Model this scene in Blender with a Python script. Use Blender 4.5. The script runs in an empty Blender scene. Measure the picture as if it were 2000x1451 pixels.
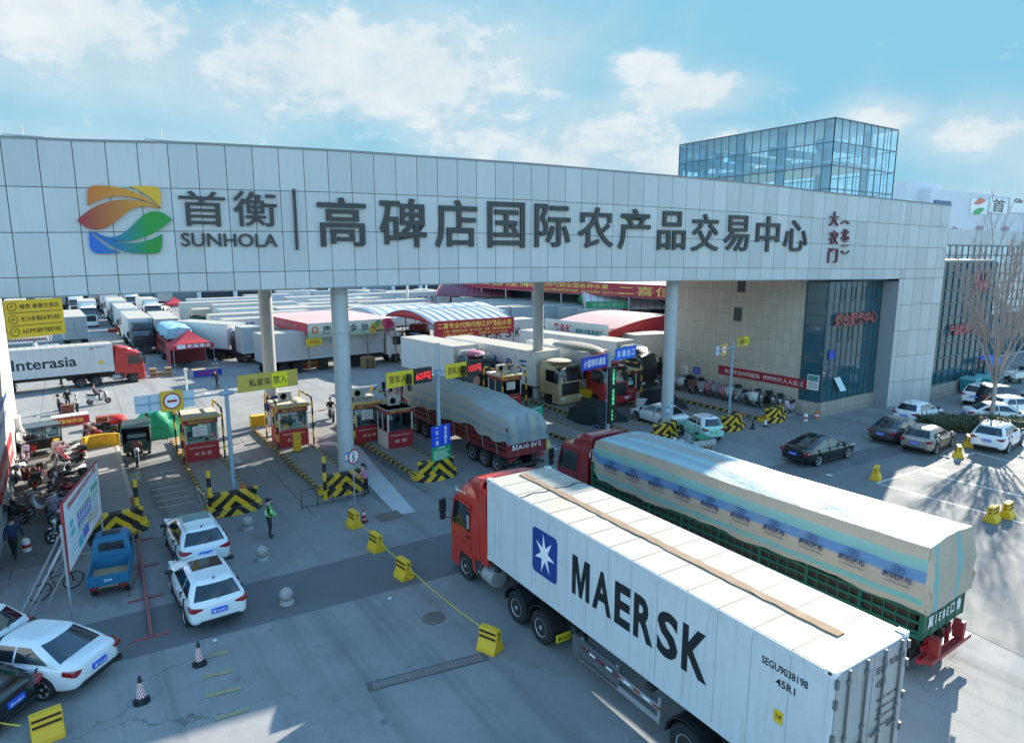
import bpy, math, random
from mathutils import Vector, Matrix
R = math.radians
PI = math.pi
C = bpy.context.scene.collection
scene = bpy.context.scene
random.seed(7)

# ------------------------------------------------------------------ camera
FPX, PITCH, YAW, CAM_Z = 1290.0, R(10.1), R(33.8), 11.6
cam_data = bpy.data.cameras.new('camera')
cam_data.sensor_width = 36.0
cam_data.lens = FPX / 2000 * 36.0
cam_data.clip_start = 0.1
cam_data.clip_end = 4000
cam = bpy.data.objects.new('camera', cam_data)
cam.location = (0, 0, CAM_Z)
cam.rotation_euler = (R(90) - PITCH, 0, -YAW)
C.objects.link(cam)
scene.camera = cam

# ------------------------------------------------------------------ light
SUN_AZ, SUN_EL = R(20.3), R(25.4)          # azimuth from +X towards +Y
SUN_DIR = Vector((math.cos(SUN_AZ) * math.cos(SUN_EL), math.sin(SUN_AZ) * math.cos(SUN_EL), math.sin(SUN_EL)))
sun_data = bpy.data.lights.new('sun', 'SUN')
sun_data.energy = 4.6
sun_data.angle = R(0.5)
sun_data.color = (1.0, 0.93, 0.81)
sun = bpy.data.objects.new('sun', sun_data)
sun.rotation_euler = (-SUN_DIR).to_track_quat('-Z', 'Y').to_euler()
sun.location = (60, 20, 60)
C.objects.link(sun)

scene.view_settings.view_transform = 'Standard'
scene.view_settings.look = 'None'
scene.view_settings.gamma = 1
scene.view_settings.exposure = 1.4
try:
    scene.cycles.max_bounces = 7
    scene.cycles.transparent_max_bounces = 12
    scene.cycles.use_denoising = True
except Exception:
    pass

world = bpy.data.worlds.new('World')
scene.world = world
world.use_nodes = True
wn, wl = world.node_tree.nodes, world.node_tree.links
wn.clear()

def wnode(kind, **kw):
    n = wn.new(kind)
    for k, v in kw.items():
        setattr(n, k, v)
    return n

def wmath(op, a, b=None, c=None, clamp=False):
    n = wnode('ShaderNodeMath', operation=op, use_clamp=clamp)
    for i, x in enumerate((a, b, c)):
        if x is None:
            continue
        if isinstance(x, (int, float)):
            n.inputs[i].default_value = x
        else:
            wl.new(x, n.inputs[i])
    return n.outputs[0]

sky = wnode('ShaderNodeTexSky', sky_type='NISHITA', sun_disc=False)
sky.sun_elevation = SUN_EL
sky.sun_rotation = PI / 2 - SUN_AZ
sky.altitude = 50
sky.air_density = 1.0
sky.dust_density = 0.02
sky.ozone_density = 3.0
tc = wnode('ShaderNodeTexCoord')
sep = wnode('ShaderNodeSeparateXYZ')
wl.new(tc.outputs['Generated'], sep.inputs[0])
# azimuth measured from the mean heading of the street scene, elevation above the horizon (degrees)
sx, sy = math.sin(YAW), math.cos(YAW)
fwd = wmath('ADD', wmath('MULTIPLY', sep.outputs[0], sx), wmath('MULTIPLY', sep.outputs[1], sy))
rgt = wmath('SUBTRACT', wmath('MULTIPLY', sep.outputs[0], sy), wmath('MULTIPLY', sep.outputs[1], sx))
az = wmath('MULTIPLY', wmath('ARCTAN2', rgt, fwd), 57.2958)
el = wmath('MULTIPLY', wmath('ARCSINE', sep.outputs[2]), 57.2958)
comb = wnode('ShaderNodeCombineXYZ')
wl.new(az, comb.inputs[0]); wl.new(wmath('MULTIPLY', el, 1.7), comb.inputs[1])
def wnoise(scale, detail, rough, dist=0.0):
    n = wnode('ShaderNodeTexNoise')
    n.inputs['Scale'].default_value = scale
    n.inputs['Detail'].default_value = detail
    n.inputs['Roughness'].default_value = rough
    n.inputs['Distortion'].default_value = dist
    wl.new(comb.outputs[0], n.inputs['Vector'])
    return n.outputs['Fac']
billow = wnoise(0.13, 9, 0.58, 0.3)
wisp = wnoise(0.045, 7, 0.55, 0.8)
puff = wnoise(0.42, 6, 0.6)
# cloud banks: (azimuth, elevation, half width, half height, weight)
banks = [(-12, 14, 16, 4.5, 1.15), (-31, 15, 12, 4, 1.0), (-3, 9.5, 9, 4.5, .85), (6, 8, 10, 4.0, 1.05), (14, 6.5, 10, 3.0, 1.05), (-28, 6, 14, 2.6, .75), (-2, 3.2, 30, 2.4, 1.0), (14, 12.2, 6, 1.7, 1.1),
         (10.5, 14.2, 3.4, 1.6, .9), (34, 8.3, 4.5, 2.4, .95), (42, 6.5, 8, 2.4, .9), (20, 3, 30, 2.2, .55), (28.5, 9.6, 3.5, 1.5, .9),
         (-60, 10, 18, 5, .8), (70, 9, 16, 5, .8), (110, 12, 22, 7, .7), (170, 10, 30, 7, .8), (-120, 14, 30, 8, .8)]
dens = None
for (a0, e0, aw, eh, wgt) in banks:
    da = wmath('DIVIDE', wmath('SUBTRACT', az, a0), aw)
    de = wmath('DIVIDE', wmath('SUBTRACT', el, e0), eh)
    d2 = wmath('ADD', wmath('MULTIPLY', da, da), wmath('MULTIPLY', de, de))
    b = wmath('MULTIPLY', wmath('EXPONENT', wmath('MULTIPLY', d2, -0.8)), wgt)
    dens = b if dens is None else wmath('MAXIMUM', dens, b)
shape = wmath('ADD', dens, wmath('MULTIPLY', wmath('SUBTRACT', billow, 0.5), 1.9))
shape = wmath('ADD', shape, wmath('MULTIPLY', wmath('SUBTRACT', puff, 0.5), 0.9))
ramp = wnode('ShaderNodeMapRange', interpolation_type='SMOOTHSTEP')
wl.new(shape, ramp.inputs['Value'])
ramp.inputs['From Min'].default_value = 0.3
ramp.inputs['From Max'].default_value = .98
thin = wnode('ShaderNodeMapRange', interpolation_type='SMOOTHSTEP')
wl.new(wmath('ADD', wisp, wmath('MULTIPLY', dens, 0.45)), thin.inputs['Value'])
thin.inputs['From Min'].default_value = 0.42
thin.inputs['From Max'].default_value = 0.95
thin.inputs['To Max'].default_value = 0.66
cover = wmath('MAXIMUM', ramp.outputs[0], thin.outputs[0], clamp=True)
shade = wnode('ShaderNodeMapRange')
wl.new(wmath('ADD', billow, wmath('MULTIPLY', puff, 0.45)), shade.inputs['Value'])
shade.inputs['From Min'].default_value = 0.58
shade.inputs['From Max'].default_value = 0.95
cloudcol = wnode('ShaderNodeMix', data_type='RGBA')
wl.new(shade.outputs[0], cloudcol.inputs[0])
cloudcol.inputs[6].default_value = (2.1, 2.5, 2.75, 1)
cloudcol.inputs[7].default_value = (2.75, 3.0, 3.1, 1)
tint = wnode('ShaderNodeMix', data_type='RGBA', blend_type='MULTIPLY')
tint.inputs[0].default_value = 1.0
wl.new(sky.outputs[0], tint.inputs[6])
tint.inputs[7].default_value = (0.50, 0.73, 0.72, 1)
skymix = wnode('ShaderNodeMix', data_type='RGBA')
wl.new(cover, skymix.inputs[0])
wl.new(tint.outputs[2], skymix.inputs[6])
wl.new(cloudcol.outputs[2], skymix.inputs[7])
# added brightening of the unseen sky overhead and behind, to lift the shade
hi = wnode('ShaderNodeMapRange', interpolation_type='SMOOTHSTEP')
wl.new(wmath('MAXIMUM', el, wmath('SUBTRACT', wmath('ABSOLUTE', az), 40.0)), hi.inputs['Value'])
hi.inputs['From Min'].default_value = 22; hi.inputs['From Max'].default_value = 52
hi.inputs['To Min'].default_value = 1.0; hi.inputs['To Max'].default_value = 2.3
cap = wnode('ShaderNodeMix', data_type='RGBA', blend_type='DARKEN')
cap.inputs[0].default_value = 1.0
wl.new(tint.outputs[2], cap.inputs[6]); cap.inputs[7].default_value = (.88, 2.0, 2.65, 1)
wl.new(cap.outputs[2], skymix.inputs[6])
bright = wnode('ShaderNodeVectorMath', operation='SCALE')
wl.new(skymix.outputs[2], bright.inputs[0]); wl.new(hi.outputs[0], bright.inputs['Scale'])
bg = wnode('ShaderNodeBackground')
bg.inputs['Strength'].default_value = 0.115
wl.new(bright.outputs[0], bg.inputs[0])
wo = wnode('ShaderNodeOutputWorld')
wl.new(bg.outputs[0], wo.inputs[0])

# ------------------------------------------------------------------ survey: a pixel of the photo -> a point of the place at a known height or plane
_fw = Vector((math.sin(YAW) * math.cos(PITCH), math.cos(YAW) * math.cos(PITCH), -math.sin(PITCH)))
_rt = Vector((math.cos(YAW), -math.sin(YAW), 0))
_up = _rt.cross(_fw)
_cp = Vector((0, 0, CAM_Z))
def ray(px, py):
    return _fw * FPX + _rt * (px - 1000) - _up * (py - 725.5)
def G(px, py, z=0.0):
    r = ray(px, py)
    return _cp + r * ((z - CAM_Z) / r.z)
def GY(px, py, y):
    r = ray(px, py)
    return _cp + r * (y / r.y)
def GX(px, py, x):
    r = ray(px, py)
    return _cp + r * (x / r.x)
def lerp(a, b, t):
    return a + (b - a) * t
def heading(a, b):
    return math.atan2(b[1] - a[1], b[0] - a[0])

# ------------------------------------------------------------------ materials
_mats = {}
def new_mat(name):
    m = bpy.data.materials.new(name)
    m.use_nodes = True
    nt = m.node_tree
    return m, nt, nt.nodes['Principled BSDF']
def nn(nt, kind, **kw):
    n = nt.nodes.new(kind)
    for k, v in kw.items():
        setattr(n, k, v)
    return n
def val(nt, sock, x):
    if isinstance(x, (int, float)):
        sock.default_value = x
    elif isinstance(x, (tuple, list)):
        sock.default_value = tuple(x) if len(x) == 4 or sock.type == 'VECTOR' else (*x, 1)
    else:
        nt.links.new(x, sock)
def nmath(nt, op, a, b=None, c=None, clamp=False):
    n = nn(nt, 'ShaderNodeMath', operation=op, use_clamp=clamp)
    for i, x in enumerate((a, b, c)):
        if x is not None:
            val(nt, n.inputs[i], x)
    return n.outputs[0]
def nmix(nt, f, a, b, mode='MIX'):
    n = nn(nt, 'ShaderNodeMix', data_type='RGBA', blend_type=mode)
    val(nt, n.inputs[0], f); val(nt, n.inputs[6], a); val(nt, n.inputs[7], b)
    return n.outputs[2]
def nnoise(nt, vec, scale, detail=4, rough=0.55, dist=0.0):
    n = nn(nt, 'ShaderNodeTexNoise')
    n.inputs['Scale'].default_value = scale
    n.inputs['Detail'].default_value = detail
    n.inputs['Roughness'].default_value = rough
    n.inputs['Distortion'].default_value = dist
    if vec is not None:
        nt.links.new(vec, n.inputs['Vector'])
    return n.outputs['Fac']
def nrange(nt, x, a, b, c=0.0, d=1.0):
    n = nn(nt, 'ShaderNodeMapRange')
    val(nt, n.inputs[0], x)
    for i, q in enumerate((a, b, c, d)):
        n.inputs[i + 1].default_value = q
    return n.outputs[0]
def coords(nt, kind='Object'):
    return nn(nt, 'ShaderNodeTexCoord').outputs[kind]
def stretch(nt, vec, s):
    n = nn(nt, 'ShaderNodeMapping')
    n.inputs['Scale'].default_value = s
    nt.links.new(vec, n.inputs['Vector'])
    return n.outputs[0]
def mul(c, k):
    return (min(1, c[0] * k), min(1, c[1] * k), min(1, c[2] * k), 1)
def bump(nt, bsdf, h, strength, dist=0.02):
    b = nn(nt, 'ShaderNodeBump')
    b.inputs['Strength'].default_value = strength
    b.inputs['Distance'].default_value = dist
    nt.links.new(h, b.inputs['Height'])
    nt.links.new(b.outputs[0], bsdf.inputs['Normal'])

def mat(name, col, rough=0.6, metal=0.0, var=0.12, scale=1.2, dirt=0.0, dirtcol=(0.12, 0.10, 0.08), streak=0.0, coat=0.0, bmp=0.0, spec=0.5, island=0.0, coord='Object'):
    """a surface with mottling, grime patches with their own outline, and vertical run marks"""
    if name in _mats:
        return _mats[name]
    m, nt, b = new_mat(name)
    v = coords(nt, coord)
    n1 = nnoise(nt, v, scale, 6, 0.6)
    base = nmix(nt, n1, mul(col, 1 - var), mul(col, 1 + var))
    if island:
        rnd = nn(nt, 'ShaderNodeNewGeometry').outputs['Random Per Island']
        base = nmix(nt, rnd, base, nmix(nt, 1.0, base, mul((1, 1, 1), 1 - island), 'MULTIPLY'))
    if dirt:
        n2 = nnoise(nt, v, scale * 0.7 + 0.35, 8, 0.68, 0.4)
        base = nmix(nt, nrange(nt, n2, 0.52, 0.75, 0, dirt), base, dirtcol)
    if streak:
        n3 = nnoise(nt, stretch(nt, v, (5, 5, 0.35)), 1.6, 5, 0.6)
        base = nmix(nt, nrange(nt, n3, 0.52, 0.74, 0, streak), base, dirtcol)
    nt.links.new(base, b.inputs['Base Color'])
    nt.links.new(nrange(nt, n1, 0.3, 0.7, max(0.03, rough - 0.08), min(1, rough + 0.1)), b.inputs['Roughness'])
    b.inputs['Metallic'].default_value = metal
    b.inputs['Specular IOR Level'].default_value = spec
    if coat:
        b.inputs['Coat Weight'].default_value = coat
        b.inputs['Coat Roughness'].default_value = 0.06
    if bmp:
        bump(nt, b, nnoise(nt, v, scale * 9, 5, 0.6), bmp)
    _mats[name] = m
    return m

def paint(name, col, rough=0.28, dirt=0.12):
    return mat(name, col, rough, 0.0, 0.05, 0.8, dirt, (0.22, 0.2, 0.17), 0.0, 0.6)

def stripes(name, a, b_, ax, ay, az, period, chevron=False, dirt=0.35):
    """diagonal hazard bands in the object's own frame"""
    if name in _mats:
        return _mats[name]
    m, nt, b = new_mat(name)
    v = coords(nt)
    s = nn(nt, 'ShaderNodeSeparateXYZ'); nt.links.new(v, s.inputs[0])
    x = nmath(nt, 'ABSOLUTE', s.outputs[0]) if chevron else s.outputs[0]
    t = nmath(nt, 'ADD', nmath(nt, 'ADD', nmath(nt, 'MULTIPLY', x, ax), nmath(nt, 'MULTIPLY', s.outputs[1], ay)), nmath(nt, 'MULTIPLY', s.outputs[2], az))
    f = nmath(nt, 'GREATER_THAN', nmath(nt, 'FRACT', nmath(nt, 'ADD', nmath(nt, 'DIVIDE', t, period), 100.0)), 0.5)
    n1 = nnoise(nt, v, 2.5, 7, 0.65)
    col = nmix(nt, f, a, b_)
    col = nmix(nt, nrange(nt, n1, 0.5, 0.72, 0, dirt), col, (0.2, 0.18, 0.14))
    nt.links.new(col, b.inputs['Base Color'])
    b.inputs['Roughness'].default_value = 0.65
    _mats[name] = m
    return m

def emit(name, col, strength):
    if name in _mats:
        return _mats[name]
    m, nt, b = new_mat(name)
    b.inputs['Base Color'].default_value = (*[c * 0.3 for c in col], 1)
    b.inputs['Emission Color'].default_value = (*col, 1)
    b.inputs['Emission Strength'].default_value = strength
    _mats[name] = m
    return m

def glass(name, col, rough=0.05, spec=0.8, alpha=1.0):
    if name in _mats:
        return _mats[name]
    m, nt, b = new_mat(name)
    b.inputs['Base Color'].default_value = (*col, 1)
    b.inputs['Roughness'].default_value = rough
    b.inputs['Specular IOR Level'].default_value = spec
    b.inputs['Coat Weight'].default_value = 0.5
    b.inputs['Coat Roughness'].default_value = 0.02
    if alpha < 1:
        b.inputs['Alpha'].default_value = alpha
    _mats[name] = m
    return m

# ------------------------------------------------------------------ mesh building
class MB:
    def __init__(s):
        s.v, s.f, s.m = [], [], []
    def add(s, vs, fs, mi=0, M=None):
        o = len(s.v)
        if M is not None:
            vs = [M @ Vector(p) for p in vs]
        s.v.extend(tuple(p) for p in vs)
        s.f.extend(tuple(i + o for i in f) for f in fs)
        s.m.extend([mi] * len(fs))
        return s
    def box(s, x0, x1, y0, y1, z0, z1, mi=0, M=None):
        return s.add([(x0, y0, z0), (x1, y0, z0), (x1, y1, z0), (x0, y1, z0), (x0, y0, z1), (x1, y0, z1), (x1, y1, z1), (x0, y1, z1)],
                     [(0, 3, 2, 1), (4, 5, 6, 7), (0, 1, 5, 4), (1, 2, 6, 5), (2, 3, 7, 6), (3, 0, 4, 7)], mi, M)
    def cbox(s, c, d, mi=0, M=None):
        return s.box(c[0] - d[0] / 2, c[0] + d[0] / 2, c[1] - d[1] / 2, c[1] + d[1] / 2, c[2] - d[2] / 2, c[2] + d[2] / 2, mi, M)
    def cyl(s, p0, p1, r0, r1=None, n=12, mi=0, caps=True):
        p0, p1 = Vector(p0), Vector(p1)
        r1 = r0 if r1 is None else r1
        d = (p1 - p0).normalized()
        a = d.orthogonal().normalized(); b = d.cross(a)
        vs = []
        for p, r in ((p0, r0), (p1, r1)):
            for i in range(n):
                t = 2 * PI * i / n
                vs.append(p + (a * math.cos(t) + b * math.sin(t)) * r)
        fs = [(i, (i + 1) % n, n + (i + 1) % n, n + i) for i in range(n)]
        if caps:
            fs += [tuple(range(n - 1, -1, -1)), tuple(range(n, 2 * n))]
        return s.add(vs, fs, mi)
    def tube(s, pts, r, n=8, mi=0, closed=False):
        pts = [Vector(p) for p in pts]
        rs = r if isinstance(r, (list, tuple)) else [r] * len(pts)
        rings = []
        prev = None
        for i, p in enumerate(pts):
            if closed:
                d = (pts[(i + 1) % len(pts)] - pts[i - 1]).normalized()
            else:
                d = (pts[min(i + 1, len(pts) - 1)] - pts[max(i - 1, 0)]).normalized()
            a = d.orthogonal().normalized() if prev is None else (prev - d * prev.dot(d)).normalized()
            prev = a
            b = d.cross(a)
            rings.append([p + (a * math.cos(2 * PI * k / n) + b * math.sin(2 * PI * k / n)) * rs[i] for k in range(n)])
        return s.loft(rings, mi, cap=not closed, wrap=closed)
    def loft(s, rings, mi=0, cap=True, wrap=False, closed=True, M=None):
        n = len(rings[0]); vs = [p for r in rings for p in r]; fs = []
        L = len(rings)
        for j in range(L if wrap else L - 1):
            j2 = (j + 1) % L
            for i in range(n if closed else n - 1):
                i2 = (i + 1) % n
                fs.append((j * n + i, j * n + i2, j2 * n + i2, j2 * n + i))
        if cap and closed:
            fs.append(tuple(range(n - 1, -1, -1))); fs.append(tuple((L - 1) * n + i for i in range(n)))
        return s.add(vs, fs, mi, M)
    def prism(s, poly, a, b, axis='y', mi=0, M=None):
        """poly of 2D points extruded along an axis from a to b"""
        def P(p, t):
            return {'y': (p[0], t, p[1]), 'x': (t, p[0], p[1]), 'z': (p[0], p[1], t)}[axis]
        n = len(poly)
        vs = [P(p, a) for p in poly] + [P(p, b) for p in poly]
        fs = [(i, (i + 1) % n, n + (i + 1) % n, n + i) for i in range(n)] + [tuple(range(n - 1, -1, -1)), tuple(range(n, 2 * n))]
        return s.add(vs, fs, mi, M)
    def lathe(s, prof, c=(0, 0, 0), axis='z', n=16, mi=0):
        rings = []
        for (r, h) in prof:
            ring = []
            for i in range(n):
                t = 2 * PI * i / n
                q = (r * math.cos(t), r * math.sin(t), h)
                if axis == 'y':
                    q = (q[0], q[2], q[1])
                elif axis == 'x':
                    q = (q[2], q[0], q[1])
                ring.append((q[0] + c[0], q[1] + c[1], q[2] + c[2]))
            rings.append(ring)
        return s.loft(rings, mi)
    def ball(s, c, r, n=12, m=8, mi=0):
        rx, ry, rz = r if isinstance(r, (tuple, list)) else (r, r, r)
        rings = []
        for j in range(1, m):
            t = PI * j / m
            rings.append([(c[0] + rx * math.sin(t) * math.cos(2 * PI * i / n), c[1] + ry * math.sin(t) * math.sin(2 * PI * i / n), c[2] - rz * math.cos(t)) for i in range(n)])
        return s.loft(rings, mi)
    def quad(s, a, b, c, d, mi=0):
        return s.add([a, b, c, d], [(0, 1, 2, 3)], mi)
    def slab(s, pts, t, mi=0):
        """a flat polygon given thickness t along its normal (outwards)"""
        P = [Vector(p) for p in pts]
        nrm = (P[1] - P[0]).cross(P[2] - P[0]).normalized()
        n = len(P)
        vs = P + [p + nrm * t for p in P]
        return s.add(vs, [tuple(range(n - 1, -1, -1)), tuple(range(n, 2 * n))] + [(i, (i + 1) % n, n + (i + 1) % n, n + i) for i in range(n)], mi)
    def text(s, body, c, right, up, w, h, mi=0, depth=0.0, bold=0.012):
        vs, fs, bw, bh = tgeo(body, bold, depth > 0)
        c, right, up = Vector(c), Vector(right).normalized(), Vector(up).normalized()
        nrm = right.cross(up)
        sx = w / bw if w else h / bh
        sy = h / bh if h else sx
        s.add([c + right * (p[0] * sx) + up * (p[1] * sy) + nrm * ((p[2] + 0.5) * depth if depth else 0.0) for p in vs], fs, mi)
        return s
    def build(s, name, mats, parent=None, loc=None, rz=None, smooth=40, bevel=0.0, seg=2):
        me = bpy.data.meshes.new(name)
        me.from_pydata(s.v, [], s.f)
        mats = mats if isinstance(mats, (list, tuple)) else [mats]
        for m in mats:
            me.materials.append(m)
        if len(mats) > 1:
            me.polygons.foreach_set('material_index', s.m)
        me.update()
        if smooth:
            me.polygons.foreach_set('use_smooth', [True] * len(me.polygons))
            me.set_sharp_from_angle(angle=R(smooth))
        o = bpy.data.objects.new(name, me)
        C.objects.link(o)
        if parent is not None:
            o.parent = parent
        if loc is not None:
            o.location = loc
        if rz is not None:
            o.rotation_euler = (0, 0, rz)
        if bevel:
            md = o.modifiers.new('bevel', 'BEVEL')
            md.width = bevel; md.segments = seg; md.limit_method = 'ANGLE'; md.angle_limit = R(35)
        return o

_tc = {}
def tgeo(body, bold=0.012, solid=False):
    key = (body, bold, solid)
    if key in _tc:
        return _tc[key]
    cu = bpy.data.curves.new('lettering', 'FONT')
    cu.body = body; cu.size = 1; cu.offset = bold; cu.resolution_u = 3
    cu.extrude = 0.5 if solid else 0.0
    o = bpy.data.objects.new('lettering', cu)
    C.objects.link(o)
    me = bpy.data.meshes.new_from_object(o.evaluated_get(bpy.context.evaluated_depsgraph_get()))
    vs = [tuple(v.co) for v in me.vertices]
    fs = [tuple(p.vertices) for p in me.polygons]
    x0, x1 = min(p[0] for p in vs), max(p[0] for p in vs)
    y0, y1 = min(p[1] for p in vs), max(p[1] for p in vs)
    vs = [(p[0] - (x0 + x1) / 2, p[1] - (y0 + y1) / 2, p[2]) for p in vs]
    bpy.data.objects.remove(o); bpy.data.curves.remove(cu); bpy.data.meshes.remove(me)
    _tc[key] = (vs, fs, max(x1 - x0, 1e-3), max(y1 - y0, 1e-3))
    return _tc[key]

def tag(o, label=None, cat=None, group=None, kind=None):
    if label: o['label'] = label
    if cat: o['category'] = cat
    if group: o['group'] = group
    if kind: o['kind'] = kind
    return o
def thing(name, label, cat, loc=(0, 0, 0), rz=0.0, group=None):
    o = bpy.data.objects.new(name, None)
    o.empty_display_size = 0.3
    C.objects.link(o)
    o.location = loc; o.rotation_euler = (0, 0, rz)
    return tag(o, label, cat, group)
def copy_tree(o, parent=None):
    c = o.copy(); C.objects.link(c)
    if parent is not None:
        c.parent = parent
    for ch in list(o.children):
        copy_tree(ch, c)
    return c
def clone(o, label, loc, rz=0.0, group=None, tilt=None):
    c = copy_tree(o)
    c.location = loc
    c.rotation_euler = (tilt or 0.0, 0, rz)
    c['label'] = label
    if group: c['group'] = group
    return c
def ground(v):
    return Vector((v[0], v[1], 0))

YEL = (0.76, 0.44, 0.02)
BLK = (0.012, 0.012, 0.012)
M_white = mat('white_enamel', (0.78, 0.79, 0.78), 0.45, dirt=0.35, dirtcol=(0.36, 0.32, 0.26), streak=0.3)
M_black = mat('black_plastic', (0.015, 0.015, 0.016), 0.5)
M_rubber = mat('tyre_rubber', (0.018, 0.018, 0.018), 0.85, dirt=0.5, dirtcol=(0.09, 0.08, 0.07), scale=3)
M_steel = mat('galvanised_steel', (0.42, 0.44, 0.45), 0.42, 0.4, dirt=0.2)
M_alloy = mat('alloy_rim', (0.56, 0.57, 0.58), 0.35, 0.25)
M_darkmetal = mat('dark_chassis', (0.03, 0.03, 0.032), 0.6, dirt=0.5, dirtcol=(0.12, 0.1, 0.08))
M_glass = glass('dark_glass', (0.012, 0.017, 0.02))
M_glassl = glass('pale_glass', (0.10, 0.14, 0.15), 0.05)
M_red = mat('red_panel', (0.42, 0.022, 0.03), 0.5, dirt=0.25)
M_hazard_y = mat('yellow_paint', YEL, 0.55, var=0.15, dirt=0.5, dirtcol=(0.2, 0.15, 0.05), scale=3)
M_yellow = mat('yellow_board', (0.70, 0.42, 0.03), 0.5, dirt=0.2)
M_whitetxt = mat('white_lettering', (0.85, 0.85, 0.85), 0.6)
M_blacktxt = mat('black_lettering', (0.012, 0.013, 0.015), 0.5)
M_ytxt = mat('yellow_lettering', (0.82, 0.62, 0.12), 0.6)
M_redtxt = mat('red_lettering', (0.5, 0.03, 0.03), 0.6)
M_bluetxt = mat('navy_lettering', (0.02, 0.045, 0.22), 0.6)
M_lamp_red = mat('red_lens', (0.30, 0.008, 0.012), 0.15, coat=0.8)
M_lamp_white = mat('clear_lens', (0.65, 0.68, 0.7), 0.1, coat=0.8)
M_lamp_orange = mat('amber_lens', (0.6, 0.2, 0.02), 0.2, coat=0.8)
M_plate_b = mat('blue_number_plate', (0.02, 0.10, 0.62), 0.4)
M_plate_y = mat('yellow_number_plate', (0.75, 0.5, 0.02), 0.4)
M_wood = mat('bare_wood', (0.38, 0.26, 0.15), 0.8, var=0.25, scale=4)
M_card = mat('cardboard', (0.42, 0.29, 0.17), 0.85)
M_concrete = mat('pale_concrete', (0.40, 0.38, 0.35), 0.85, var=0.15, scale=0.8, dirt=0.4, dirtcol=(0.16, 0.15, 0.13), bmp=0.2)
M_greenty = mat('green_tarpaulin', (0.015, 0.30, 0.13), 0.6, var=0.25, scale=2)
M_blue = mat('blue_board', (0.01, 0.065, 0.50), 0.45)
M_skin = mat('skin', (0.55, 0.34, 0.25), 0.6, var=0.05)

# ================================================================== SETTING
def ground_material(name, lo, hi, joints=0.0, warm=(1, 1, 1), tracks=0.0, patchy=0.0):
    m, nt, b = new_mat(name)
    v = coords(nt)
    big = nnoise(nt, v, 0.07, 5, 0.6, 0.5)
    mid = nnoise(nt, v, 0.55, 7, 0.65)
    fine = nnoise(nt, v, 14.0, 4, 0.7)
    grit = nnoise(nt, v, 60.0, 2, 0.6)
    f = nmath(nt, 'ADD', nmath(nt, 'ADD', nmath(nt, 'MULTIPLY', big, 0.5), nmath(nt, 'MULTIPLY', mid, 0.4)), nmath(nt, 'MULTIPLY', fine, 0.22))
    col = nmix(nt, nrange(nt, f, 0.38, 0.76), tuple(lo * c for c in warm), tuple(hi * c for c in warm))
    # oil and grime stains with their own outline
    st = nnoise(nt, v, 0.33, 8, 0.72, 0.8)
    col = nmix(nt, nrange(nt, st, 0.58, 0.74, 0, 0.55), col, tuple(lo * 0.55 * c for c in warm))
    col = nmix(nt, nrange(nt, grit, 0.62, 0.75, 0, 0.3), col, (hi * 1.15, hi * 1.12, hi * 1.05))
    vo = nn(nt, 'ShaderNodeTexVoronoi', feature='DISTANCE_TO_EDGE'); vo.inputs['Scale'].default_value = .16
    dv = nn(nt, 'ShaderNodeVectorMath', operation='ADD'); nz = nn(nt, 'ShaderNodeTexNoise'); nz.inputs['Scale'].default_value = .7; nz.inputs['Detail'].default_value = 6; nt.links.new(v, nz.inputs['Vector']); sc = nn(nt, 'ShaderNodeVectorMath', operation='SCALE'); sc.inputs['Scale'].default_value = 2.2
    nt.links.new(nz.outputs['Color'], sc.inputs[0]); nt.links.new(v, dv.inputs[0]); nt.links.new(sc.outputs[0], dv.inputs[1]); nt.links.new(dv.outputs[0], vo.inputs['Vector'])
    crk = nmath(nt, 'MULTIPLY', nmath(nt, 'LESS_THAN', vo.outputs['Distance'], .0035), nrange(nt, big, .48, .58, 0, .6))
    col = nmix(nt, crk, col, (lo * .4, lo * .38, lo * .36))
    dr = nn(nt, 'ShaderNodeTexVoronoi'); dr.inputs['Scale'].default_value = .9; nt.links.new(v, dr.inputs['Vector'])
    col = nmix(nt, nmath(nt, 'MULTIPLY', nrange(nt, dr.outputs['Distance'], .05, .16, .5, 0), nrange(nt, st, .46, .6)), col, (lo * .45, lo * .45, lo * .45))
    if tracks:
        tr = nnoise(nt, stretch(nt, v, (1.0, 0.045, 1)), 0.9, 5, 0.6)
        col = nmix(nt, nrange(nt, tr, 0.52, 0.70, 0, tracks), col, tuple(lo * 0.6 * c for c in warm))
    if joints:
        s = nn(nt, 'ShaderNodeSeparateXYZ'); nt.links.new(v, s.inputs[0])
        wob = nmath(nt, 'MULTIPLY', nmath(nt, 'SUBTRACT', mid, 0.5), 0.06)
        jj = None
        for ax, per in ((0, joints), (1, joints * 1.25)):
            q = nmath(nt, 'FRACT', nmath(nt, 'ADD', nmath(nt, 'DIVIDE', nmath(nt, 'ADD', s.outputs[ax], wob), per), 50.0))
            e = nmath(nt, 'LESS_THAN', nmath(nt, 'ABSOLUTE', nmath(nt, 'SUBTRACT', q, 0.5)), 0.022 / per * 1.2)
            jj = e if jj is None else nmath(nt, 'MAXIMUM', jj, e)
        col = nmix(nt, nmath(nt, 'MULTIPLY', jj, 0.55), col, (lo * 0.35, lo * 0.33, lo * 0.3))
    nt.links.new(col, b.inputs['Base Color'])
    nt.links.new(nrange(nt, mid, 0.3, 0.7, 0.72, 0.95), b.inputs['Roughness'])
    b.inputs['Specular IOR Level'].default_value = 0.25
    bump(nt, b, nmath(nt, 'ADD', nmath(nt, 'MULTIPLY', fine, 0.5), grit), 0.25, 0.01)
    return m

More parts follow.
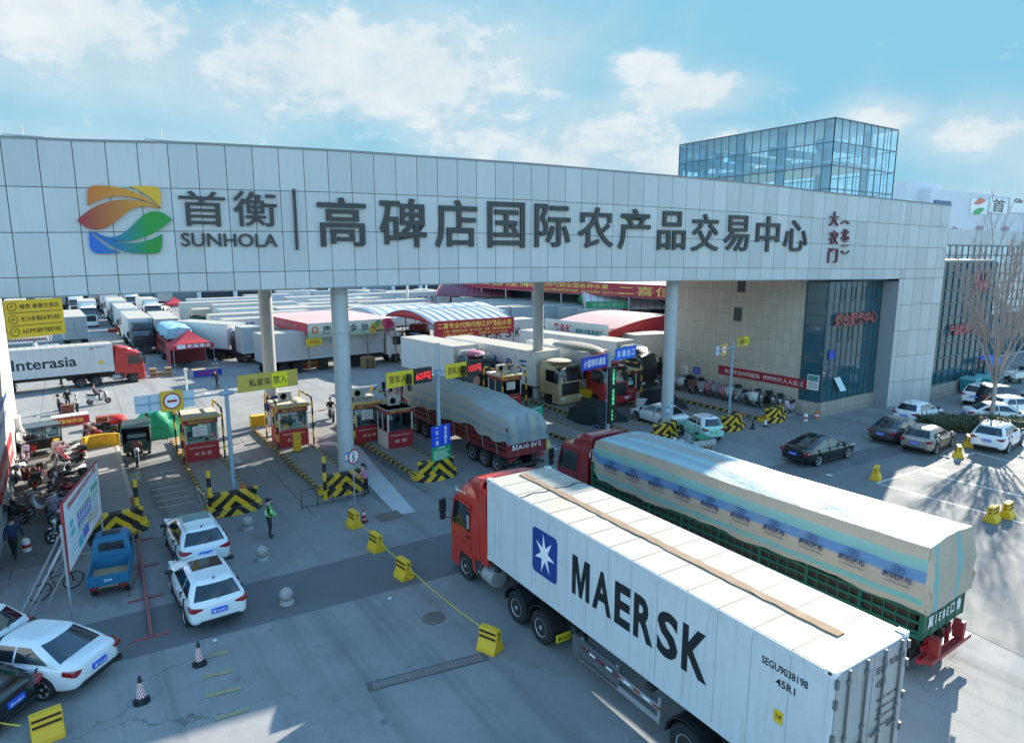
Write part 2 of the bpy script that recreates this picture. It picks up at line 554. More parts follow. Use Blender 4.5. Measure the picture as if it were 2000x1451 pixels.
M_yard = ground_material('worn_yard_concrete', 0.20, 0.34, 5.0, (1.03, 1.0, 0.96), 0.5)
M_apron = ground_material('forecourt_concrete', 0.18, 0.35, 0.0, (1.02, 1.0, 0.97), 0.5)
M_asphalt = ground_material('dark_asphalt', 0.12, 0.19, 0.0)
M_lane = ground_material('lane_concrete', 0.19, 0.30, 5.5, (1.0, 1.0, 0.98), 0.8)
M_pale = ground_material('bleached_concrete', 0.42, 0.62, 0.0, (0.95, 1.0, 1.02))
M_pave = None

def sheet(name, pts, z, m, kind='structure'):
    b = MB(); b.add([(p[0], p[1], z) for p in pts], [tuple(range(len(pts)))])
    return tag(b.build(name, m, smooth=0), kind=kind)

sheet('ground', [(-900, -900), (900, -900), (900, 900), (-900, 900)], 0.0, M_yard)
sheet('forecourt', [(-60, -40), (110, -40), (110, 25.2), (61, 24.3), (44, 26.5), (-60, 33.5)], 0.004, M_apron)
# resurfaced strip crossing the forecourt
ra, rb = G(0, 1262), G(1000, 1010)
rc, rd = G(0, 1352), G(1000, 1092)
def ext(a, b, t):
    return a + (b - a) * t
sheet('asphalt_strip', [ext(rc, rd, -1.0), ext(rc, rd, 1.15), (25, 17.5), (60, 9), (60, 16.6), (32, 21.2), ext(ra, rb, 1.1), ext(ra, rb, -1.0)], 0.008, M_asphalt)
# parking ground to the right, beyond the lorries
sheet('parking_ground', [G(1380, 985), G(1790, 880), (62, 16), (80, 9), (80, -30), (22, -30), (22, 5)], 0.012, ground_material('parking_concrete', 0.15, 0.25, 0.0, (1.02, 1.0, 0.95), 0.25))
# lanes under the gate
sheet('lane_surface', [(-3.2, 28.6), (44, 26.9), (44, 46), (-3.2, 48)], 0.008, M_lane)
# block paving by the left wall
m, nt, b_ = new_mat('block_paving')
v_ = coords(nt)
br = nn(nt, 'ShaderNodeTexBrick')
nt.links.new(v_, br.inputs['Vector'])
br.inputs['Scale'].default_value = 4.2
br.inputs['Color1'].default_value = (0.24, 0.22, 0.2, 1); br.inputs['Color2'].default_value = (0.16, 0.15, 0.14, 1)
br.inputs['Mortar'].default_value = (0.06, 0.055, 0.05, 1); br.inputs['Mortar Size'].default_value = 0.02
nt.links.new(nmix(nt, nrange(nt, nnoise(nt, v_, 0.8, 7, 0.65), 0.45, 0.7, 0, 0.6), br.outputs[0], (0.1, 0.09, 0.08)), b_.inputs['Base Color'])
b_.inputs['Roughness'].default_value = 0.85
bump(nt, b_, br.outputs[1], -0.4, 0.01)
sheet('paved_path', [(-3.2, 29.4), (-0.5, 29.2), (-0.3, 46), (-3.2, 47)], 0.012, m)
# pale wet-washed runs in two lanes
sheet('washed_lane_strip', [G(700, 870), G(728, 905), G(812, 1000), G(775, 1006), G(700, 925), G(655, 870), G(618, 868), G(640, 862)], 0.014, M_pale)
sheet('washed_lane_strip', [G(1070, 865), G(1100, 877), G(1060, 883)], 0.014, M_pale)
# drainage slot and manhole covers
M_iron = mat('cast_iron', (0.21, 0.175, 0.15), 0.7, 0.4, var=0.3, scale=5, bmp=0.4)
a, b2 = G(728, 1340), G(942, 1283)
d = (b2 - a).normalized(); n_ = Vector((-d.y, d.x, 0)) * 0.14
bb = MB()
for k in range(34):
    p, q = a.lerp(b2, k / 34), a.lerp(b2, (k + 0.86) / 34)
    bb.slab([(p - n_).to_tuple(), (q - n_).to_tuple(), (q + n_).to_tuple(), (p + n_).to_tuple()], 0.02, 0)
bb.slab([(a - n_ * 1.5 - d * .15).to_tuple(), (b2 - n_ * 1.5 + d * .15).to_tuple(), (b2 + n_ * 1.5 + d * .15).to_tuple(), (a + n_ * 1.5 - d * .15).to_tuple()], 0.012, 1)
tag(bb.build('drain_grate', [mat('worn_grate', (.20, .18, .165), .7, var=.3, scale=4), mat('grate_mud', (.12, .11, .10), .9)], smooth=0), 'long rusty slotted drain grate set in the grey forecourt', 'drain grate')
def manhole(px, py, r, label, sq=False):
    c = G(px, py); q = MB()
    if sq:
        q.box(-r, r, -r * .8, r * .8, 0, 0.018)
        for i in range(5):
            q.box(-r * .9, r * .9, -r * .7 + i * r * .33, -r * .7 + i * r * .33 + .04, 0.018, 0.024)
    else:
        q.lathe([(0.001, 0), (r, 0), (r, .012), (r * .93, .018), (r * .9, .012), (r * .88, .018), (0.001, .018)], n=28)
        for i in range(-3, 4):
            w = math.sqrt(max(0, (r * .8) ** 2 - (i * r * .24) ** 2)); q.box(-w, w, i * r * .24 - .02, i * r * .24 + .02, .018, .024)
    o = q.build('manhole_cover', M_iron, None, (c.x, c.y, 0.008)); tag(o, label, 'manhole cover')
manhole(847, 1207, 0.38, 'round rusty manhole cover in the grey forecourt')
manhole(760, 1008, 0.55, 'square iron cover at the foot of the washed lane', True)
# painted marks
M_linew = mat('worn_white_marking', (0.62, 0.61, 0.57), 0.7, dirt=0.75, dirtcol=(0.2, 0.19, 0.17), scale=2.2)
M_liney = mat('worn_yellow_marking', (0.37, 0.30, 0.16), 0.7, dirt=0.8, dirtcol=(0.15, 0.14, 0.12), scale=2.2)
def stripe(b, p, q, w, z=0.017):
    p, q = ground(p), ground(q); n = (q - p).normalized(); n = Vector((-n.y, n.x, 0)) * w / 2
    b.add([(p - n).to_tuple()[:2] + (z,), (q - n).to_tuple()[:2] + (z,), (q + n).to_tuple()[:2] + (z,), (p + n).to_tuple()[:2] + (z,)], [(0, 1, 2, 3)])
b = MB()
for pq in (((405, 1283), (447, 1272)), ((396, 1324), (455, 1309)), ((400, 1361), (472, 1343)), ((420, 1404), (485, 1385))):
    stripe(b, G(*pq[0]), G(*pq[1]), 0.17)
tag(b.build('road_marking', M_liney, smooth=0), kind='structure')
b = MB()
for (p, q) in (((1712, 944), (1905, 884)), ((1712, 944), (1925, 1002)), ((1925, 1002), (2100, 1050)), ((1795, 921), (2060, 985)), ((1860, 897), (2080, 950)), ((1905, 884), (2080, 930))):
    stripe(b, G(*p), G(*q), 0.13)
tag(b.build('parking_marking', M_linew, smooth=0), kind='structure')
b = MB()
for i in range(7):
    y = 33.2 + i * 0.95
    stripe(b, (2.5, y), (4.05, y), 0.07)
tag(b.build('rumble_marking', M_linew, smooth=0), kind='structure')

# ---- traffic islands
M_kerb = stripes('kerb_bands', (.48, .33, .08, 1), (.045, .04, .035, 1), 1.0, 1.0, 0.8, .62, False, 0.85)
M_island = ground_material('island_concrete', 0.24, 0.36, 3.0, (1.0, 0.98, 0.95))
M_palekerb = mat('pale_block_kerb', (0.42, 0.40, 0.36), 0.85, var=0.25, scale=3, dirt=0.5)
def island(label, x, y0, y1, w, kerb, h=0.2):
    t = thing('traffic_island', label, 'traffic island', (x, y0, 0), 0, 'raised islands between the lanes')
    b = MB(); b.box(-w / 2, w / 2, 0, y1 - y0, 0.0, h - .004); b.build('slab', M_island, t, smooth=0)
    s = .18
    n = int((y1 - y0) / 1.0)
    for side in (-1, 1):
        k = MB()
        for i in range(n):
            a0, a1 = i * (y1 - y0) / n, (i + 1) * (y1 - y0) / n - .004
            k.box(side * w / 2 - .02 if side > 0 else side * w / 2 - s, side * w / 2 + s if side > 0 else side * w / 2 + .02, a0, a1, 0, h + .02)
        k.build('kerb', kerb, t, smooth=0, bevel=.02)
    return t
ISL = [('pale block edged island at the left, beside the parked motorcycles', 0.75, 30.8, 46.2, 1.5, M_palekerb),
       ('island under the left booth with the blue grey sign mast', 5.45, 30.8, 45.0, 1.7, M_kerb),
       ('long island carrying the broad front column and the red booth behind it', 10.4, 30.3, 45.2, 1.8, M_kerb),
       ('island of the twin red kiosks beside the tarped red lorry', 15.3, 29.9, 43.0, 1.8, M_kerb),
       ('island behind the red lorry with the white roofed booth', 26.2, 29.0, 43.0, 1.9, M_kerb),
       ('island with the dark tarp heap and the tall green digit display', 30.8, 28.6, 44.0, 2.2, M_kerb),
       ('short island at the foot of the mast by the tan wall', 36.6, 27.8, 39.0, 1.5, M_kerb),
       ('raised strip along the tan wall where scooters are parked', 41.6, 27.4, 42.5, 3.2, M_kerb)]
for a in ISL:
    island(*a)

# ================================================================== GATE
def gy(x):
    (x1, y1), (x2, y2), (x3, y3) = (11, 30.4), (32, 28.4), (52, 25.0)
    return (y1 * (x - x2) * (x - x3) / ((x1 - x2) * (x1 - x3)) + y2 * (x - x1) * (x - x3) / ((x2 - x1) * (x2 - x3)) + y3 * (x - x1) * (x - x2) / ((x3 - x1) * (x3 - x2)))
def face(px, py):
    """where the sight line through a pixel meets the gate's front face"""
    r = ray(px, py); lo, hi = 0.5, 60.0
    k = 1.0 / math.hypot(r.x, r.y)
    lo, hi = 5.0, 140.0
    for _ in range(50):
        t = (lo + hi) / 2
        if r.y * k * t < gy(r.x * k * t): lo = t
        else: hi = t
    return _cp + r * (k * lo)
tab = []
for px, yt, yb in [(-60, 267, 584), (0, 268, 583), (150, 276, 577), (350, 280, 570), (520, 288, 566), (668, 296, 561), (900, 312, 554), (1047, 322, 551), (1316, 345, 548), (1500, 362, 547), (1600, 375, 546), (1756, 392, 545), (1860, 403, 542)]:
    p, q = face(px, yt), face(px, yb)
    tab.append((p.x, p.z, q.z))
def gz(x):
    if x <= tab[0][0]: return tab[0][1:]
    for (a, b) in zip(tab, tab[1:]):
        if x <= b[0]:
            t = (x - a[0]) / (b[0] - a[0]); return lerp(a[1], b[1], t), lerp(a[2], b[2], t)
    return tab[-1][1:]
X_CORNER = face(1756, 545).x
X_END = 56.0
M_panel = mat('pale_fascia_panel', (0.57, 0.575, 0.555), 0.42, var=0.04, scale=0.6, dirt=0.12, dirtcol=(0.35, 0.36, 0.35), streak=0.22, island=0.16)
M_joint = mat('dark_joint', (0.05, 0.055, 0.06), 0.8)
M_trim = mat('grey_coping', (0.22, 0.23, 0.24), 0.5)
gate = thing('entrance_gate', 'long pale panelled entrance gate spanning the lanes on round columns, with large lettering', 'gate', (22, 31, 0))
GO = Vector((22, 31, 0))
def panel_columns():
    xs = []; x0 = face(139.6, 280).x
    x = x0
    while x > -14: x -= 1.075
    while x < X_END + .01:
        xs.append(x); x += 1.075 * math.cos(math.atan((gy(x + .5) - gy(x - .5))))
    return xs + [X_END]
XS = panel_columns()
FR = [0, .297, .584, .871, 1.0]
def gp(x, z, off=0.0):
    s = (gy(x + .2) - gy(x - .2)) / .4
    n = Vector((s, -1, 0)).normalized()
    return Vector((x, gy(x), z)) + n * off
def panel(b, xa, xb, za_, zb_, th=.03, g=.014):
    """za_, zb_ = (top at xa, top at xb, bottom at xa, bottom at xb)"""
    xa += g; xb -= g
    q = [gp(xa, za_[1] + g), gp(xb, zb_[1] + g), gp(xb, zb_[0] - g), gp(xa, za_[0] - g)]
    f = [gp(xa, za_[1] + g, th), gp(xb, zb_[1] + g, th), gp(xb, zb_[0] - g, th), gp(xa, za_[0] - g, th)]
    b.add([p - GO for p in q + f], [(4, 5, 6, 7), (0, 1, 5, 4), (1, 2, 6, 5), (2, 3, 7, 6), (3, 0, 4, 7)])
b = MB(); lowrows = MB()
for xa, xb in zip(XS, XS[1:]):
    if xa < X_CORNER < xb:
        segs = [(xa, X_CORNER), (X_CORNER, xb)]
    else:
        segs = [(xa, xb)]
    for (p, q) in segs:
        if q - p < .05: continue
        (ta, ba), (tb_, bb_) = gz(p), gz(q)
        for f0, f1 in zip(FR, FR[1:]):
            panel(b, p, q, (lerp(ta, ba, f0), lerp(ta, ba, f1)), (lerp(tb_, bb_, f0), lerp(tb_, bb_, f1)))
        if p >= X_CORNER - .01:
            h = 9.0 / 5
            for k in range(5):
                panel(lowrows, p, q, (ba * (1 - k / 5), ba * (1 - (k + 1) / 5)), (bb_ * (1 - k / 5), bb_ * (1 - (k + 1) / 5)))
b.build('fascia_panels', M_panel, gate, smooth=0)
# body of the beam behind the panels
rings = []
xs = [-14 + i * (X_END + 14) / 48 for i in range(49)]
for x in xs:
    zt, zb = gz(x)
    y = gy(x)
    rings.append([Vector((x, y, zb)) - GO, Vector((x, y, zt)) - GO, Vector((x, y + 1.2, zt)) - GO, Vector((x, y + 1.2, zt - .5)) - GO, Vector((x, y + 15.6, zt - .5)) - GO, Vector((x, y + 15.6, zb)) - GO])
MB().loft(rings, 0).build('beam_body', M_joint, gate, smooth=0)
b = MB()
for (o0, o1, dz0, dz1) in ((-.03, .06, -.02, .07),):
    rr = []
    for x in xs:
        zt, zb = gz(x)
        rr.append([gp(x, zt + dz0, o1) - GO, gp(x, zt + dz1, o1) - GO, gp(x, zt + dz1, -.35) - GO, gp(x, zt + dz0, -.35) - GO])
    b.loft(rr, 0)
b.build('coping', M_trim, gate, smooth=0)
M_soffit = mat('soffit_panel', (0.34, 0.35, 0.36), 0.6, dirt=.2)
b = MB(); rr = []
for x in xs:
    if x > X_CORNER: break
    zt, zb = gz(x); rr.append([gp(x, zb - .03, .02) - GO, Vector((x, gy(x) + 15.5, zb - .03)) - GO, Vector((x, gy(x) + 15.5, zb - .006)) - GO, gp(x, zb - .006, .02) - GO])
b.loft(rr, 0).build('soffit', M_soffit, gate, smooth=0)
# columns
M_col = mat('column_cladding', (0.46, 0.47, 0.47), 0.4, var=0.06, dirt=0.3, dirtcol=(0.2, 0.2, 0.19), streak=0.2)
COLS = [(11.05, 31.75, .41, 0), (32.35, 29.8, .40, 0), (10.75, 45.2, .42, 1), (30.75, 42.2, .42, 1)]
for (x, y, r, back) in COLS:
    zt, zb = gz(x)
    c = MB(); z = .15; prof = []
    seam = []
    while z < zb:
        z1 = min(z + 1.9, zb)
        prof += [(r, z + .02), (r, z1 - .02), (r - .03, z1 - .015), (r - .03, z1 + .015)]
        z = z1
    c.lathe(prof, (x - GO.x, y - GO.y, 0), n=32)
    c.build('column', M_col, gate, smooth=30)
# pale blue notices wrapped on the front columns
for (x, y, r, back) in COLS[:2]:
    c = MB()
    t0 = math.atan2(-y, -x)
    for (dt, z0, z1, w, mi) in ((.1, 1.15, 1.75, .5, 0), (.75, 1.5, 1.95, .25, 0)):
        ring = []
        for rr_ in (r + .004, r + .01):
            for zz in (z0, z1):
                ring.append([(x - GO.x + rr_ * math.cos(t0 + dt + w * (i / 8 - .5)), y - GO.y + rr_ * math.sin(t0 + dt + w * (i / 8 - .5)), zz) for i in range(9)])
        c.loft([ring[0], ring[1], ring[3], ring[2]], 0, cap=False, closed=False)
        r2 = r + .013
        c.loft([[(x - GO.x + r2 * math.cos(t0 + dt + w * .8 * (i / 8 - .5)), y - GO.y + r2 * math.sin(t0 + dt + w * .8 * (i / 8 - .5)), zz) for i in range(9)] for zz in (lerp(z0, z1, .3), lerp(z0, z1, .7))], 1, cap=False, closed=False)
    c.build('notice', [mat('sky_blue_notice', (.08, .35, .62), .5), M_white], gate)

# lettering on the face: pixel centre, pixel width, pixel height of each sign
M_letter = mat('bronze_letter', (0.040, 0.040, 0.038), 0.45, var=0.15)
M_maroon = mat('maroon_letter', (0.16, 0.045, 0.06), 0.5)
def face_text(name, items, m, depth=.16, off=.05, bold=.02):
    b = MB()
    for (ch, cx, cy, w, h) in items:
        l, r_ = face(cx - w / 2, cy), face(cx + w / 2, cy)
        t_, u_ = face(cx, cy - h / 2), face(cx, cy + h / 2)
        c = (l + r_) / 2; c.z = (t_.z + u_.z) / 2
        right = Vector((r_.x - l.x, r_.y - l.y, 0))
        n = right.cross(Vector((0, 0, 1))).normalized()
        shear = math.atan2(r_.z - l.z, right.length)
        b.text(ch, c + n * off - GO, right, (0, 0, 1), right.length, t_.z - u_.z, 0, depth, bold)
    return b.build(name, m, gate, smooth=0)
big = []
for ch, x0, x1, y0, y1 in (('高', 620, 714, 386, 482), ('碑', 740, 831, 388, 483), ('店', 848, 930, 391, 484), ('国', 951, 1023, 395, 484), ('际', 1043, 1112, 399, 483), ('农', 1127, 1196, 405, 485),
                           ('产', 1206, 1268, 408, 487), ('品', 1283, 1337, 413, 488), ('交', 1349, 1402, 418, 491), ('易', 1412, 1461, 421, 491), ('中', 1475, 1520, 423, 492), ('心', 1529, 1575, 430, 491)):
    big.append((ch, (x0 + x1) / 2, (y0 + y1) / 2, x1 - x0, y1 - y0))
face_text('lettering', big, M_letter, .12, .04, .012)
face_text('brand_lettering', [('首', 395, 408, 90, 68), ('衡', 497.5, 408.5, 85, 68), ('SUNHOLA', 447, 469, 187, 26)], M_letter, .1, .04, .006)
face_text('divider_bar', [('|', 576, 429, 5, 118)], M_letter, .12, .05, 0.0)
face_text('gate_number', [('大', 1627, 428, 17, 28), ('农', 1626, 464, 17, 27), ('门', 1624, 499, 18, 29), ('︵', 1648, 435, 15, 7), ('北', 1648, 459, 15, 22), ('二', 1648, 476, 13, 10), ('︶', 1648, 493, 15, 7)], M_maroon, .12, .05, .014)

# logo: five leaf shapes; outlines in photo pixels -> points of the face
def bez(p0, p1, p2, p3, n=10):
    return [tuple((1 - t) ** 3 * a + 3 * (1 - t) ** 2 * t * b_ + 3 * (1 - t) * t * t * c_ + t ** 3 * d_ for a, b_, c_, d_ in zip(p0, p1, p2, p3)) for t in [i / n for i in range(n)]]
def z3(p):
    return (100 + p[0] / 3.3333, 240 + p[1] / 3.3333)
LOGO = [
    ([((235, 540), (235, 430), (225, 412), (300, 411)), ((300, 411), (480, 405), (600, 470), (708, 556)), ((708, 556), (600, 490), (480, 470), (400, 482)), ((400, 482), (330, 492), (280, 515), (235, 540))], 0),
    ([((508, 415), (600, 413), (640, 414), (668, 416)), ((668, 416), (705, 420), (710, 440), (710, 470)), ((710, 470), (711, 500), (711, 530), (711, 555)), ((711, 555), (660, 495), (590, 445), (508, 415))], 1),
    ([((170, 636), (250, 545), (380, 495), (510, 502)), ((510, 502), (600, 508), (650, 530), (708, 560)), ((708, 560), (600, 530), (540, 545), (490, 585)), ((490, 585), (400, 660), (340, 720), (235, 686)), ((235, 686), (210, 670), (190, 655), (170, 636))], 2),
    ([((785, 632), (755, 600), (720, 578), (670, 577)), ((670, 577), (560, 580), (520, 740), (395, 745)), ((395, 745), (350, 748), (310, 720), (272, 710)), ((272, 710), (360, 765), (440, 780), (520, 768)), ((520, 768), (640, 745), (720, 690), (785, 632))], 3),
    ([((720, 725), (600, 800), (440, 800), (350, 745)), ((350, 745), (300, 735), (290, 715), (262, 708)), ((262, 708), (340, 770), (420, 830), (520, 848)), ((520, 848), (600, 852), (660, 852), (685, 850)), ((685, 850), (725, 840), (722, 780), (720, 725))], 4),
    ([((247, 706), (245, 790), (245, 840), (300, 851)), ((300, 851), (360, 853), (420, 850), (456, 846)), ((456, 846), (370, 820), (300, 770), (247, 706))], 5)]
def logo_mat(name, c0, c1, x0, x1):
    m, nt, b_ = new_mat(name)
    s = nn(nt, 'ShaderNodeSeparateXYZ'); nt.links.new(coords(nt), s.inputs[0])
    nt.links.new(nmix(nt, nrange(nt, s.outputs[0], x0, x1), c0, c1), b_.inputs['Base Color'])
    b_.inputs['Roughness'].default_value = .45
    return m
lx0, lx1 = face(150, 430).x - GO.x, face(335, 430).x - GO.x
lm = [logo_mat('orange_enamel', (.55, .12, .02), (.70, .36, .015), lx0, lx1), mat('amber_enamel', (.72, .40, .02), .45),
      logo_mat('red_amber_enamel', (.32, .012, .03), (.74, .36, .01), lx0, lx1), logo_mat('blue_green_enamel', (.01, .12, .42), (.01, .26, .03), lerp(lx0, lx1, .2), lerp(lx0, lx1, .72)),
      logo_mat('teal_enamel', (.01, .11, .45), (.01, .25, .03), lerp(lx0, lx1, .2), lerp(lx0, lx1, .72)), logo_mat('blue_enamel', (.01, .10, .60), (.02, .2, .12), lx0, lerp(lx0, lx1, .6))]
b = MB()
for segs, mi in LOGO:
    poly = []
    for s_ in segs:
        poly += bez(*s_)
    fr, bk = [], []
    for p in poly:
        q = face(*z3(p)); x = q.x
        fr.append(gp(x, q.z, .16) - GO); bk.append(gp(x, q.z, .035) - GO)
    n = len(fr)
    b.add(fr + bk, [tuple(range(n)) if mi not in (9,) else tuple(reversed(range(n)))] + [(i, n + i, n + (i + 1) % n, (i + 1) % n) for i in range(n)], mi)
lo = b.build('logo', lm, gate, smooth=0)
md = lo.modifiers.new('tri', 'TRIANGULATE')

# lightning rods on the beam
for px in (320, 45):
    p = face(px, 278); zt, zb = gz(p.x)
    b = MB(); b.cyl((0, 0, 0), (0, 0, .5), .02, n=6); b.box(-.6, .6, -.02, .02, .12, .16); b.cyl((-.6, 0, 0), (-.6, 0, .16), .015, n=5); b.cyl((.6, 0, 0), (.6, 0, .16), .015, n=5)
    o = b.build('lightning_rod', M_steel, None, (p.x, p.y + .6, zt + .04))
    tag(o, 'thin lightning rod on top of the gate, above the %s' % ('second lettering panel' if px > 100 else 'left end'), 'lightning rod')

# ================================================================== SERVICE BUILDING (right)
svc = thing('service_building', 'tan tiled service building with blue glass front at the right end of the gate', 'building', (52, 33, 0))
SO = Vector((52, 33, 0))
def tile_mat(name, col, w, h, gap=.02, horiz=1):
    m, nt, b_ = new_mat(name)
    v = coords(nt); s = nn(nt, 'ShaderNodeSeparateXYZ'); nt.links.new(v, s.inputs[0])
    jj = None
    cells = []
    for sock, per in ((s.outputs[horiz], w), (s.outputs[2], h)):
        t = nmath(nt, 'ADD', nmath(nt, 'DIVIDE', sock, per), 100.5)
        q = nmath(nt, 'FRACT', t); cells.append(nmath(nt, 'FLOOR', t))
        e = nmath(nt, 'LESS_THAN', q, gap / per)
        jj = e if jj is None else nmath(nt, 'MAXIMUM', jj, e)
    cc = nn(nt, 'ShaderNodeCombineXYZ'); nt.links.new(cells[0], cc.inputs[0]); nt.links.new(cells[1], cc.inputs[1])
    wn_ = nn(nt, 'ShaderNodeTexWhiteNoise', noise_dimensions='2D'); nt.links.new(cc.outputs[0], wn_.inputs['Vector'])
    n1 = nnoise(nt, v, 0.35, 6, .6)
    base = nmix(nt, wn_.outputs['Value'], mul(col, .93), mul(col, 1.06))
    base = nmix(nt, nrange(nt, n1, .45, .75, 0, .25), base, mul(col, .7))
    base = nmix(nt, jj, base, mul(col, .42))
    nt.links.new(base, b_.inputs['Base Color'])
    b_.inputs['Roughness'].default_value = .55
    bump(nt, b_, jj, -.5, .01)
    return m
M_tan = tile_mat('tan_wall_tile', (0.54, 0.46, 0.38), .62, .92)
M_tanx = tile_mat('tan_plinth_tile', (0.42, 0.36, 0.31), .62, .55, horiz=0)
M_grey = mat('grey_render', (0.36, 0.36, 0.35), .7, dirt=.3, streak=.3)
XW = 44.3
b = MB(); b.box(XW - SO.x, X_END - .05 - SO.x, 26.35 - SO.y, 28 - SO.y, 0, 9.5, 0); b.box(XW - SO.x, X_END - .05 - SO.x, 28 - SO.y, 41.4 - SO.y, 0, 15.4, 0)
b.build('side_wall', M_tan, svc, smooth=0)
lowrows.build('end_panels', M_panel, gate, smooth=0)
b = MB()
b.add([gp(X_CORNER + .02, 0, -.02) - SO, gp(X_END, 0, -.3) - SO, gp(X_END, 9.6, -.3) - SO, gp(X_CORNER + .02, 9.6, -.02) - SO,
       Vector((X_CORNER + .02, 26.3, 0)) - SO, Vector((X_END, 26.3, 0)) - SO, Vector((X_END, 26.3, 9.6)) - SO, Vector((X_CORNER + .02, 26.3, 9.6)) - SO],
      [(0, 1, 2, 3), (1, 5, 6, 2), (0, 3, 7, 4), (3, 2, 6, 7)])
b.build('end_pier', [mat('pier_stone', (.30, .31, .33), .6, dirt=.2)], svc, smooth=0)
# the glass front, with mullions
M_curtain = glass('curtain_glass', (0.03, 0.10, 0.125), .04, .6); M_curtain.node_tree.nodes['Principled BSDF'].inputs['Coat Weight'].default_value = 0
M_mull = mat('blue_grey_mullion', (0.05, 0.085, 0.10), .4)
gx0, gx1, gyf = XW + .02, X_CORNER - .02, 26.33
b = MB(); b.box(gx0 - SO.x, gx1 - SO.x, gyf - .06 - SO.y, gyf - .012 - SO.y, 1.05, 9.65, 0)
b.box(XW - .055 - SO.x, XW - .012 - SO.x, 26.36 - SO.y, 27.9 - SO.y, 1.05, 9.65, 0)
gl = b.build('glass_front', M_curtain, svc, smooth=0)
b = MB(); ncol = 10
for i in range(ncol + 1):
    x = lerp(gx0, gx1, i / ncol); b.box(x - .022 - SO.x, x + .022 - SO.x, gyf - .10 - SO.y, gyf - .055 - SO.y, 1.05, 9.6)
zrow = [1.05, 2.75, 3.35, 4.1, 5.3, 6.6, 7.3, 8.1, 9.6]
for z in zrow:
    b.box(gx0 - SO.x, gx1 - SO.x, gyf - .095 - SO.y, gyf - .054 - SO.y, z - .03, z + .03)
    b.box(XW - .09 - SO.x, XW - .05 - SO.x, 26.36 - SO.y, 27.9 - SO.y, z - .03, z + .03)
b.box(XW - .1 - SO.x, XW + .03 - SO.x, 26.21 - SO.y, 26.31 - SO.y, 1.05, 9.6)
b.box(XW - .1 - SO.x, XW - .05 - SO.x, 27.85 - SO.y, 27.95 - SO.y, 1.05, 9.6)
b.build('mullion', M_mull, svc, smooth=0)
for (i, z0, z1) in ((2, 8.25, 9.2), (4, 8.25, 9.2), (6, 8.25, 9.2), (8, 8.25, 9.2), (2, 5.4, 6.3), (4, 5.4, 6.3)):
    b = MB(); x0, x1 = lerp(gx0, gx1, i / ncol) + .05, lerp(gx0, gx1, (i + 1) / ncol) - .05
    for (a, c_, d_, e) in ((x0, x1, z0, z0 + .06), (x0, x1, z1 - .06, z1), (x0, x0 + .06, z0, z1), (x1 - .06, x1, z0, z1)):
        b.box(a - SO.x, c_ - SO.x, gyf - .13 - SO.y, gyf - .1 - SO.y, d_, e)
    b.build('casement', M_mull, svc, smooth=0)
b = MB(); b.box(XW - .14 - SO.x, X_CORNER - SO.x, 26.1 - SO.y, 26.34 - SO.y, 0, 1.03)
b.build('plinth', M_tanx, svc, smooth=0)
b = MB(); wx = gx0 + 1.4
b.add([(wx - SO.x, 26.22 - SO.y, 2.7), (wx + .75 - SO.x, 26.22 - SO.y, 2.7), (wx + .95 - SO.x, 25.75 - SO.y, 1.75), (wx + .2 - SO.x, 25.75 - SO.y, 1.75)], [(0, 1, 2, 3)])
b.build('open_window', glass('sky_pane', (.35, .52, .55), .1), svc, smooth=0).modifiers.new('t', 'SOLIDIFY').thickness = .03
b = MB(); b.text('综合服务中心', (lerp(gx0, gx1, .5) - SO.x, gyf - .2 - SO.y, 6.95), (1, 0, 0), (0, 0, 1), 5.6, .95, 0, .08, .03)
b.build('lettering', mat('dull_red_letter', (.33, .09, .075), .5), svc, smooth=0)
b = MB(); b.box(gx0 + .5 - SO.x, gx0 + 1.15 - SO.x, gyf - .16 - SO.y, gyf - .12 - SO.y, 4.15, 4.75); b.build('blue_notice', M_blue, svc, smooth=0)
b = MB(); b.box(XW - .15 - SO.x, XW - .1 - SO.x, 26.4 - SO.y, 27.3 - SO.y, 1.9, 3.0, 0); b.box(XW - .158 - SO.x, XW - .15 - SO.x, 26.45 - SO.y, 27.25 - SO.y, 2.55, 2.95, 1)
for k in range(4):
    b.box(XW - .158 - SO.x, XW - .15 - SO.x, 26.5 - SO.y, 27.2 - SO.y, 2.05 + k * .12, 2.09 + k * .12, 2)
b.build('wall_notice', [M_white, mat('teal_picture', (.08, .25, .25), .5), M_blacktxt], svc, smooth=0)
# slots, boxes and the red banner on the tan wall
for (y, z0, z1) in ((33.2, 8.6, 9.7), (33.4, 6.3, 7.4)):
    b = MB(); b.box(XW - .02 - SO.x, XW - .005 - SO.x, y - SO.y, y + .75 - SO.y, z0, z1); b.build('wall_slot', mat('slot_shade', (.09, .09, .09), .8), svc, smooth=0)
b = MB(); y0, y1 = GX(1404, 728, XW).y, GX(1584, 752, XW).y
zb0 = GX(1494, 737, XW).z
b.box(-.05, 0, -(y0 - y1) / 2, (y0 - y1) / 2, -.36, .36, 0)
b.text('食品安全共同监督  健康和谐人人受益', (-.056, 0, 0), (0, -1, 0), (0, 0, 1), (y0 - y1) * .86, .36, 1, 0, .02)
o = b.build('banner', [mat('red_cloth', (.36, .015, .03), .6, var=.1), mat('pale_pink_letter', (.75, .60, .60), .6)], None, (XW - .01, (y0 + y1) / 2, zb0), smooth=0)
tag(o, 'red cloth banner with pale lettering on the tan wall', 'banner')
p = GX(1361, 723, XW)
b = MB(); b.box(-.06, 0, -.35, .35, -.28, .28, 0); b.text('严禁一切违规行为', (-.062, 0, .12), (0, -1, 0), (0, 0, 1), .58, .09, 1); b.text('停车须知', (-.062, 0, -.1), (0, -1, 0), (0, 0, 1), .4, .1, 1)
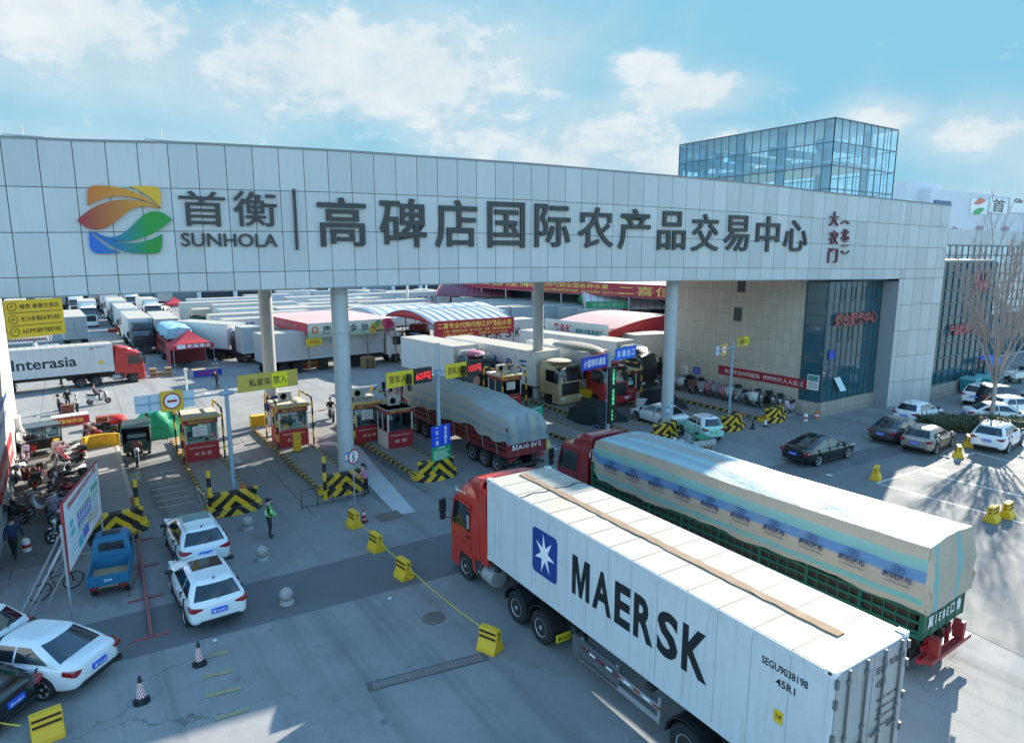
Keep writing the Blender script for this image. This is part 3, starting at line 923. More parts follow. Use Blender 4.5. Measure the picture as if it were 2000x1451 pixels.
tag(b.build('wall_sign', [M_blue, M_whitetxt], None, (XW - .01, p.y, p.z), smooth=0), 'small blue sign on the tan wall above the scooters', 'sign')
p = GX(1338, 723, XW)
b = MB(); b.box(-.2, 0, -.3, .3, -.38, .38, 0); b.box(-.215, -.2, -.25, .25, -.33, .33, 1)
tag(b.build('meter_box', [M_white, mat('cream_door', (.6, .57, .5), .5)], None, (XW - .01, p.y, p.z), smooth=0, bevel=.01), 'cream meter box on the tan wall by the column', 'box')
# roof pavilion of glass
M_pav, nt, b_ = new_mat('pavilion_glass')
nt.nodes.remove(b_)
tr = nn(nt, 'ShaderNodeBsdfTransparent'); tr.inputs[0].default_value = (.80, .93, .97, 1)
gs = nn(nt, 'ShaderNodeBsdfGlossy'); gs.inputs['Color'].default_value = (.66, .86, 1.0, 1); gs.inputs['Roughness'].default_value = .02
mx = nn(nt, 'ShaderNodeMixShader'); fr_ = nn(nt, 'ShaderNodeFresnel'); fr_.inputs[0].default_value = 1.55
nt.links.new(nmath(nt, 'ADD', fr_.outputs[0], .1), mx.inputs[0]); nt.links.new(tr.outputs[0], mx.inputs[1]); nt.links.new(gs.outputs[0], mx.inputs[2])
nt.links.new(mx.outputs[0], nt.nodes['Material Output'].inputs[0])
pc = GY(1632, 230, 27.4); pl = GX(1328, 282, pc.x); pr = GY(1755, 252, 27.4)
px0, px1, py0, py1, pz0, pz1 = pc.x, pr.x, 27.4, pl.y, 15.0, pc.z
pav = thing('roof_pavilion', 'glass box pavilion with dark mullions standing on the roof of the service building', 'pavilion', (px0, py0, pz0))
PO = Vector((px0, py0, pz0)); W_, D_, H_ = px1 - px0, py1 - py0, pz1 - pz0
b = MB(); b.box(0, W_, 0, D_, 0, H_ - .1); 
b.f = b.f[2:]; b.m = b.m[2:]
b.build('glazing', M_pav, pav, smooth=0)
b = MB(); rows = 4
for i in range(20):
    y = D_ * i / 19
    for x in (0, W_): b.box(x - .025, x + .025, y - .025, y + .025, 0, H_)
for i in range(10):
    x = W_ * i / 9
    for y in (0, D_): b.box(x - .025, x + .025, y - .025, y + .025, 0, H_)
for k in range(rows + 1):
    z = H_ - k * 1.58
    if z < 0: continue
    for x in (0, W_): b.box(x - .05, x + .05, 0, D_, z - .035, z + .035)
    for y in (0, D_): b.box(0, W_, y - .05, y + .05, z - .035, z + .035)
b.build('mullion', mat('slate_mullion', (.13, .18, .21), .4), pav, smooth=0)
b = MB()
for i in range(4):
    y = 1.4 + i * (D_ - 2.8) / 3
    for x in (1.6, W_ - 1.6): b.box(x - .25, x + .25, y - .25, y + .25, 0, H_ - .1)
    b.box(.3, W_ - .3, y - .15, y + .15, H_ - 1.9, H_ - 1.3)
b.build('inner_frame', mat('blue_grey_frame', (.34, .44, .52), .6), pav, smooth=0)
b = MB(); b.box(.06, W_ - .06, .06, D_ - .06, H_ - .09, H_ - .02); b.box(.4, W_ - .4, .4, D_ - .4, 2.9, 3.1)
b.build('roof', mat('pavilion_roof', (.5, .6, .66), .6), pav, smooth=0)

# ================================================================== LEFT GATEHOUSE
gh = thing('gatehouse', 'pale rendered gatehouse whose side wall stands at the left edge', 'building', (-10, 40, 0))
b = MB(); b.box(-8, 6.7, -12.5, 9.6, 0, 10.5); b.build('side_wall', mat('cream_render', (.52, .50, .46), .8, var=.1, scale=.5, dirt=.25, streak=.35), gh, smooth=0)
b = MB(); b.box(6.7, 6.85, -10, 9.6, 0, .35); b.build('plinth', M_grey, gh, smooth=0)
b = MB(); b.box(6.705, 6.76, -5.5, 3.5, 1.0, 2.2, 0); b.text('高碑店市政府 首衡集团 平安市场', (6.765, -1, 1.6), (0, 1, 0), (0, 0, 1), 8, .5, 1)
b.build('red_banner', [M_red, mat('banner_white', (.7, .62, .6), .6)], gh, smooth=0)
b = MB(); b.box(6.705, 6.75, -5.0, 3.8, 2.5, 4.4, 0); b.box(6.75, 6.758, -5.0, 3.8, 4.1, 4.4, 1); b.text('农产品交易中心 分区示意图', (6.762, -.6, 3.5), (0, 1, 0), (0, 0, 1), 6, .5, 1)
b.build('notice_board', [mat('pale_board', (.6, .66, .72), .5), M_blue], gh, smooth=0)
b = MB(); b.box(6.705, 6.95, 7.2, 7.9, 1.3, 2.2, 0); b.build('meter_box', M_white, gh, smooth=0, bevel=.02)

# ================================================================== FAR SETTING BUILDINGS
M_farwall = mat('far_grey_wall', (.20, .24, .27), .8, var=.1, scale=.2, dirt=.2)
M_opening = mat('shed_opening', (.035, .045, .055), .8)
def box_building(name, label, x0, x1, y0, y1, h, m):
    t = thing(name, label, 'building', ((x0 + x1) / 2, (y0 + y1) / 2, 0))
    b = MB(); b.box(-(x1 - x0) / 2, (x1 - x0) / 2, -(y1 - y0) / 2, (y1 - y0) / 2, 0, h); b.build('wall', m, t, smooth=0)
    return t
A_, B_ = G(-40, 606), G(930, 574)
fh = thing('market_hall', 'long grey market hall closing the far end of the yard, with dark bays', 'building', ((A_.x + B_.x) / 2, (A_.y + B_.y) / 2, 0), heading(A_, B_))
L_ = (B_ - A_).length
b = MB(); b.box(-L_ / 2, L_ / 2, 0, 40, 0, 14); b.build('wall', M_farwall, fh, smooth=0)
for k in range(14):
    x = -L_ / 2 + 6 + k * (L_ - 12) / 13
    if k in (3, 4, 9, 10): continue
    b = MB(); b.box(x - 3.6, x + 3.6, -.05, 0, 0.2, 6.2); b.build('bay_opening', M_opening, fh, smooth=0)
for k in range(15):
    x = -L_ / 2 + 1.5 + k * (L_ - 3) / 14
    b = MB(); b.box(x - .45, x + .45, -.9, -.06, 0, 14); b.build('pillar', mat('white_pillar', (.66, .68, .68), .6), fh, smooth=0)
# red banner hall
p, q = G(878, 558, 5.7), G(1318, 586, 5.7)
rh = thing('fruit_hall', 'open fruit hall with a very long crimson banner along its eave', 'building', ((p.x + q.x) / 2, (p.y + q.y) / 2, 0), heading(p, q))
L_ = (q - p).length
b = MB(); b.box(-L_ / 2, L_ / 2 + 6, .3, 30, 5.6, 7.4); b.build('roof', mat('pale_roof_sheet', (.50, .53, .55), .6), rh, smooth=0)
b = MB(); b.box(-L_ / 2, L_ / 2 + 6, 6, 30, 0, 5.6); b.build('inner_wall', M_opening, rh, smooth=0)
b = MB(); b.box(-L_ / 2, L_ / 2 + 6, -.05, .2, 5.7, 7.5); b.build('banner', mat('crimson_banner', (.40, .02, .045), .55, var=.08), rh, smooth=0)
b = MB()
for (txt, xx, zz, w, h) in (('二喜佳果', L_ * -.18, 6.8, 15, 1.05), ('代购代销全国各种水果', L_ * .135, 6.95, 14.5, .72), ('精品榴莲全品 柑橘类 葡萄类 椰子等品种  二喜:13718759986  王晨:13011119666', L_ * .155, 6.15, 18, .42), ('二喜佳', L_ * .405, 6.6, 9.5, 1.25)):
    b.text(txt, (xx, -.06, zz), (1, 0, 0), (0, 0, 1), w, h, 0, 0, .0)
b.build('lettering', M_ytxt, rh, smooth=0)
for k in range(8):
    b = MB(); x = -L_ / 2 + 3 + k * (L_ - 4) / 7; b.cyl((x, .15, 0), (x, .15, 5.7), .12, n=8); b.build('post', M_steel, rh)
# blue glass annexe right of the gate, window-grid block and tall sign block behind
def grid_front(t, x0, x1, z0, z1, nx, nz, mg, mf, y=-.03, th=.05):
    b = MB(); b.box(x0, x1, y - .01, y, z0, z1); b.build('glazing', mg, t, smooth=0)
    b = MB()
    for i in range(nx + 1): x = lerp(x0, x1, i / nx); b.box(x - th, x + th, y - .08, y - .012, z0, z1)
    for k in range(nz + 1): z = lerp(z0, z1, k / nz); b.box(x0, x1, y - .075, y - .014, z - th, z + th)
    b.build('glazing_bar', mf, t, smooth=0)
an = thing('glass_annexe', 'lower blue glass annexe just right of the gate, lettered N4', 'building', (62, 25.0, 0))
b = MB(); b.box(-5.8, 5.6, 0, 20, 0, 11.1); b.build('wall', M_grey, an, smooth=0)
grid_front(an, -5.7, 5.6, 1.0, 10.9, 10, 9, M_curtain, M_mull)
b = MB(); b.text('N4', (2.6, -.2, 9.2), (1, 0, 0), (0, 0, 1), 2.5, 2.0, 0, .06, .02); b.text('产品检测中心', (.3, -.2, 5.4), (1, 0, 0), (0, 0, 1), 5.5, .95, 0, .06, .03); b.build('lettering', mat('faded_red_letter', (.36, .10, .10), .5), an, smooth=0)
b = MB(); b.box(-5.8, 5.6, -.4, -.02, 0, .98); b.build('plinth', M_tanx, an, smooth=0)
wb = thing('window_block', 'white walled office block with a grid of windows behind the bare tree', 'building', (88, 31, 0))
b = MB(); b.box(-20, 40, 0, 25, 0, 14.0); b.build('wall', mat('pale_office_wall', (.55, .56, .55), .7, streak=.2), wb, smooth=0)
grid_front(wb, -19.5, 40, 5.6, 12.4, 44, 7, glass('sky_reflection_glass', (.50, .54, .52), .12), mat('window_bar', (.08, .08, .08), .5), -.04, .05)  # pale upper panes: the sky's reflection is put into the glass colour
grid_front(wb, -19.5, 40, .3, 5.0, 30, 3, M_curtain, M_mull, -.05, .05)
sb = thing('sign_block', 'tall hazy office block at the right, with round logo signs along its parapet', 'building', (150, 60, 0))
b = MB(); b.box(-19, 90, 0, 25, 0, 23.2); b.box(-23.5, -11, 2, 12, 0, 24.4); b.build('wall', mat('hazed_cladding', (.58, .62, .66), .7), sb, smooth=0)  # distance haze is put into the pale cladding colour
def sgn(px, py): p = GY(px, py, 59.8); return p.x - 150, p.z
b = MB()
for (pa, pb, mi) in (((1898, 388), (1927, 419), 0), ((1935, 386), (1965, 418), 0), ((1974, 385), (2010, 418), 0), ((1826, 391), (1857, 403), 2)):
    (xa, za), (xb, zb_) = sgn(*pa), sgn(*pb); b.box(xa, xb, -.25, -.05, zb_, za, mi)
b.build('sign_panel', [M_white, M_letter, mat('navy_screen', (.05, .10, .2), .4)], sb, smooth=0); b = MB()
for ch, px, py, w, h, mi in (('首', 1950, 402, 24, 26, 1), ('衡', 1991, 401, 26, 26, 1), ('集', 1865, 450, 13, 14, 3), ('配', 1914, 449, 13, 14, 3), ('中', 1963, 448, 13, 14, 3), ('心', 2010, 447, 13, 14, 3)):
    (xc, zc), (x1, _), (_, z1) = sgn(px, py), sgn(px + w / 2, py), sgn(px, py - h / 2); b.text(ch, (xc, -.27, zc), (1, 0, 0), (0, 0, 1), 2 * (x1 - xc), 2 * (z1 - zc), mi, 0, .015)
b.build('sign_lettering', [M_white, M_letter, M_white, mat('pale_red_letter', (.42, .16, .17), .6)], sb, smooth=0); b = MB()
(xc, zc) = sgn(1912, 403)
for (dz, sg, mi) in ((.75, 1, 4), (-.75, -1, 5)):
    rr_ = [(xc - 2.6 + 5.2 * i / 12, -.28, zc + dz + sg * .8 * math.sin(PI * i / 12) + .8 * (i / 12 - .5)) for i in range(13)]; lo_ = [(x, y, zc + dz + .8 * (i / 12 - .5) - sg * .4 * math.sin(PI * i / 12)) for i, (x, y, z) in enumerate(rr_)]
    b.loft([rr_, lo_], mi, cap=False, closed=False)
b.build('logo', [M_white, M_letter, mat('navy_screen', (.05, .10, .2), .4), mat('pale_red_letter', (.42, .16, .17), .6), mat('coral_leaf', (.65, .16, .10), .5), mat('green_leaf', (.05, .35, .12), .5)], sb, smooth=0)
grid_front(sb, -18, 89, 3, 11, 44, 6, glass('office_glass', (.10, .13, .14), .06), mat('window_bar', (.08, .08, .08), .5), -.04, .07)

# ================================================================== LORRIES
# local frame of a lorry: +X forwards, +Y to its left, Z up; x = 0 at the front face of the load body
_wheel = {}
def wheel_mesh(r, w, lug):
    key = (r, w, lug)
    if key not in _wheel:
        t = MB(); ri_ = .56 if lug else .70
        t.lathe([(r * ri_, -w / 2 + .02), (r * (ri_ + .05), -w / 2), (r * .93, -w / 2), (r, -w / 2 + .04), (r, w / 2 - .04), (r * .93, w / 2), (r * (ri_ + .05), w / 2), (r * ri_, w / 2 - .02)], axis='y', n=26)
        ty = t.build('tyre', M_rubber)
        k = MB(); e = w / 2
        k.lathe([(r * (ri_ + .005), e - .03), (r * (ri_ - .01), e - .005), (r * (ri_ - .06), e - .02), (r * (ri_ - .12), e - .085), (r * .3, e - .10), (r * .27, e - .05), (r * .15, e - .03), (r * .12, e - .0), (.001, e + .002)], axis='y', n=20)
        if lug:
            for i in range(8):
                a = 2 * PI * i / 8
                k.cyl((r * .36 * math.cos(a), e - .10, r * .36 * math.sin(a)), (r * .36 * math.cos(a), e - .06, r * .36 * math.sin(a)), r * .045, n=6)
        else:
            for i in range(5):
                a = 2 * PI * i / 5
                c_, s_ = math.cos(a), math.sin(a)
                k.add([(r * .14 * c_ - .03 * s_, e - .03, r * .14 * s_ + .03 * c_), (r * .14 * c_ + .03 * s_, e - .03, r * .14 * s_ - .03 * c_), (r * .66 * c_ + .05 * s_, e - .012, r * .66 * s_ - .05 * c_), (r * .66 * c_ - .05 * s_, e - .012, r * .66 * s_ + .05 * c_)], [(0, 1, 2, 3)])
        ri = k.build('rim', M_steel if lug else M_alloy)
        bk = None
        _wheel[key] = (ty.data, ri.data)
        bpy.data.objects.remove(ty); bpy.data.objects.remove(ri)
    return _wheel[key]
def wheel(parent, x, y, r, w, rim=True, lug=True):
    tm, rm = wheel_mesh(r, w, lug)
    o = bpy.data.objects.new('wheel', tm); C.objects.link(o); o.parent = parent
    o.location = (x, y, r)
    if y < 0: o.rotation_euler = (0, 0, PI)
    if rim:
        k = bpy.data.objects.new('rim', rm); C.objects.link(k); k.parent = o
    return o

def ring_outline(xr, xf, w, c):
    """plan outline of a cab level: rear x, front x, half width, front corner radius"""
    pts = [(xr, -w)]
    for i in range(5):
        a = -PI / 2 + (PI / 2) * i / 4
        pts.append((xf - c + c * math.cos(a), -w + c + c * math.sin(a)))
    for i in range(5):
        a = (PI / 2) * i / 4
        pts.append((xf - c + c * math.cos(a), w - c + c * math.sin(a)))
    pts.append((xr, w))
    return pts

def tractor(root, m_body, m_lower=None, fairing='open', sleeper=True, detail=True, x0=.45, topz=3.62, trim=None, plate=True, brand=None):
    """cab-over tractor: cab, doors, glass, grille, bumper, lamps, mirrors, chassis, wheels"""
    m_lower = m_lower or m_body
    xr, xf = x0, x0 + 2.25
    T = topz
    levels = [(.98, xf, 1.22, .22), (1.55, xf, 1.24, .22), (2.0, xf - .02, 1.24, .24), (2.35, xf - .07, 1.235, .26), (2.95, xf - .27, 1.21, .32), (3.15, xf - .36, 1.18, .36), (T - .22, xf - .72, 1.12, .42), (T, xf - 1.2, 1.0, .46)]
    b = MB()
    b.loft([[(x, y, z) for (x, y) in ring_outline(xr, f, w, c)] for (z, f, w, c) in levels], 0)
    cab = b.build('cab', m_body, root, smooth=50)
    def fr(z):
        for a, c in zip(levels, levels[1:]):
            if a[0] <= z <= c[0]:
                t = (z - a[0]) / (c[0] - a[0]); return [lerp(a[i], c[i], t) for i in (1, 2, 3)]
    # windscreen wraps the front corners
    b = MB(); rr = []
    for z in (2.02, 2.35, 2.7, 2.93):
        f, w, c = fr(z); o = ring_outline(xr, f + .014, w + .014, c)[2:-2]
        rr.append([(x, y, z) for (x, y) in o])
    b.loft(rr, 0, cap=False, closed=False); b.build('windscreen', M_glass, root)
    b = MB(); rr = []
    for z in (.98, 1.5, 1.9):
        f, w, c = fr(z); o = ring_outline(xr, f + .016, w, c)
        rr.append([(x, y * .86, z) for (x, y) in o[3:-3]])
    b.loft(rr, 0, cap=False, closed=False)
    for z in (1.1, 1.25, 1.4, 1.55, 1.7):
        b.box(xf + .01, xf + .035, -.95, .95, z, z + .05, 1)
    b.build('grille', [M_black, M_darkmetal if trim is None else trim], root)
    if brand and detail:
        b = MB(); b.text(brand, (xf + .04, 0, 1.78), (0, 1, 0), (0, 0, 1), .9, .12, 0); b.build('lettering', M_steel, root, smooth=0)
    # bumper with corners
    b = MB(); b.loft([[(x, y, z) for (x, y) in ring_outline(xf - .75, xf + .08, 1.24, .25)] for z in (.34, .5, .96)], 0)
    b.build('bumper', m_lower, root, bevel=.02 if detail else 0)
    for s in (-1, 1):
        b = MB(); b.cbox((xf + .05, s * .92, .74), (.1, .42, .2)); b.build('headlight', M_lamp_white, root, bevel=.03 if detail else 0)
        # door with window
        y = s * 1.243
        b = MB()
        b.prism([(xr + .62, 1.02), (xf - .28, 1.02), (xf - .12, 1.9), (xf - .42, 2.98), (xr + .62, 2.98)], min(y, y + s * .012), max(y, y + s * .012), 'y')
        if detail:
            d = b.build('door', m_body, root, smooth=0, bevel=.006)
            h = MB(); h.cbox((xr + .78, y + s * .03, 1.75), (.2, .04, .05)); h.build('handle', M_black, d)
        b = MB(); yy = y + s * .014
        b.prism([(xr + .72, 2.0), (xf - .24, 1.92), (xf - .48, 2.86), (xr + .72, 2.86)], min(yy, yy + s * .006), max(yy, yy + s * .006), 'y')
        b.build('side_window', M_glass, root, smooth=0)
        # mirror arm and housing
        b = MB(); b.tube([(xf - .35, s * 1.25, 2.8), (xf - .05, s * 1.5, 2.85), (xf - .02, s * 1.52, 2.1), (xf - .3, s * 1.25, 2.05)], .02, 6)
        b.cbox((xf - .03, s * 1.53, 2.5), (.12, .24, .5)); b.cbox((xf - .03, s * 1.53, 2.1), (.12, .2, .22))
        b.build('mirror', M_black, root, bevel=.02 if detail else 0)
        # wheel arch, steps and tank
        b = MB(); ar = .66; ax = xf - 1.15
        arc = [(ax + ar * math.cos(PI * i / 10), .62 + ar * math.sin(PI * i / 10)) for i in range(11)]
        arc2 = [(ax + (ar + .16) * math.cos(PI * i / 10), .62 + (ar + .16) * math.sin(PI * i / 10)) for i in range(11)]
        b.prism(arc + arc2[::-1], s * .8 if s < 0 else .8, s * 1.25, 'y') if s > 0 else b.prism(arc + arc2[::-1], -1.25, -.8, 'y')
        b.build('fender', m_lower, root)
        if detail:
            b = MB(); b.cbox((xf - .32, s * 1.15, .62), (.42, .16, .06)); b.cbox((xr + .15, s * 1.1, .85), (.5, .25, .7)); b.build('step', M_darkmetal, root, bevel=.02)
            b = MB(); b.cyl((x0 - .75, s * .92, .72), (x0 + .15, s * .92, .72), .31, n=18); b.build('fuel_tank', M_steel, root)
    # visor and roof fairing
    b = MB(); f, w, c = fr(2.98); o = ring_outline(xr, f + .22, w + .02, c)[2:-2]; o2 = ring_outline(xr, fr(3.05)[0], w, c)[2:-2]
    b.loft([[(x, y, 2.93) for x, y in o], [(x, y, 2.97) for x, y in o], [(x, y, 3.10) for x, y in o2]], 0, cap=False, closed=False); b.build('sun_visor', M_black if trim is None else trim, root)
    if fairing == 'open':          # wide air deflector standing on the roof, open to the rear
        b = MB(); rr = []
        for (x, zt, w) in ((xf - 1.0, T + .02, .98), (xf - 1.55, T + .22, 1.1), (xf - 2.05, T + .32, 1.17), (xf - 2.35, T + .36, 1.19)):
            rr.append([(x, -w, T - .5), (x, -w, zt - .12), (x, -w * .9, zt), (x, 0, zt + .05), (x, w * .9, zt), (x, w, zt - .12), (x, w, T - .5)])
        b.loft(rr, 0, cap=False, closed=False); o = b.build('air_deflector', m_body, root)
        md = o.modifiers.new('shell', 'SOLIDIFY'); md.thickness = .05
        if detail:
            for s in (-1, 1):
                b = MB(); b.prism([(x0 - .55, 1.1), (x0 + .04, 1.1), (x0 + .04, T + .1), (x0 - .35, T + .1)], s * 1.2 - .02, s * 1.2 + .02, 'y')
                b.build('side_deflector', m_body, root, smooth=0, bevel=.01)
    elif fairing == 'high':
        b = MB(); rr = []
        for (x, zt, w) in ((xf - .72, T - .2, .9), (xf - 1.1, T + .2, 1.0), (xf - 1.6, T + .36, 1.04), (xr + .04, T + .38, 1.04)):
            rr.append([(x, -w, T - .4), (x, -w, zt - .15), (x, -w * .85, zt), (x, w * .85, zt), (x, w, zt - .15), (x, w, T - .4)])
        b.loft(rr, 0); b.build('roof_fairing', m_body, root, bevel=.03)
    # chassis and wheels
    b = MB()
    for s in (-1, 1): b.box(-4.2, xf - .3, s * .42 - .05, s * .42 + .05, .72, .98)
    b.box(-4.1, -3.9, -.45, .45, .7, .95); b.box(xr - .1, xr + .1, -.45, .45, .7, .95); b.cbox((-2.4, 0, 1.08), (1.1, .9, .14))
    b.build('chassis', M_darkmetal, root)
    if detail:
        b = MB()
        for s in (-1, 1):
            for ax in (-1.75, -3.1):
                arc = [(ax + .62 * math.cos(PI * i / 8), .55 + .62 * math.sin(PI * i / 8)) for i in range(9)]
                arc2 = [(ax + .66 * math.cos(PI * i / 8), .55 + .66 * math.sin(PI * i / 8)) for i in range(9)]
                g = MB(); g.prism(arc + arc2[::-1], s * .95 - .3, s * .95 + .3, 'y'); g.build('mudguard', M_black, root)
    for s in (-1, 1):
        wheel(root, xf - 1.15, s * 1.06, .52, .34, detail)
        for ax in (-1.75, -3.1):
            wheel(root, ax, s * .93, .52, .60, detail)
    if plate and detail:
        b = MB(); b.cbox((xf + .1, 0, .55), (.02, .5, .16)); b.build('number_plate', M_plate_y, root)
    return cab

def trailer_running_gear(root, length, axles=(-8.75, -10.05, -11.35), detail=True, guard=None, tail=None):
    b = MB()
    for s in (-1, 1): b.box(-length, -.3, s * .5 - .06, s * .5 + .06, .98, 1.34)
    for x in (-.4, -4.6, -7.6, -length + .2): b.box(x - .1, x + .1, -1.15, 1.15, 1.14, 1.3)
    for s in (-1, 1):
        b.box(-4.7, -4.6, s * .75 - .06, s * .75 + .06, .3, 1.1); b.box(-4.85, -4.45, s * .75 - .15, s * .75 + .15, .25, .31)
    b.build('trailer_frame', M_darkmetal, root)
    for s in (-1, 1):
        for ax in axles:
            wheel(root, ax, s * .95, .52, .58, detail)
            if detail:
                arc = [(ax + .60 * math.cos(PI * i / 8), .55 + .60 * math.sin(PI * i / 8)) for i in range(9)]
                arc2 = [(ax + .64 * math.cos(PI * i / 8), .55 + .64 * math.sin(PI * i / 8)) for i in range(9)]
                g = MB(); g.prism(arc + arc2[::-1], s * .95 - .3, s * .95 + .3, 'y'); g.build('mudguard', M_black, root)
        if guard:
            g = MB()
            for z in (.62, .95): g.box(axles[0] + .85, -5.0, s * 1.2 - .02, s * 1.2 + .02, z - .07, z + .07, 0)
            n = 9
            for i in range(n):
                x = lerp(axles[0] + .95, -5.2, i / (n - 1)); g.box(x - .12, x + .12, s * 1.2 + s * .021, s * 1.2 + s * .026, .92, .98, 1 + i % 2)
            for x in (axles[0] + .9, -6.5, -5.05): g.box(x - .04, x + .04, s * 1.16 - .03, s * 1.16 + .03, .5, 1.2, 0)
            g.build('side_guard', [M_steel, M_lamp_red, M_whitetxt], root, smooth=0)
    if tail:
        b = MB(); b.box(-length - .05, -length + .08, -1.18, 1.18, .48, .62); b.box(-length, -length + .1, -.7, -.6, .6, 1.1); b.box(-length, -length + .1, .6, .7, .6, 1.1)
        b.build('rear_bumper', tail, root)
        for s in (-1, 1):
            b = MB(); b.cbox((-length - .03, s * .95, .95), (.06, .4, .14)); b.build('tail_light', M_lamp_red, root)

M_cbox = mat('reefer_white', (0.63, 0.65, 0.66), .42, var=.05, scale=.7, dirt=.34, dirtcol=(.40, .38, .33), streak=.42)
M_croof = mat('reefer_roof_white', (0.41, 0.38, 0.32), .6, var=.05, scale=.8, dirt=.6, dirtcol=(.46, .34, .2))
M_seam = mat('panel_seam', (.38, .41, .44), .6)
M_doorg = mat('grey_door', (.33, .34, .34), .5, dirt=.4, streak=.4)
def van_box(root, length, w, z0, h, seams=1.0, detail=True, rails=M_seam, m_side=M_cbox, m_roof=M_croof, name='load_box', doors=M_doorg, ribs=False):
    hw = w / 2; z1 = z0 + h
    b = MB(); b.box(-length, 0, -hw, hw, z0, z1 - .012, 0)
    o = b.build(name, m_side, root, smooth=0)
    b = MB(); b.box(-length + .02, -.02, -hw + .02, hw - .02, z1 - .012, z1, 0)
    n = max(2, int(length / seams))
    if detail:
        for i in range(1, n):
            x = -length * i / n; b.box(x - .016, x + .016, -hw + .03, hw - .03, z1, z1 + .006, 1)
    b.build('roof', [m_roof, mat('roof_seam', (.22, .19, .15), .7)], root, smooth=0)
    b = MB()
    for s in (-1, 1):
        y0, y1 = (hw, hw + .02) if s > 0 else (-hw - .02, -hw)
        b.box(-length, 0, y0, y1, z1 - .12, z1 - .005, 0); b.box(-length, 0, y0, y1, z0, z0 + .14, 0)
        for x in (-length, -.09): b.box(x, x + .09, y0, y1, z0 + .14, z1 - .12, 0)
    b.build('edge_rail', m_side, root, smooth=0, bevel=.006 if detail else 0)
    if detail:
        for s in (-1, 1):
            b = MB(); y0, y1 = (hw, hw + .004) if s > 0 else (-hw - .004, -hw)
            for i in range(1, n):
                x = -length * i / n; b.box(x - .008, x + .008, y0, y1, z0 + .14, z1 - .12)
            b.build('panel_seams', rails, root, smooth=0)
    # rear doors with lock rods
    for s in (-1, 1):
        d = MB(); y0, y1 = (.012, hw - .05) if s > 0 else (-hw + .05, -.012)
        d.box(-length - .03, -length, y0, y1, z0 + .06, z1 - .06, 0)
        dd = d.build('rear_door', doors, root, smooth=0, bevel=.008 if detail else 0)
        if detail:
            k = MB()
            for t in (.22, .72):
                y = lerp(y0, y1, t); k.cyl((-length - .06, y, z0 + .02), (-length - .06, y, z1 - .02), .022, n=8)
                for z in (z0 + .2, z0 + h * .5, z1 - .25): k.cbox((-length - .05, y, z), (.05, .1, .07))
                k.box(-length - .09, -length - .06, y - .02, y + .3, z0 + 1.05, z0 + 1.09)
            for z in (z0 + .25, z0 + .8, z0 + 1.5, z0 + 2.2, z1 - .2):
                yy = hw - .03 if s > 0 else -hw + .03
                k.cbox((-length - .03, yy, z), (.07, .07, .16))
            k.build('lock_rod', mat('dark_lock_rod', (.13, .14, .15), .5), dd)
    return o

# ---------------- the hero container lorry
M_hred = mat('orange_red_cab_paint', (.55, .032, .018), .32, var=.08, dirt=.3, dirtcol=(.2, .1, .08), coat=.5)
A_ = Vector((10.93, 17.66, 0)); hd = R(88.6)
hero = thing('container_lorry', 'red cab lorry with a white container bearing big black letters and a blue star', 'lorry', (10.93 + 1.219, 17.75, 0), hd)
CL, CW, CZ, CH = 12.19, 2.438, 1.48, 2.80
tractor(hero, M_hred, fairing='open', x0=.55, topz=3.72)
trailer_running_gear(hero, CL, (-8.9, -10.2, -11.5), True, True, M_steel)
van_box(hero, CL, CW, CZ, CH, .87)
hw = CW / 2
b = MB(); b.box(-5.0 - 1.6, -5.0 + 0.05 - 1.6 + 1.9, 1.10, 1.22, .55, 1.15); b.build('tool_box', mat('dark_tool_box', (.10, .11, .12), .5, dirt=.4), hero, bevel=.02)
b = MB(); y = hw + .006
# blue rounded panel with a seven-pointed star
cx, cz, sw, sh = -3.29, CZ + 1.46, .62, .70
pl_ = []
for (sx_, sz_, a0) in ((1, 1, 0), (-1, 1, 90), (-1, -1, 180), (1, -1, 270)):
    for i in range(6):
        a = R(a0 + 90 * i / 5); pl_.append((cx + sx_ * (sw - .16) + .16 * math.cos(a), cz + sz_ * (sh - .16) + .16 * math.sin(a)))
b.prism(pl_, y, y + .004, 'y', 0)
st = []
for i in range(14):
    a = R(97 + i * 360 / 14); r_ = .60 if i % 2 == 0 else .21
    st.append((cx - r_ * math.cos(a) * .84, cz + r_ * math.sin(a) * 1.05))
b.add([(cx, y + .009, cz)] + [(p[0], y + .009, p[1]) for p in st], [(0, i + 1, (i + 1) % 14 + 1) for i in range(14)], 1)
o = b.build('star_panel', [mat('deep_blue_panel', (.012, .05, .25), .4), M_whitetxt], hero, smooth=0)
b = MB(); letters = 'MAERSK'; x = -4.61; wd = {'M': .76, 'A': .76, 'E': .58, 'R': .68, 'S': .66, 'K': .74}
for chh in letters:
    if chh == 'M':
        mp_ = [(0, 0), (.22, 0), (.22, .62), (.42, 0), (.58, 0), (.78, .62), (.78, 0), (1, 0), (1, 1), (.70, 1), (.5, .38), (.30, 1), (0, 1)]
        b.prism([(x - u * wd['M'], CZ + .89 + v * 1.14) for u, v in mp_], y - .002, y + .001, 'y')
    else:
        b.text(chh, (x - wd[chh] / 2, y, CZ + 1.46), (-1, 0, 0), (0, 0, 1), wd[chh], 1.14, 0, 0, .035)
    x -= wd[chh] + .12
b.build('side_lettering', M_blacktxt, hero, smooth=0); b = MB()
b.text('SEGU9038198', (-11.2, y, CZ + 2.28), (-1, 0, 0), (0, 0, 1), 1.0, .16, 0, 0, .02); b.text('45R1', (-11.25, y, CZ + 2.0), (-1, 0, 0), (0, 0, 1), .42, .16, 0, 0, .02)
b.build('container_number', M_blacktxt, hero, smooth=0)
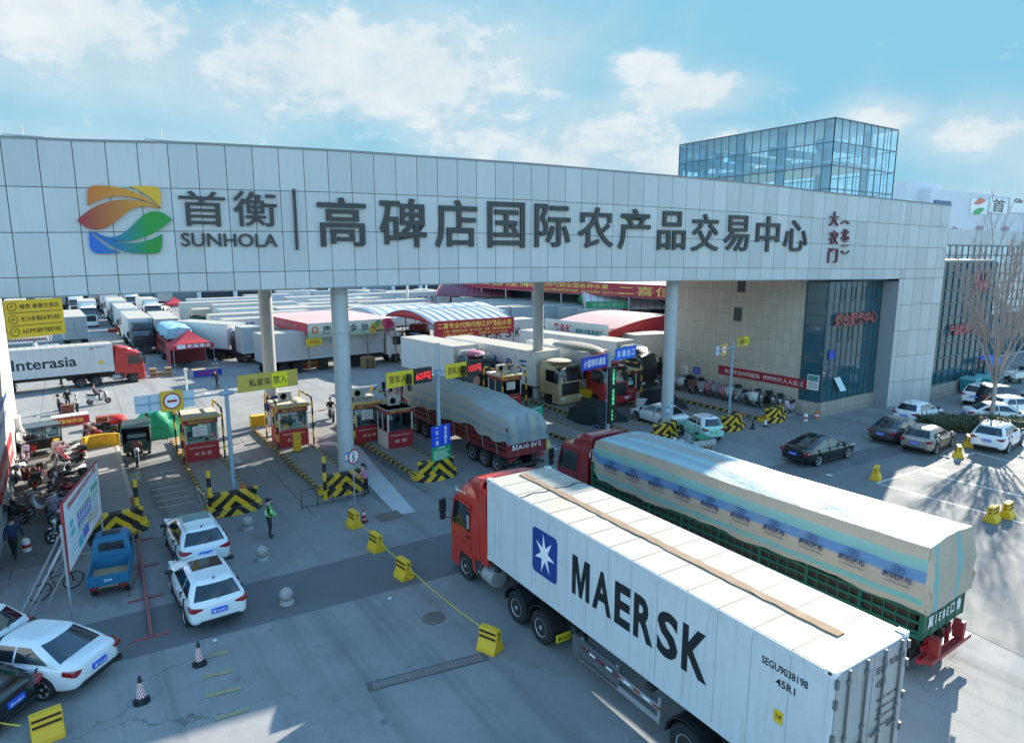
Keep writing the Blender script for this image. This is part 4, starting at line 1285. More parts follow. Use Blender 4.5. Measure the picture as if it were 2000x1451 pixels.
b = MB(); b.box(-11.25, -11.05, y, y + .004, CZ + 1.15, CZ + 1.42, 0); b.text('注意', (-11.15, y + .006, CZ + 1.3), (-1, 0, 0), (0, 0, 1), .15, .09, 1)
b.build('side_label', [M_plate_y, M_blacktxt], hero, smooth=0)
b = MB(); xr = -CL - .034
b.text('SEGU', (xr, -.28, CZ + 2.38), (0, -1, 0), (0, 0, 1), .40, .15); b.text('9038198', (xr, -.82, CZ + 2.42), (0, -1, 0), (0, 0, 1), .55, .15); b.text('45R1', (xr, -.3, CZ + 2.08), (0, -1, 0), (0, 0, 1), .34, .15)
for k, tx in enumerate(('MAX.WEIGHT 34000 KG 74960 LB', 'TARE 4680 KG 10320 LB', 'PAYLOAD 29320 KG 64640 LB', 'CU.CAP. 67.9 CU.M')):
    b.text(tx, (xr, -.62, CZ + 1.72 - k * .2), (0, -1, 0), (0, 0, 1), .8, .07)
b.build('rear_lettering', M_blacktxt, hero, smooth=0)
b = MB(); b.box(xr - .006, xr, .62, .95, CZ + .55, CZ + 1.0); b.build('rear_label', M_plate_y, hero, smooth=0)
b = MB()
for xx in (-CL + .09, -.09):
    for s in (-1, 1):
        for z in (CZ + CH, CZ + .08):
            b.cbox((xx, s * (hw - .06), z - .03), (.2, .17, .12), 0)
        b.cbox((xx, s * (hw - .06), CZ + CH + .032), (.11, .06, .004), 1)
        b.cbox((xx, s * (hw + .026), CZ + CH - .03), (.07, .004, .06), 1)
b.build('corner_casting', [M_white, M_black], hero, smooth=0, bevel=.008)
# weathered board strip along the roof centre and the torn strap across it
b = MB(); zz = CZ + CH + .002; rr = []; random.seed(5)
n = 40
for i in range(n + 1):
    x = -.25 - (CL - .9) * i / n; d = random.uniform(-.015, .015); w = .115 + random.uniform(-.02, .02)
    rr.append([(x, d - w, zz), (x, d - w, zz + .02 + random.uniform(0, .015)), (x, d + w, zz + .02 + random.uniform(0, .015)), (x, d + w, zz)])
b.loft(rr, 0); b.build('roof_strip', mat('rusty_board', (.24, .15, .085), .8, var=.4, scale=2.5, dirt=.6, dirtcol=(.16, .13, .1)), hero, smooth=0)
b = MB(); rr = []
for i in range(21):
    yy = lerp(-hw, hw, i / 20); x = -1.95 + .06 * math.sin(i * .9) + random.uniform(-.02, .02); w = .025 + random.uniform(0, .02)
    rr.append([(x - w, yy, zz + .006), (x + w, yy, zz + .006)])
b.loft(rr, 0, cap=False, closed=False); b.build('roof_strap', M_black, hero, smooth=0)
b = MB()
for s in (-1, 1):
    b.text('Sinotruk', (.55 + 1.45, s * 1.17, 3.23), (-s, 0, 0), (0, 0, 1), .8, .17, 0, 0, .02) if s > 0 else None
b.build('cab_lettering', M_whitetxt, hero, smooth=0)
b = MB(); b.box(1.22, 1.42, 1.262, 1.268, 1.95, 2.7, 0); b.text('陆\n运', (1.32, 1.27, 2.32), (-1, 0, 0), (0, 0, 1), .14, .5, 1); b.build('door_sticker', [M_black, M_whitetxt], hero, smooth=0)
b = MB(); b.box(-3.95, -3.9, .72, 1.22, .45, .68, 0); b.text('冀F·6921挂', (-3.955, .97, .56), (0, -1, 0), (0, 0, 1), .42, .12, 1); b.build('mud_flap_plate', [M_plate_y, M_blacktxt], hero, smooth=0)

# ---------------- stake-sided lorry bodies with tarpaulins
def cloth(name, m, ncol):
    pass
def tarp_mat(name, top, bands, seam=.0):
    """cloth with long printed bands: base tan, stripes by height in the object's own frame"""
    m, nt, b_ = new_mat(name)
    v = coords(nt); s = nn(nt, 'ShaderNodeSeparateXYZ'); nt.links.new(v, s.inputs[0])
    uvm = nn(nt, 'ShaderNodeUVMap'); us = nn(nt, 'ShaderNodeSeparateXYZ'); nt.links.new(uvm.outputs[0], us.inputs[0])
    wob = nmath(nt, 'MULTIPLY', nmath(nt, 'SUBTRACT', nnoise(nt, v, .5, 4), .5), .015)
    t = nmath(nt, 'ADD', us.outputs[1], wob)
    rp = nn(nt, 'ShaderNodeValToRGB'); rp.color_ramp.interpolation = 'LINEAR'
    e = rp.color_ramp.elements
    while len(e) > 1: e.remove(e[0])
    e[0].position, e[0].color = bands[0][0], (*bands[0][1], 1)
    for p_, c_ in bands[1:]:
        q = e.new(p_); q.color = (*c_, 1)
    nt.links.new(t, rp.inputs[0])
    n1 = nnoise(nt, v, 1.1, 7, .65)
    col = nmix(nt, nrange(nt, n1, .5, .75, 0, .4), rp.outputs[0], mul(top, .75))
    n2 = nnoise(nt, v, .4, 6, .7)
    col = nmix(nt, nrange(nt, n2, .55, .7, 0, .3), col, (.30, .26, .2))
    nt.links.new(col, b_.inputs['Base Color']); b_.inputs['Roughness'].default_value = .6
    wv = nnoise(nt, stretch(nt, v, (.6, 2.0, 2.0)), 2.2, 6, .6, 1.5)
    bump(nt, b_, wv, .5, .08)
    return m

def tarp_body(root, prof, m, name='tarpaulin', seed=1, wr=.03, hem=.12, step=.18, end_drop=1.0):
    """prof: list of stations (x, half width at the hem, half width at the shoulder, hem z, shoulder z, crown z). UV.v runs 0 at the hem .. .5 at the shoulder .. 1 at the crown"""
    rnd = random.Random(seed)
    xs = []; x = prof[0][0]; xe = prof[-1][0]
    n = int(abs(prof[0][0] - xe) / step); rings = []; uvs = []
    ph = [rnd.uniform(0, 6.28) for _ in range(12)]
    for i in range(n + 1):
        x = lerp(prof[0][0], xe, i / n)
        for a, c in zip(prof, prof[1:]):
            if a[0] >= x >= c[0]:
                t = (x - a[0]) / (c[0] - a[0]) if c[0] != a[0] else 0
                q = [lerp(a[k], c[k], t) for k in range(1, 6)]; break
        wh, ws, zh, zs, zc = q
        hemz = zh + hem * (math.sin(x * 1.35 + ph[0]) * .6 + math.sin(x * 3.1 + ph[1]) * .4) + rnd.uniform(-.015, .015)
        sag = .05 * math.sin(x * 2.2 + ph[2]) + .03 * math.sin(x * 5.0 + ph[3])
        ring = []; uv = []
        m_s, m_t = 7, 6
        for side in (1, -1):
            pts = []
            for k in range(m_s + 1):
                f = k / m_s; z = lerp(hemz, zs, f); y = lerp(wh, ws, f) + .05 * math.sin(PI * f) + wr * math.sin(x * 4.3 + f * 3 + ph[4]) * (1 - f) * .9 + rnd.uniform(-wr, wr) * .18
                pts.append((x, side * y, z, .5 * max(0, min(1, (z - zh + .05) / (zs - zh + .05)))))
            for k in range(1, m_t + 1):
                f = k / m_t; y = ws * (1 - f); z = lerp(zs, zc, 1 - (1 - f) ** 2) + sag * f * .5 + wr * .6 * math.sin(y * 6 + x * 1.7 + ph[5]) + rnd.uniform(-wr, wr) * .15
                pts.append((x, side * y, z, .5 + f * .5))
            ring += pts if side == 1 else pts[:-1][::-1]
        rings.append([p[:3] for p in ring]); uvs.append([p[3] for p in ring])
    b = MB(); b.loft(rings, 0, cap=False, closed=False)
    o = b.build(name, m, root, smooth=60)
    ul = o.data.uv_layers.new(name='UVMap'); flat = [u for r in uvs for u in r]
    for lp in o.data.loops:
        ul.data[lp.index].uv = (o.data.vertices[lp.vertex_index].co.x * .1, flat[lp.vertex_index])
    return o, rings, flat

def tarp_end(root, ring, x_out, drop_z, m, seed=2, name='tarpaulin_end', fold=.07, narrow=.0):
    """gathered end sheet that hangs from the last ring down to drop_z"""
    rnd = random.Random(seed); n = len(ring); rows = 9; rings = []
    for k in range(rows + 1):
        f = k / rows; r = []
        for i, p in enumerate(ring):
            u = i / (n - 1); y = p[1] * (1 - narrow * f); z = lerp(p[2], min(p[2], drop_z), f)
            x = p[0] + (x_out - p[0]) * min(1, f * 2.2) + fold * math.sin(u * 40 + f * 2) * math.sin(PI * min(1, f * 1.2)) + rnd.uniform(-.015, .015)
            r.append((x, y, z))
        rings.append(r)
    b = MB(); b.loft(rings, 0, cap=False, closed=False); o = b.build(name, m, root, smooth=60)
    ul = o.data.uv_layers.new(name='UVMap')
    for lp in o.data.loops:
        co = o.data.vertices[lp.vertex_index].co; ul.data[lp.index].uv = (co.x, .15 + .06 * math.sin(co.y * 5))
    return o

def stake_body(root, length, w, z0, z1, m, m_in, detail=True, plates=True, bays=8, zmid=None):
    hw = w / 2
    b = MB(); b.box(-length, 0, -hw, hw, z0 - .12, z0, 0); b.build('bed', m, root, smooth=0)
    b = MB(); b.box(-length + .2, -.2, -hw + .14, hw - .14, z0, z1 - .1, 0); b.build('cargo', m_in, root, smooth=0)
    for s in (-1, 1):
        b = MB(); y0, y1 = (hw - .05, hw) if s > 0 else (-hw, -hw + .05)
        nz = 5 if detail else 2
        for k in range(nz):
            za = lerp(z0, z1, k / nz); b.box(-length, 0, y0, y1, za + .03, za + (z1 - z0) / nz * .42, 0)
        for i in range(bays + 1):
            x = -length + length * i / bays; b.box(x - .05, x + .05, y0 - .02, y1 + .025, z0, z1, 0)
            if i < bays and detail:
                for j in range(1, 5):
                    xx = x + length / bays * j / 5; b.box(xx - .018, xx + .018, y0 + .01, y1 - .005, z0, z1, 0)
        b.build('side_rack', m, root, smooth=0)
    b = MB(); b.box(-length - .04, -length + .02, -hw, hw, z0 - .1, z0 + .75, 0)
    for i in range(6):
        yy = lerp(-hw + .04, hw - .04, i / 5); b.box(-length - .06, -length - .04, yy - .03, yy + .03, z0 - .1, z0 + .75, 0)
    b.build('tailgate', m, root, smooth=0)
    b = MB(); b.box(-.06, .0, -hw, hw, z0, z1, 0); b.build('headboard', m, root, smooth=0)

TAN = (.44, .36, .27)
M_tarp = tarp_mat('banded_tarpaulin', TAN, [(0, TAN), (.05, TAN), (.055, (.20, .42, .36)), (.10, (.16, .40, .40)), (.105, TAN), (.22, TAN), (.235, (.10, .23, .42)), (.31, (.09, .21, .40)), (.32, (.17, .38, .36)), (.40, (.22, .42, .39)), (.41, TAN), (.5, (.40, .34, .27)),
                                                (.56, (.30, .52, .55)), (.62, (.38, .42, .40)), (.68, (.22, .38, .50)), (.74, (.38, .36, .32)), (.82, (.28, .50, .54)), (.9, (.38, .35, .30)), (1, (.36, .34, .31))])
M_green = mat('green_stake_paint', (.012, .10, .06), .45, var=.12, dirt=.4)
M_cargo = mat('dark_sacks', (.06, .035, .03), .9, var=.5, scale=6)
gl_ = thing('tarped_lorry', 'maroon cab lorry with a green stake body under a tan and blue striped tarpaulin', 'lorry', (0, 0, 0), 0)
GLX, GLF, GLL = 19.45, 20.9, 13.4
gl_.location = (GLX, GLF, 0); gl_.rotation_euler = (0, 0, R(90.8))
M_maroon_cab = mat('maroon_cab_paint', (.22, .018, .022), .33, var=.08, dirt=.3, coat=.5)
tractor(gl_, M_maroon_cab, fairing='high', x0=.35, topz=3.35, brand='SITRAK')
trailer_running_gear(gl_, GLL, (-10.0, -11.3, -12.6), True, True, M_red)
stake_body(gl_, GLL, 2.55, 1.35, 2.75, M_green, M_cargo, True)
prof = [(.05, 1.22, 1.1, 2.5, 3.6, 3.72), (-.5, 1.36, 1.25, 2.05, 3.8, 3.95), (-3.5, 1.36, 1.28, 2.05, 3.87, 4.08), (-7.5, 1.36, 1.28, 2.1, 3.82, 3.98), (-GLL + .3, 1.36, 1.28, 2.1, 3.9, 4.05), (-GLL - .02, 1.34, 1.27, 2.1, 3.92, 4.0)]
o, rg, fl = tarp_body(gl_, prof, M_tarp, seed=11, wr=.03, hem=.07)
tarp_end(gl_, rg[-1], -GLL - .16, 2.05, M_tarp, 5, fold=.06); tarp_end(gl_, rg[0], .14, 2.3, M_tarp, 6, fold=.04)
b = MB()
for i in range(10):
    x = -1.3 - i * 1.27; yy = 1.46
    b.text('鑫明篷布', (x, yy, 2.86), (-1, 0, 0), (0, .02, 1), .78, .2, 0, .004, .018)
    b.text('CHINAXMPB', (x, yy, 2.68), (-1, 0, 0), (0, .02, 1), .7, .05, 0, .004, .0)
    b.text('X.M.', (x, yy, 3.09), (-1, 0, 0), (0, .02, 1), .2, .07, 0, .004)
    b.tube([(x + .2 * math.cos(t), yy, 3.09 + .085 * math.sin(t)) for t in [R(20 + 320 * k / 12) for k in range(13)]], .011, 4)
b.build('tarpaulin_print', mat('navy_print', (.03, .05, .13), .7), gl_, smooth=0)
b = MB(); b.text('冀 1 E 8 E 口 鲁', (-GLL - .066, 0, 1.68), (0, -1, 0), (0, 0, 1), 2.0, .36, 0, 0, .01); b.build('tailgate_lettering', M_whitetxt, gl_, smooth=0)
b = MB(); b.box(-GLL - .35, -GLL - .15, -1.25, 1.25, .62, .74); 
for y in (-.75, .75): b.box(-GLL - .33, -GLL - .05, y - .09, y + .09, .72, 1.25)
b.build('under_run_bar', mat('red_oxide', (.30, .03, .03), .5, dirt=.3), gl_, smooth=0, bevel=.01)
b = MB()
for i in range(7):
    y = -1.0 + i * .33; b.box(.33, .345, y - .09, y + .09, 3.1, 3.16)
for s in (-1, 1): b.box(.33, .345, s * 1.12 - .03, s * 1.12 + .03, 2.82, 3.06)
b.build('reflector_tape', M_whitetxt, gl_, smooth=0)
b = MB(); b.box(.28, .345, -.85, .1, 2.62, 2.84, 0); b.box(.335, .349, -.8, .05, 2.76, 2.83, 1); b.build('rear_cab_duct', [M_maroon_cab, mat('red_white_tape', (.6, .25, .25), .5)], gl_, bevel=.02)
b = MB(); b.box(.33, .346, -1.1, -.4, 1.75, 2.25); b.build('cab_picture', mat('teal_picture', (.08, .25, .25), .5), gl_, smooth=0)

# ---------------- red stake lorry entering the lane
M_stake_red = mat('dark_red_stake_paint', (.20, .020, .025), .5, var=.15, dirt=.45)
GREYC = (.36, .40, .40)
M_tarp2 = tarp_mat('grey_blue_tarpaulin', GREYC, [(0, (.30, .30, .27)), (.12, (.31, .31, .28)), (.13, (.20, .26, .28)), (.2, (.21, .27, .29)), (.21, (.32, .31, .28)), (.3, (.32, .31, .28)), (.31, (.21, .27, .29)), (.36, (.22, .28, .30)), (.37, (.32, .31, .28)), (.5, (.33, .33, .30)),
                                                   (.55, (.34, .40, .40)), (.7, (.36, .42, .42)), (.85, (.33, .40, .41)), (1, (.36, .42, .42))])
rl = thing('tarped_lorry', 'dark red stake lorry under a crumpled grey tarpaulin, passing the twin red kiosks', 'lorry', (19.35, 40.3, 0), R(90.5))
tractor(rl, mat('navy_cab_paint', (.015, .03, .11), .35, coat=.4), fairing='none', x0=.3, topz=3.3)
trailer_running_gear(rl, 12.6, (-9.0, -10.3, -11.6), True, None, M_darkmetal)
stake_body(rl, 12.6, 2.5, 1.2, 2.7, M_stake_red, M_cargo, True, bays=7)
prof = [(.1, 1.15, 1.0, 2.2, 3.2, 3.35), (-.6, 1.4, 1.2, 1.95, 3.4, 3.6), (-4, 1.44, 1.25, 2.0, 3.55, 3.75), (-8.8, 1.42, 1.25, 2.05, 3.55, 3.7), (-10.5, 1.42, 1.22, 1.95, 3.2, 3.5), (-12.3, 1.42, 1.15, 2.0, 3.1, 3.45), (-12.62, 1.38, 1.1, 2.0, 3.0, 3.35)]
o, rg, fl = tarp_body(rl, prof, M_tarp2, seed=21, wr=.075, hem=.2)
tarp_end(rl, rg[-1], -12.85, 1.85, M_tarp2, 9, fold=.12); tarp_end(rl, rg[0], .22, 2.2, M_tarp2, 8, fold=.08)
b = MB()
for x in (-2, -4, -5.6, -7.2, -8.8, -10.4, -11.8):
    b.tube([(x, 1.3, 1.1), (x - .02, 1.46, 2.0), (x, 1.48, 2.6)], .012, 5)
b.build('tie_rope', mat('pale_rope', (.5, .47, .4), .9), rl)
b = MB(); b.text('冀A10 8VZ', (-12.65, 0, 1.6), (0, -1, 0), (0, 0, 1), 1.9, .3); b.build('tailgate_lettering', M_whitetxt, rl, smooth=0)
b = MB(); b.ball((-12.5, -1.45, 1.35), (.22, .16, .35)); b.build('hanging_bag', mat('yellowed_sack', (.6, .5, .15), .8, var=.4, scale=5), rl)

# ---------------- Interasia container lorry crossing the yard
M_bred = mat('bright_red_cab_paint', (.50, .025, .022), .35, var=.08, dirt=.2, coat=.5)
a, b2 = G(120, 778), G(262, 752)
ia = thing('container_lorry', 'red cab lorry with a white container marked by a red and navy cube', 'lorry', (0, 0, 0), 0)

ih = R(5); d = Vector((math.cos(ih), math.sin(ih), 0)); n_ = Vector((-d.y, d.x, 0))
nose = G(289, 744)
ia.scale = (.86, .9, .88); ia.location = (nose - d * 2.55 + n_ * 1.12).to_tuple(); ia.rotation_euler = (0, 0, ih)
tractor(ia, M_bred, fairing='open', x0=.55, topz=3.5)
trailer_running_gear(ia, CL, (-8.9, -10.2, -11.5), True, None, M_steel)
van_box(ia, CL, CW, 1.4, CH, .6)
y = -CW / 2 - .006
b = MB(); b.text('Interasia', (-5.9, y, 2.75), (1, 0, 0), (0, 0, 1), 5.3, 1.05, 0, 0, .02); b.build('side_lettering', mat('blue_black_letter', (.02, .035, .05), .5), ia, smooth=0)
b = MB(); cx, cz, s_ = -10.35, 2.72, .75
hx = [(cx + s_ * math.cos(R(30 + 60 * k)), cz + s_ * 1.05 * math.sin(R(30 + 60 * k))) for k in range(6)]
b.add([(p[0], y, p[1]) for p in hx], [(0, 1, 2), (0, 2, 3)], 0); b.add([(p[0], y, p[1]) for p in hx], [(0, 3, 4), (0, 4, 5)], 1)
b.add([(cx - .42, y - .004, cz - .42), (cx + .2, y - .004, cz - .1), (cx + .42, y - .004, cz + .42), (cx - .2, y - .004, cz + .05)], [(0, 1, 2, 3)], 2)
b.build('cube_mark', [mat('navy_mark', (.03, .05, .07), .5), mat('red_mark', (.50, .03, .04), .5), M_whitetxt], ia, smooth=0)
b = MB(); b.box(-1.35, -.95, y - .004, y, 2.2, 2.55, 0); b.text('SEGU 920145 5\n45R1', (-1.4, y - .006, 3.85), (1, 0, 0), (0, 0, 1), 1.3, .3, 1); b.build('side_label', [M_plate_y, M_blacktxt], ia, smooth=0)
b = MB(); b.box(.55, .6, -1.0, 1.0, 2.0, 2.9); b.build('cab_rear_window', M_glass, ia, smooth=0)

# ================================================================== CARS
# local frame: +X forwards, +Y left, origin on the ground under the middle
M_cwhite = mat('white_car_paint', (.78, .80, .81), .22, var=.02, dirt=.06, dirtcol=(.5, .48, .45), coat=.8)
M_cblack = mat('black_car_paint', (.008, .009, .011), .15, var=.02, coat=.9)
M_cgrey = mat('brown_grey_car_paint', (.10, .09, .085), .22, metal=.4, var=.04, dirt=.15, coat=.7)
M_cbeige = mat('champagne_car_paint', (.36, .31, .26), .25, metal=.4, var=.04, dirt=.15, coat=.7)
M_cmint = mat('mint_car_paint', (.33, .66, .58), .3, var=.03, dirt=.08, coat=.6)
def car(name, label, m_body, L=4.6, W=1.82, H=1.48, kind='sedan', m_roof=None, plate='冀F·9R326', m_plate=None, rails=False, sunroof=False, group=None, wheel_r=.34):
    t = thing(name, label, 'car', (0, 0, 0), 0, group)
    k = L / 4.6; hw = W / 2
    m_plate = m_plate or M_plate_b
    if kind == 'sedan':
        st = [(-2.30, .46, .80, .66, .56), (-2.25, .34, .95, .82, .70), (-2.1, .25, 1.02, .93, .80), (-1.6, .2, 1.03, .985, .86), (-.6, .18, .98, 1, .90), (.5, .18, .95, 1, .90), (1.05, .18, .945, .99, .88), (1.6, .2, .88, .975, .82), (2.0, .22, .79, .92, .74), (2.2, .28, .68, .82, .62), (2.29, .38, .58, .66, .48)]
        xA, xB, xC, xD = -1.98, -1.12, .22, 1.12
    elif kind == 'fastback':
        st = [(-2.30, .46, .84, .66, .56), (-2.25, .34, .98, .82, .70), (-2.1, .25, 1.02, .93, .80), (-1.6, .2, 1.02, .985, .86), (-.6, .18, .97, 1, .90), (.5, .18, .94, 1, .90), (1.05, .18, .93, .99, .88), (1.6, .2, .86, .975, .82), (2.0, .22, .77, .92, .74), (2.2, .28, .66, .82, .62), (2.29, .38, .56, .66, .48)]
        xA, xB, xC, xD = -2.05, -.85, .18, 1.12
    elif kind == 'hatch':
        st = [(-2.30, .42, .80, .70, .60), (-2.25, .34, 1.0, .86, .74), (-2.1, .25, 1.08, .95, .83), (-1.6, .2, 1.06, .99, .87), (-.6, .18, 1.0, 1, .90), (.5, .18, .97, 1, .90), (1.05, .18, .96, .99, .88), (1.6, .2, .90, .975, .82), (2.0, .22, .81, .93, .74), (2.2, .28, .70, .84, .62), (2.29, .38, .58, .68, .5)]
        xA, xB, xC, xD = -2.2, -1.72, .12, 1.12
    else:  # suv / mini
        st = [(-2.30, .46, .86, .74, .64), (-2.26, .36, 1.08, .88, .78), (-2.12, .28, 1.14, .96, .86), (-1.6, .23, 1.12, .99, .89), (-.6, .22, 1.07, 1, .91), (.5, .22, 1.04, 1, .91), (1.05, .22, 1.03, .99, .89), (1.6, .24, .98, .98, .85), (2.0, .26, .90, .94, .78), (2.2, .30, .78, .86, .68), (2.29, .40, .64, .7, .54)]
        xA, xB, xC, xD = -2.22, -1.86, .1, 1.05
    hs = H / (1.48 if kind in ('sedan', 'fastback') else 1.52 if kind == 'hatch' else 1.62)
    st = [(x * k, zb, zt * hs, a * hw, c * hw) for x, zb, zt, a, c in st]
    xA, xB, xC, xD = [v * k for v in (xA, xB, xC, xD)]
    rings = []
    for (x, zb, zt, w, wt) in st:
        hz = zt - zb
        half = [(w * .80, zb), (w * .95, zb + .06), (w * .985, zb + hz * .28), (w, zb + hz * .58), (w * .975, zb + hz * .82), (wt, zt - .015), (wt * .62, zt + .012), (0, zt + .02)]
        ring = [(x, -y, z) for (y, z) in half] + [(x, y, z) for (y, z) in half[-2::-1]]
        rings.append(ring)
    b = MB(); b.loft(rings, 0); body = b.build('body', [m_body, M_black], t, smooth=50)
    md = body.modifiers.new('sub', 'SUBSURF'); md.levels = 2; md.render_levels = 2
    wr = wheel_r; ax = [1.36 * k, -1.32 * k]
    c_ = MB()
    for x in ax:
        for s in (-1, 1):
            c_.cyl((x, s * (hw - .30), wr + .01), (x, s * (hw + .2), wr + .01), wr + .055, n=26, mi=0)
    cut = c_.build('cutter', [M_black, M_black], None, smooth=0)
    for p in cut.data.polygons: p.material_index = 1
    mb_ = body.modifiers.new('arch', 'BOOLEAN'); mb_.operation = 'DIFFERENCE'; mb_.object = cut; mb_.solver = 'EXACT'
    dg = bpy.context.evaluated_depsgraph_get(); dg.update()
    me = bpy.data.meshes.new_from_object(body.evaluated_get(dg))
    me.materials.clear(); me.materials.append(m_body); me.materials.append(M_black)
    body.modifiers.clear(); body.data = me
    me.polygons.foreach_set('use_smooth', [True] * len(me.polygons)); me.set_sharp_from_angle(angle=R(40))
    bpy.data.objects.remove(cut)
    # cabin
    zb = (.96 if kind in ('sedan', 'fastback') else 1.0 if kind == 'hatch' else 1.06) * hs - .03
    zr = H
    wb_, wr_ = hw * .90, hw * .66
    tb = [0, .12, .35, .6, .8, .92, 1.0]
    def prof(tt):
        if tt <= .92:
            u = tt / .92; return lerp(xA, xB, u ** 1.05), lerp(xD, xC, u), lerp(wb_, wr_, u ** 1.25), lerp(zb, zr - .055, u)
        u = (tt - .92) / .08
        return xB + .22 * u, xC - .22 * u, wr_ - .13 * u, zr - .055 + .05 * u
    def outline(tt, off=0.0, rear=True, front=True, yl=1.0):
        a, d, w, z = prof(tt); n = 8
        rr = [(a - off + .14 * abs(v) ** 3.5 * (1 if off == 0 else 1), v * (w + off * .3), z) for v in [yl - 2 * yl * i / n for i in range(n + 1)]] if rear else []
        ff = [(d + off - .22 * abs(v) ** 2.8, v * (w + off * .3), z) for v in [-yl + 2 * yl * i / n for i in range(n + 1)]] if front else []
        return rr + ff
    b = MB(); b.loft([outline(tt) for tt in tb] , 0)
    a, d, w, z = prof(1.0); b.add([(lerp(a, d, .5), 0, zr + .012)] + outline(1.0), [(0, i + 1, (i + 1) % 18 + 1) for i in range(18)], 0)
    b.build('roof', m_roof or m_body, t, smooth=55)
    for nm, rear in (('rear_window', True), ('windscreen', False)):
        b = MB(); t0, t1 = (.10, .86) if rear else (.06, .88)
        rr = [outline(lerp(t0, t1, i / 5), .011, rear, not rear, .86 if rear else .88) for i in range(6)]
        b.loft(rr, 0, cap=False, closed=False); b.build(nm, M_glass, t)
    def yat(z):
        u = min(1, max(0, (z - zb) / (zr - .055 - zb))); return lerp(wb_, wr_, u ** 1.25), lerp(xA, xB, u ** 1.05), lerp(xD, xC, u)
    bp = lerp(xB, xC, .48)
    for s in (-1, 1):
        for (f0, f1, rear) in ((0, 1, True), (0, 1, False)):
            b = MB(); rows_ = []
            for i in range(5):
                z = lerp(zb + .07, zr - .12, i / 4); y, xa, xd = yat(z)
                if rear: x0, x1 = xa + (.34 if kind in ('sedan', 'fastback') else .42) + .0 * i, bp - .03
                else: x0, x1 = bp + .03, xd - .30
                if x1 < x0 + .05: x0 = x1 - .05
                rows_.append([(lerp(x0, x1, j / 4), s * (y + .010), z) for j in range(5)])
            b.loft(rows_ if s > 0 else rows_, 0, cap=False, closed=False)
            b.build('side_window', M_glass, t)
        # doors: seams and handles
        b = MB(); b.box(ax[1] + wr + .1, ax[0] - wr - .1, min(s * (hw - .1), s * (hw - .012)), max(s * (hw - .1), s * (hw - .012)), .17, .27); b.build('side_sill', M_black, t, smooth=0, bevel=.02)
        for x in (bp, xA + .75 * k, xD - .12):
            b = MB(); b.box(x - .006, x + .006, min(s * hw * .90, s * (hw + .001)), max(s * hw * .90, s * (hw + .001)), .3, zb + .02, 0)
            b.build('door_seam', M_black, t, smooth=0)
        for x in (bp - .2, bp + .75 * k):
            b = MB(); b.cbox((x, s * (hw - .005), zb - .16), (.2, .035, .035), 0); b.build('door_handle', m_body, t, bevel=.01)
        b = MB(); b.ball((xD - .42, s * (hw + .08), zb + .12), (.07, .13, .085), 10, 7); b.build('mirror', M_black if m_body is M_cwhite else m_body, t)
        # lamps
        b = MB(); e = st[1][0]
        zt_ = st[2][2]
        b.prism([(s * hw * .50, zt_ - .20), (s * hw * .93, zt_ - .12), (s * hw * .95, zt_ - .25), (s * hw * .80, zt_ - .32), (s * hw * .50, zt_ - .27)], st[1][0] - .03, st[2][0] + .16, 'x')
        b.build('tail_light', M_lamp_red, t, bevel=.02)
        b = MB(); zf = st[-3][2]
        b.prism([(s * hw * .50, zf - .17), (s * hw * .86, zf - .08), (s * hw * .88, zf - .02), (s * hw * .55, zf - .07)], st[-3][0] - .2, st[-2][0] + .02, 'x')
        b.build('headlight', M_lamp_white, t, bevel=.02)
        for x in ax:
            wheel(t, x, s * (hw - .115), wr, .22, True, False)
    xr_ = st[0][0]
    b = MB(); b.prism([(-hw * .72, .34), (hw * .72, .34), (hw * .62, .46), (-hw * .62, .46)], xr_ - .025, xr_ + .35, 'x'); b.build('rear_bumper', M_black, t, bevel=.02)
    zp = st[1][2] - .30 if kind != 'sedan' and kind != 'fastback' else st[1][2] - .26
    b = MB(); b.box(xr_ - .05, xr_ + .02, -.23, .23, zp - .075, zp + .075, 0)
    b.text(plate, (xr_ - .053, 0, zp), (0, -1, 0), (0, 0, 1), .40, .095, 1); b.build('number_plate', [m_plate, M_whitetxt], t, smooth=0)
    b = MB(); b.box(st[-1][0] - .1, st[-1][0] + .03, -hw * .5, hw * .5, .36, .54); b.build('grille', M_black, t, bevel=.03)
    if kind not in ('sedan', 'fastback'):
        b = MB(); b.tube([(xA - .01, .02, zb + .1), (lerp(xA, xB, .35) - .02, -.28, zb + .22)], .012, 5); b.build('rear_wiper', M_black, t)
    if rails:
        for s in (-1, 1):
            b = MB(); y = s * (wr_ - .05); b.tube([(xB + .1, y, zr - .06), (xB + .2, y, zr + .03), (xC - .25, y, zr + .03), (xC - .1, y, zr - .05)], .02, 6); b.build('roof_rail', M_steel, t)
    if sunroof:
        b = MB(); b.box(lerp(xB, xC, .52), lerp(xB, xC, .95), -wr_ * .78, wr_ * .78, zr - .01, zr + .016); b.build('sunroof', M_glass, t, bevel=.01)
    if kind != 'sedan':
        b = MB(); b.cyl((xB + .18, 0, zr), (xB + .02, 0, zr + .12), .035, .008, 8); b.build('antenna', M_black, t)
    return t
def car_wheels(t, rear, front, side, W=1.8):
    """stand a car on the ground where its near-side wheels touch; side +1 = its left side faces us"""
    a, b = G(*rear), G(*front)
    h = heading(a, b); n = Vector((-math.sin(h), math.cos(h), 0)) * (-side * (W / 2 - .1))
    t.location = ((a + b) / 2 + n).to_tuple(); t.rotation_euler = (0, 0, h)
def car_rear(t, px, py, z, h, L):
    p = G(px, py, z); t.location = (p.x + math.cos(h) * L / 2, p.y + math.sin(h) * L / 2, 0); t.rotation_euler = (0, 0, h)

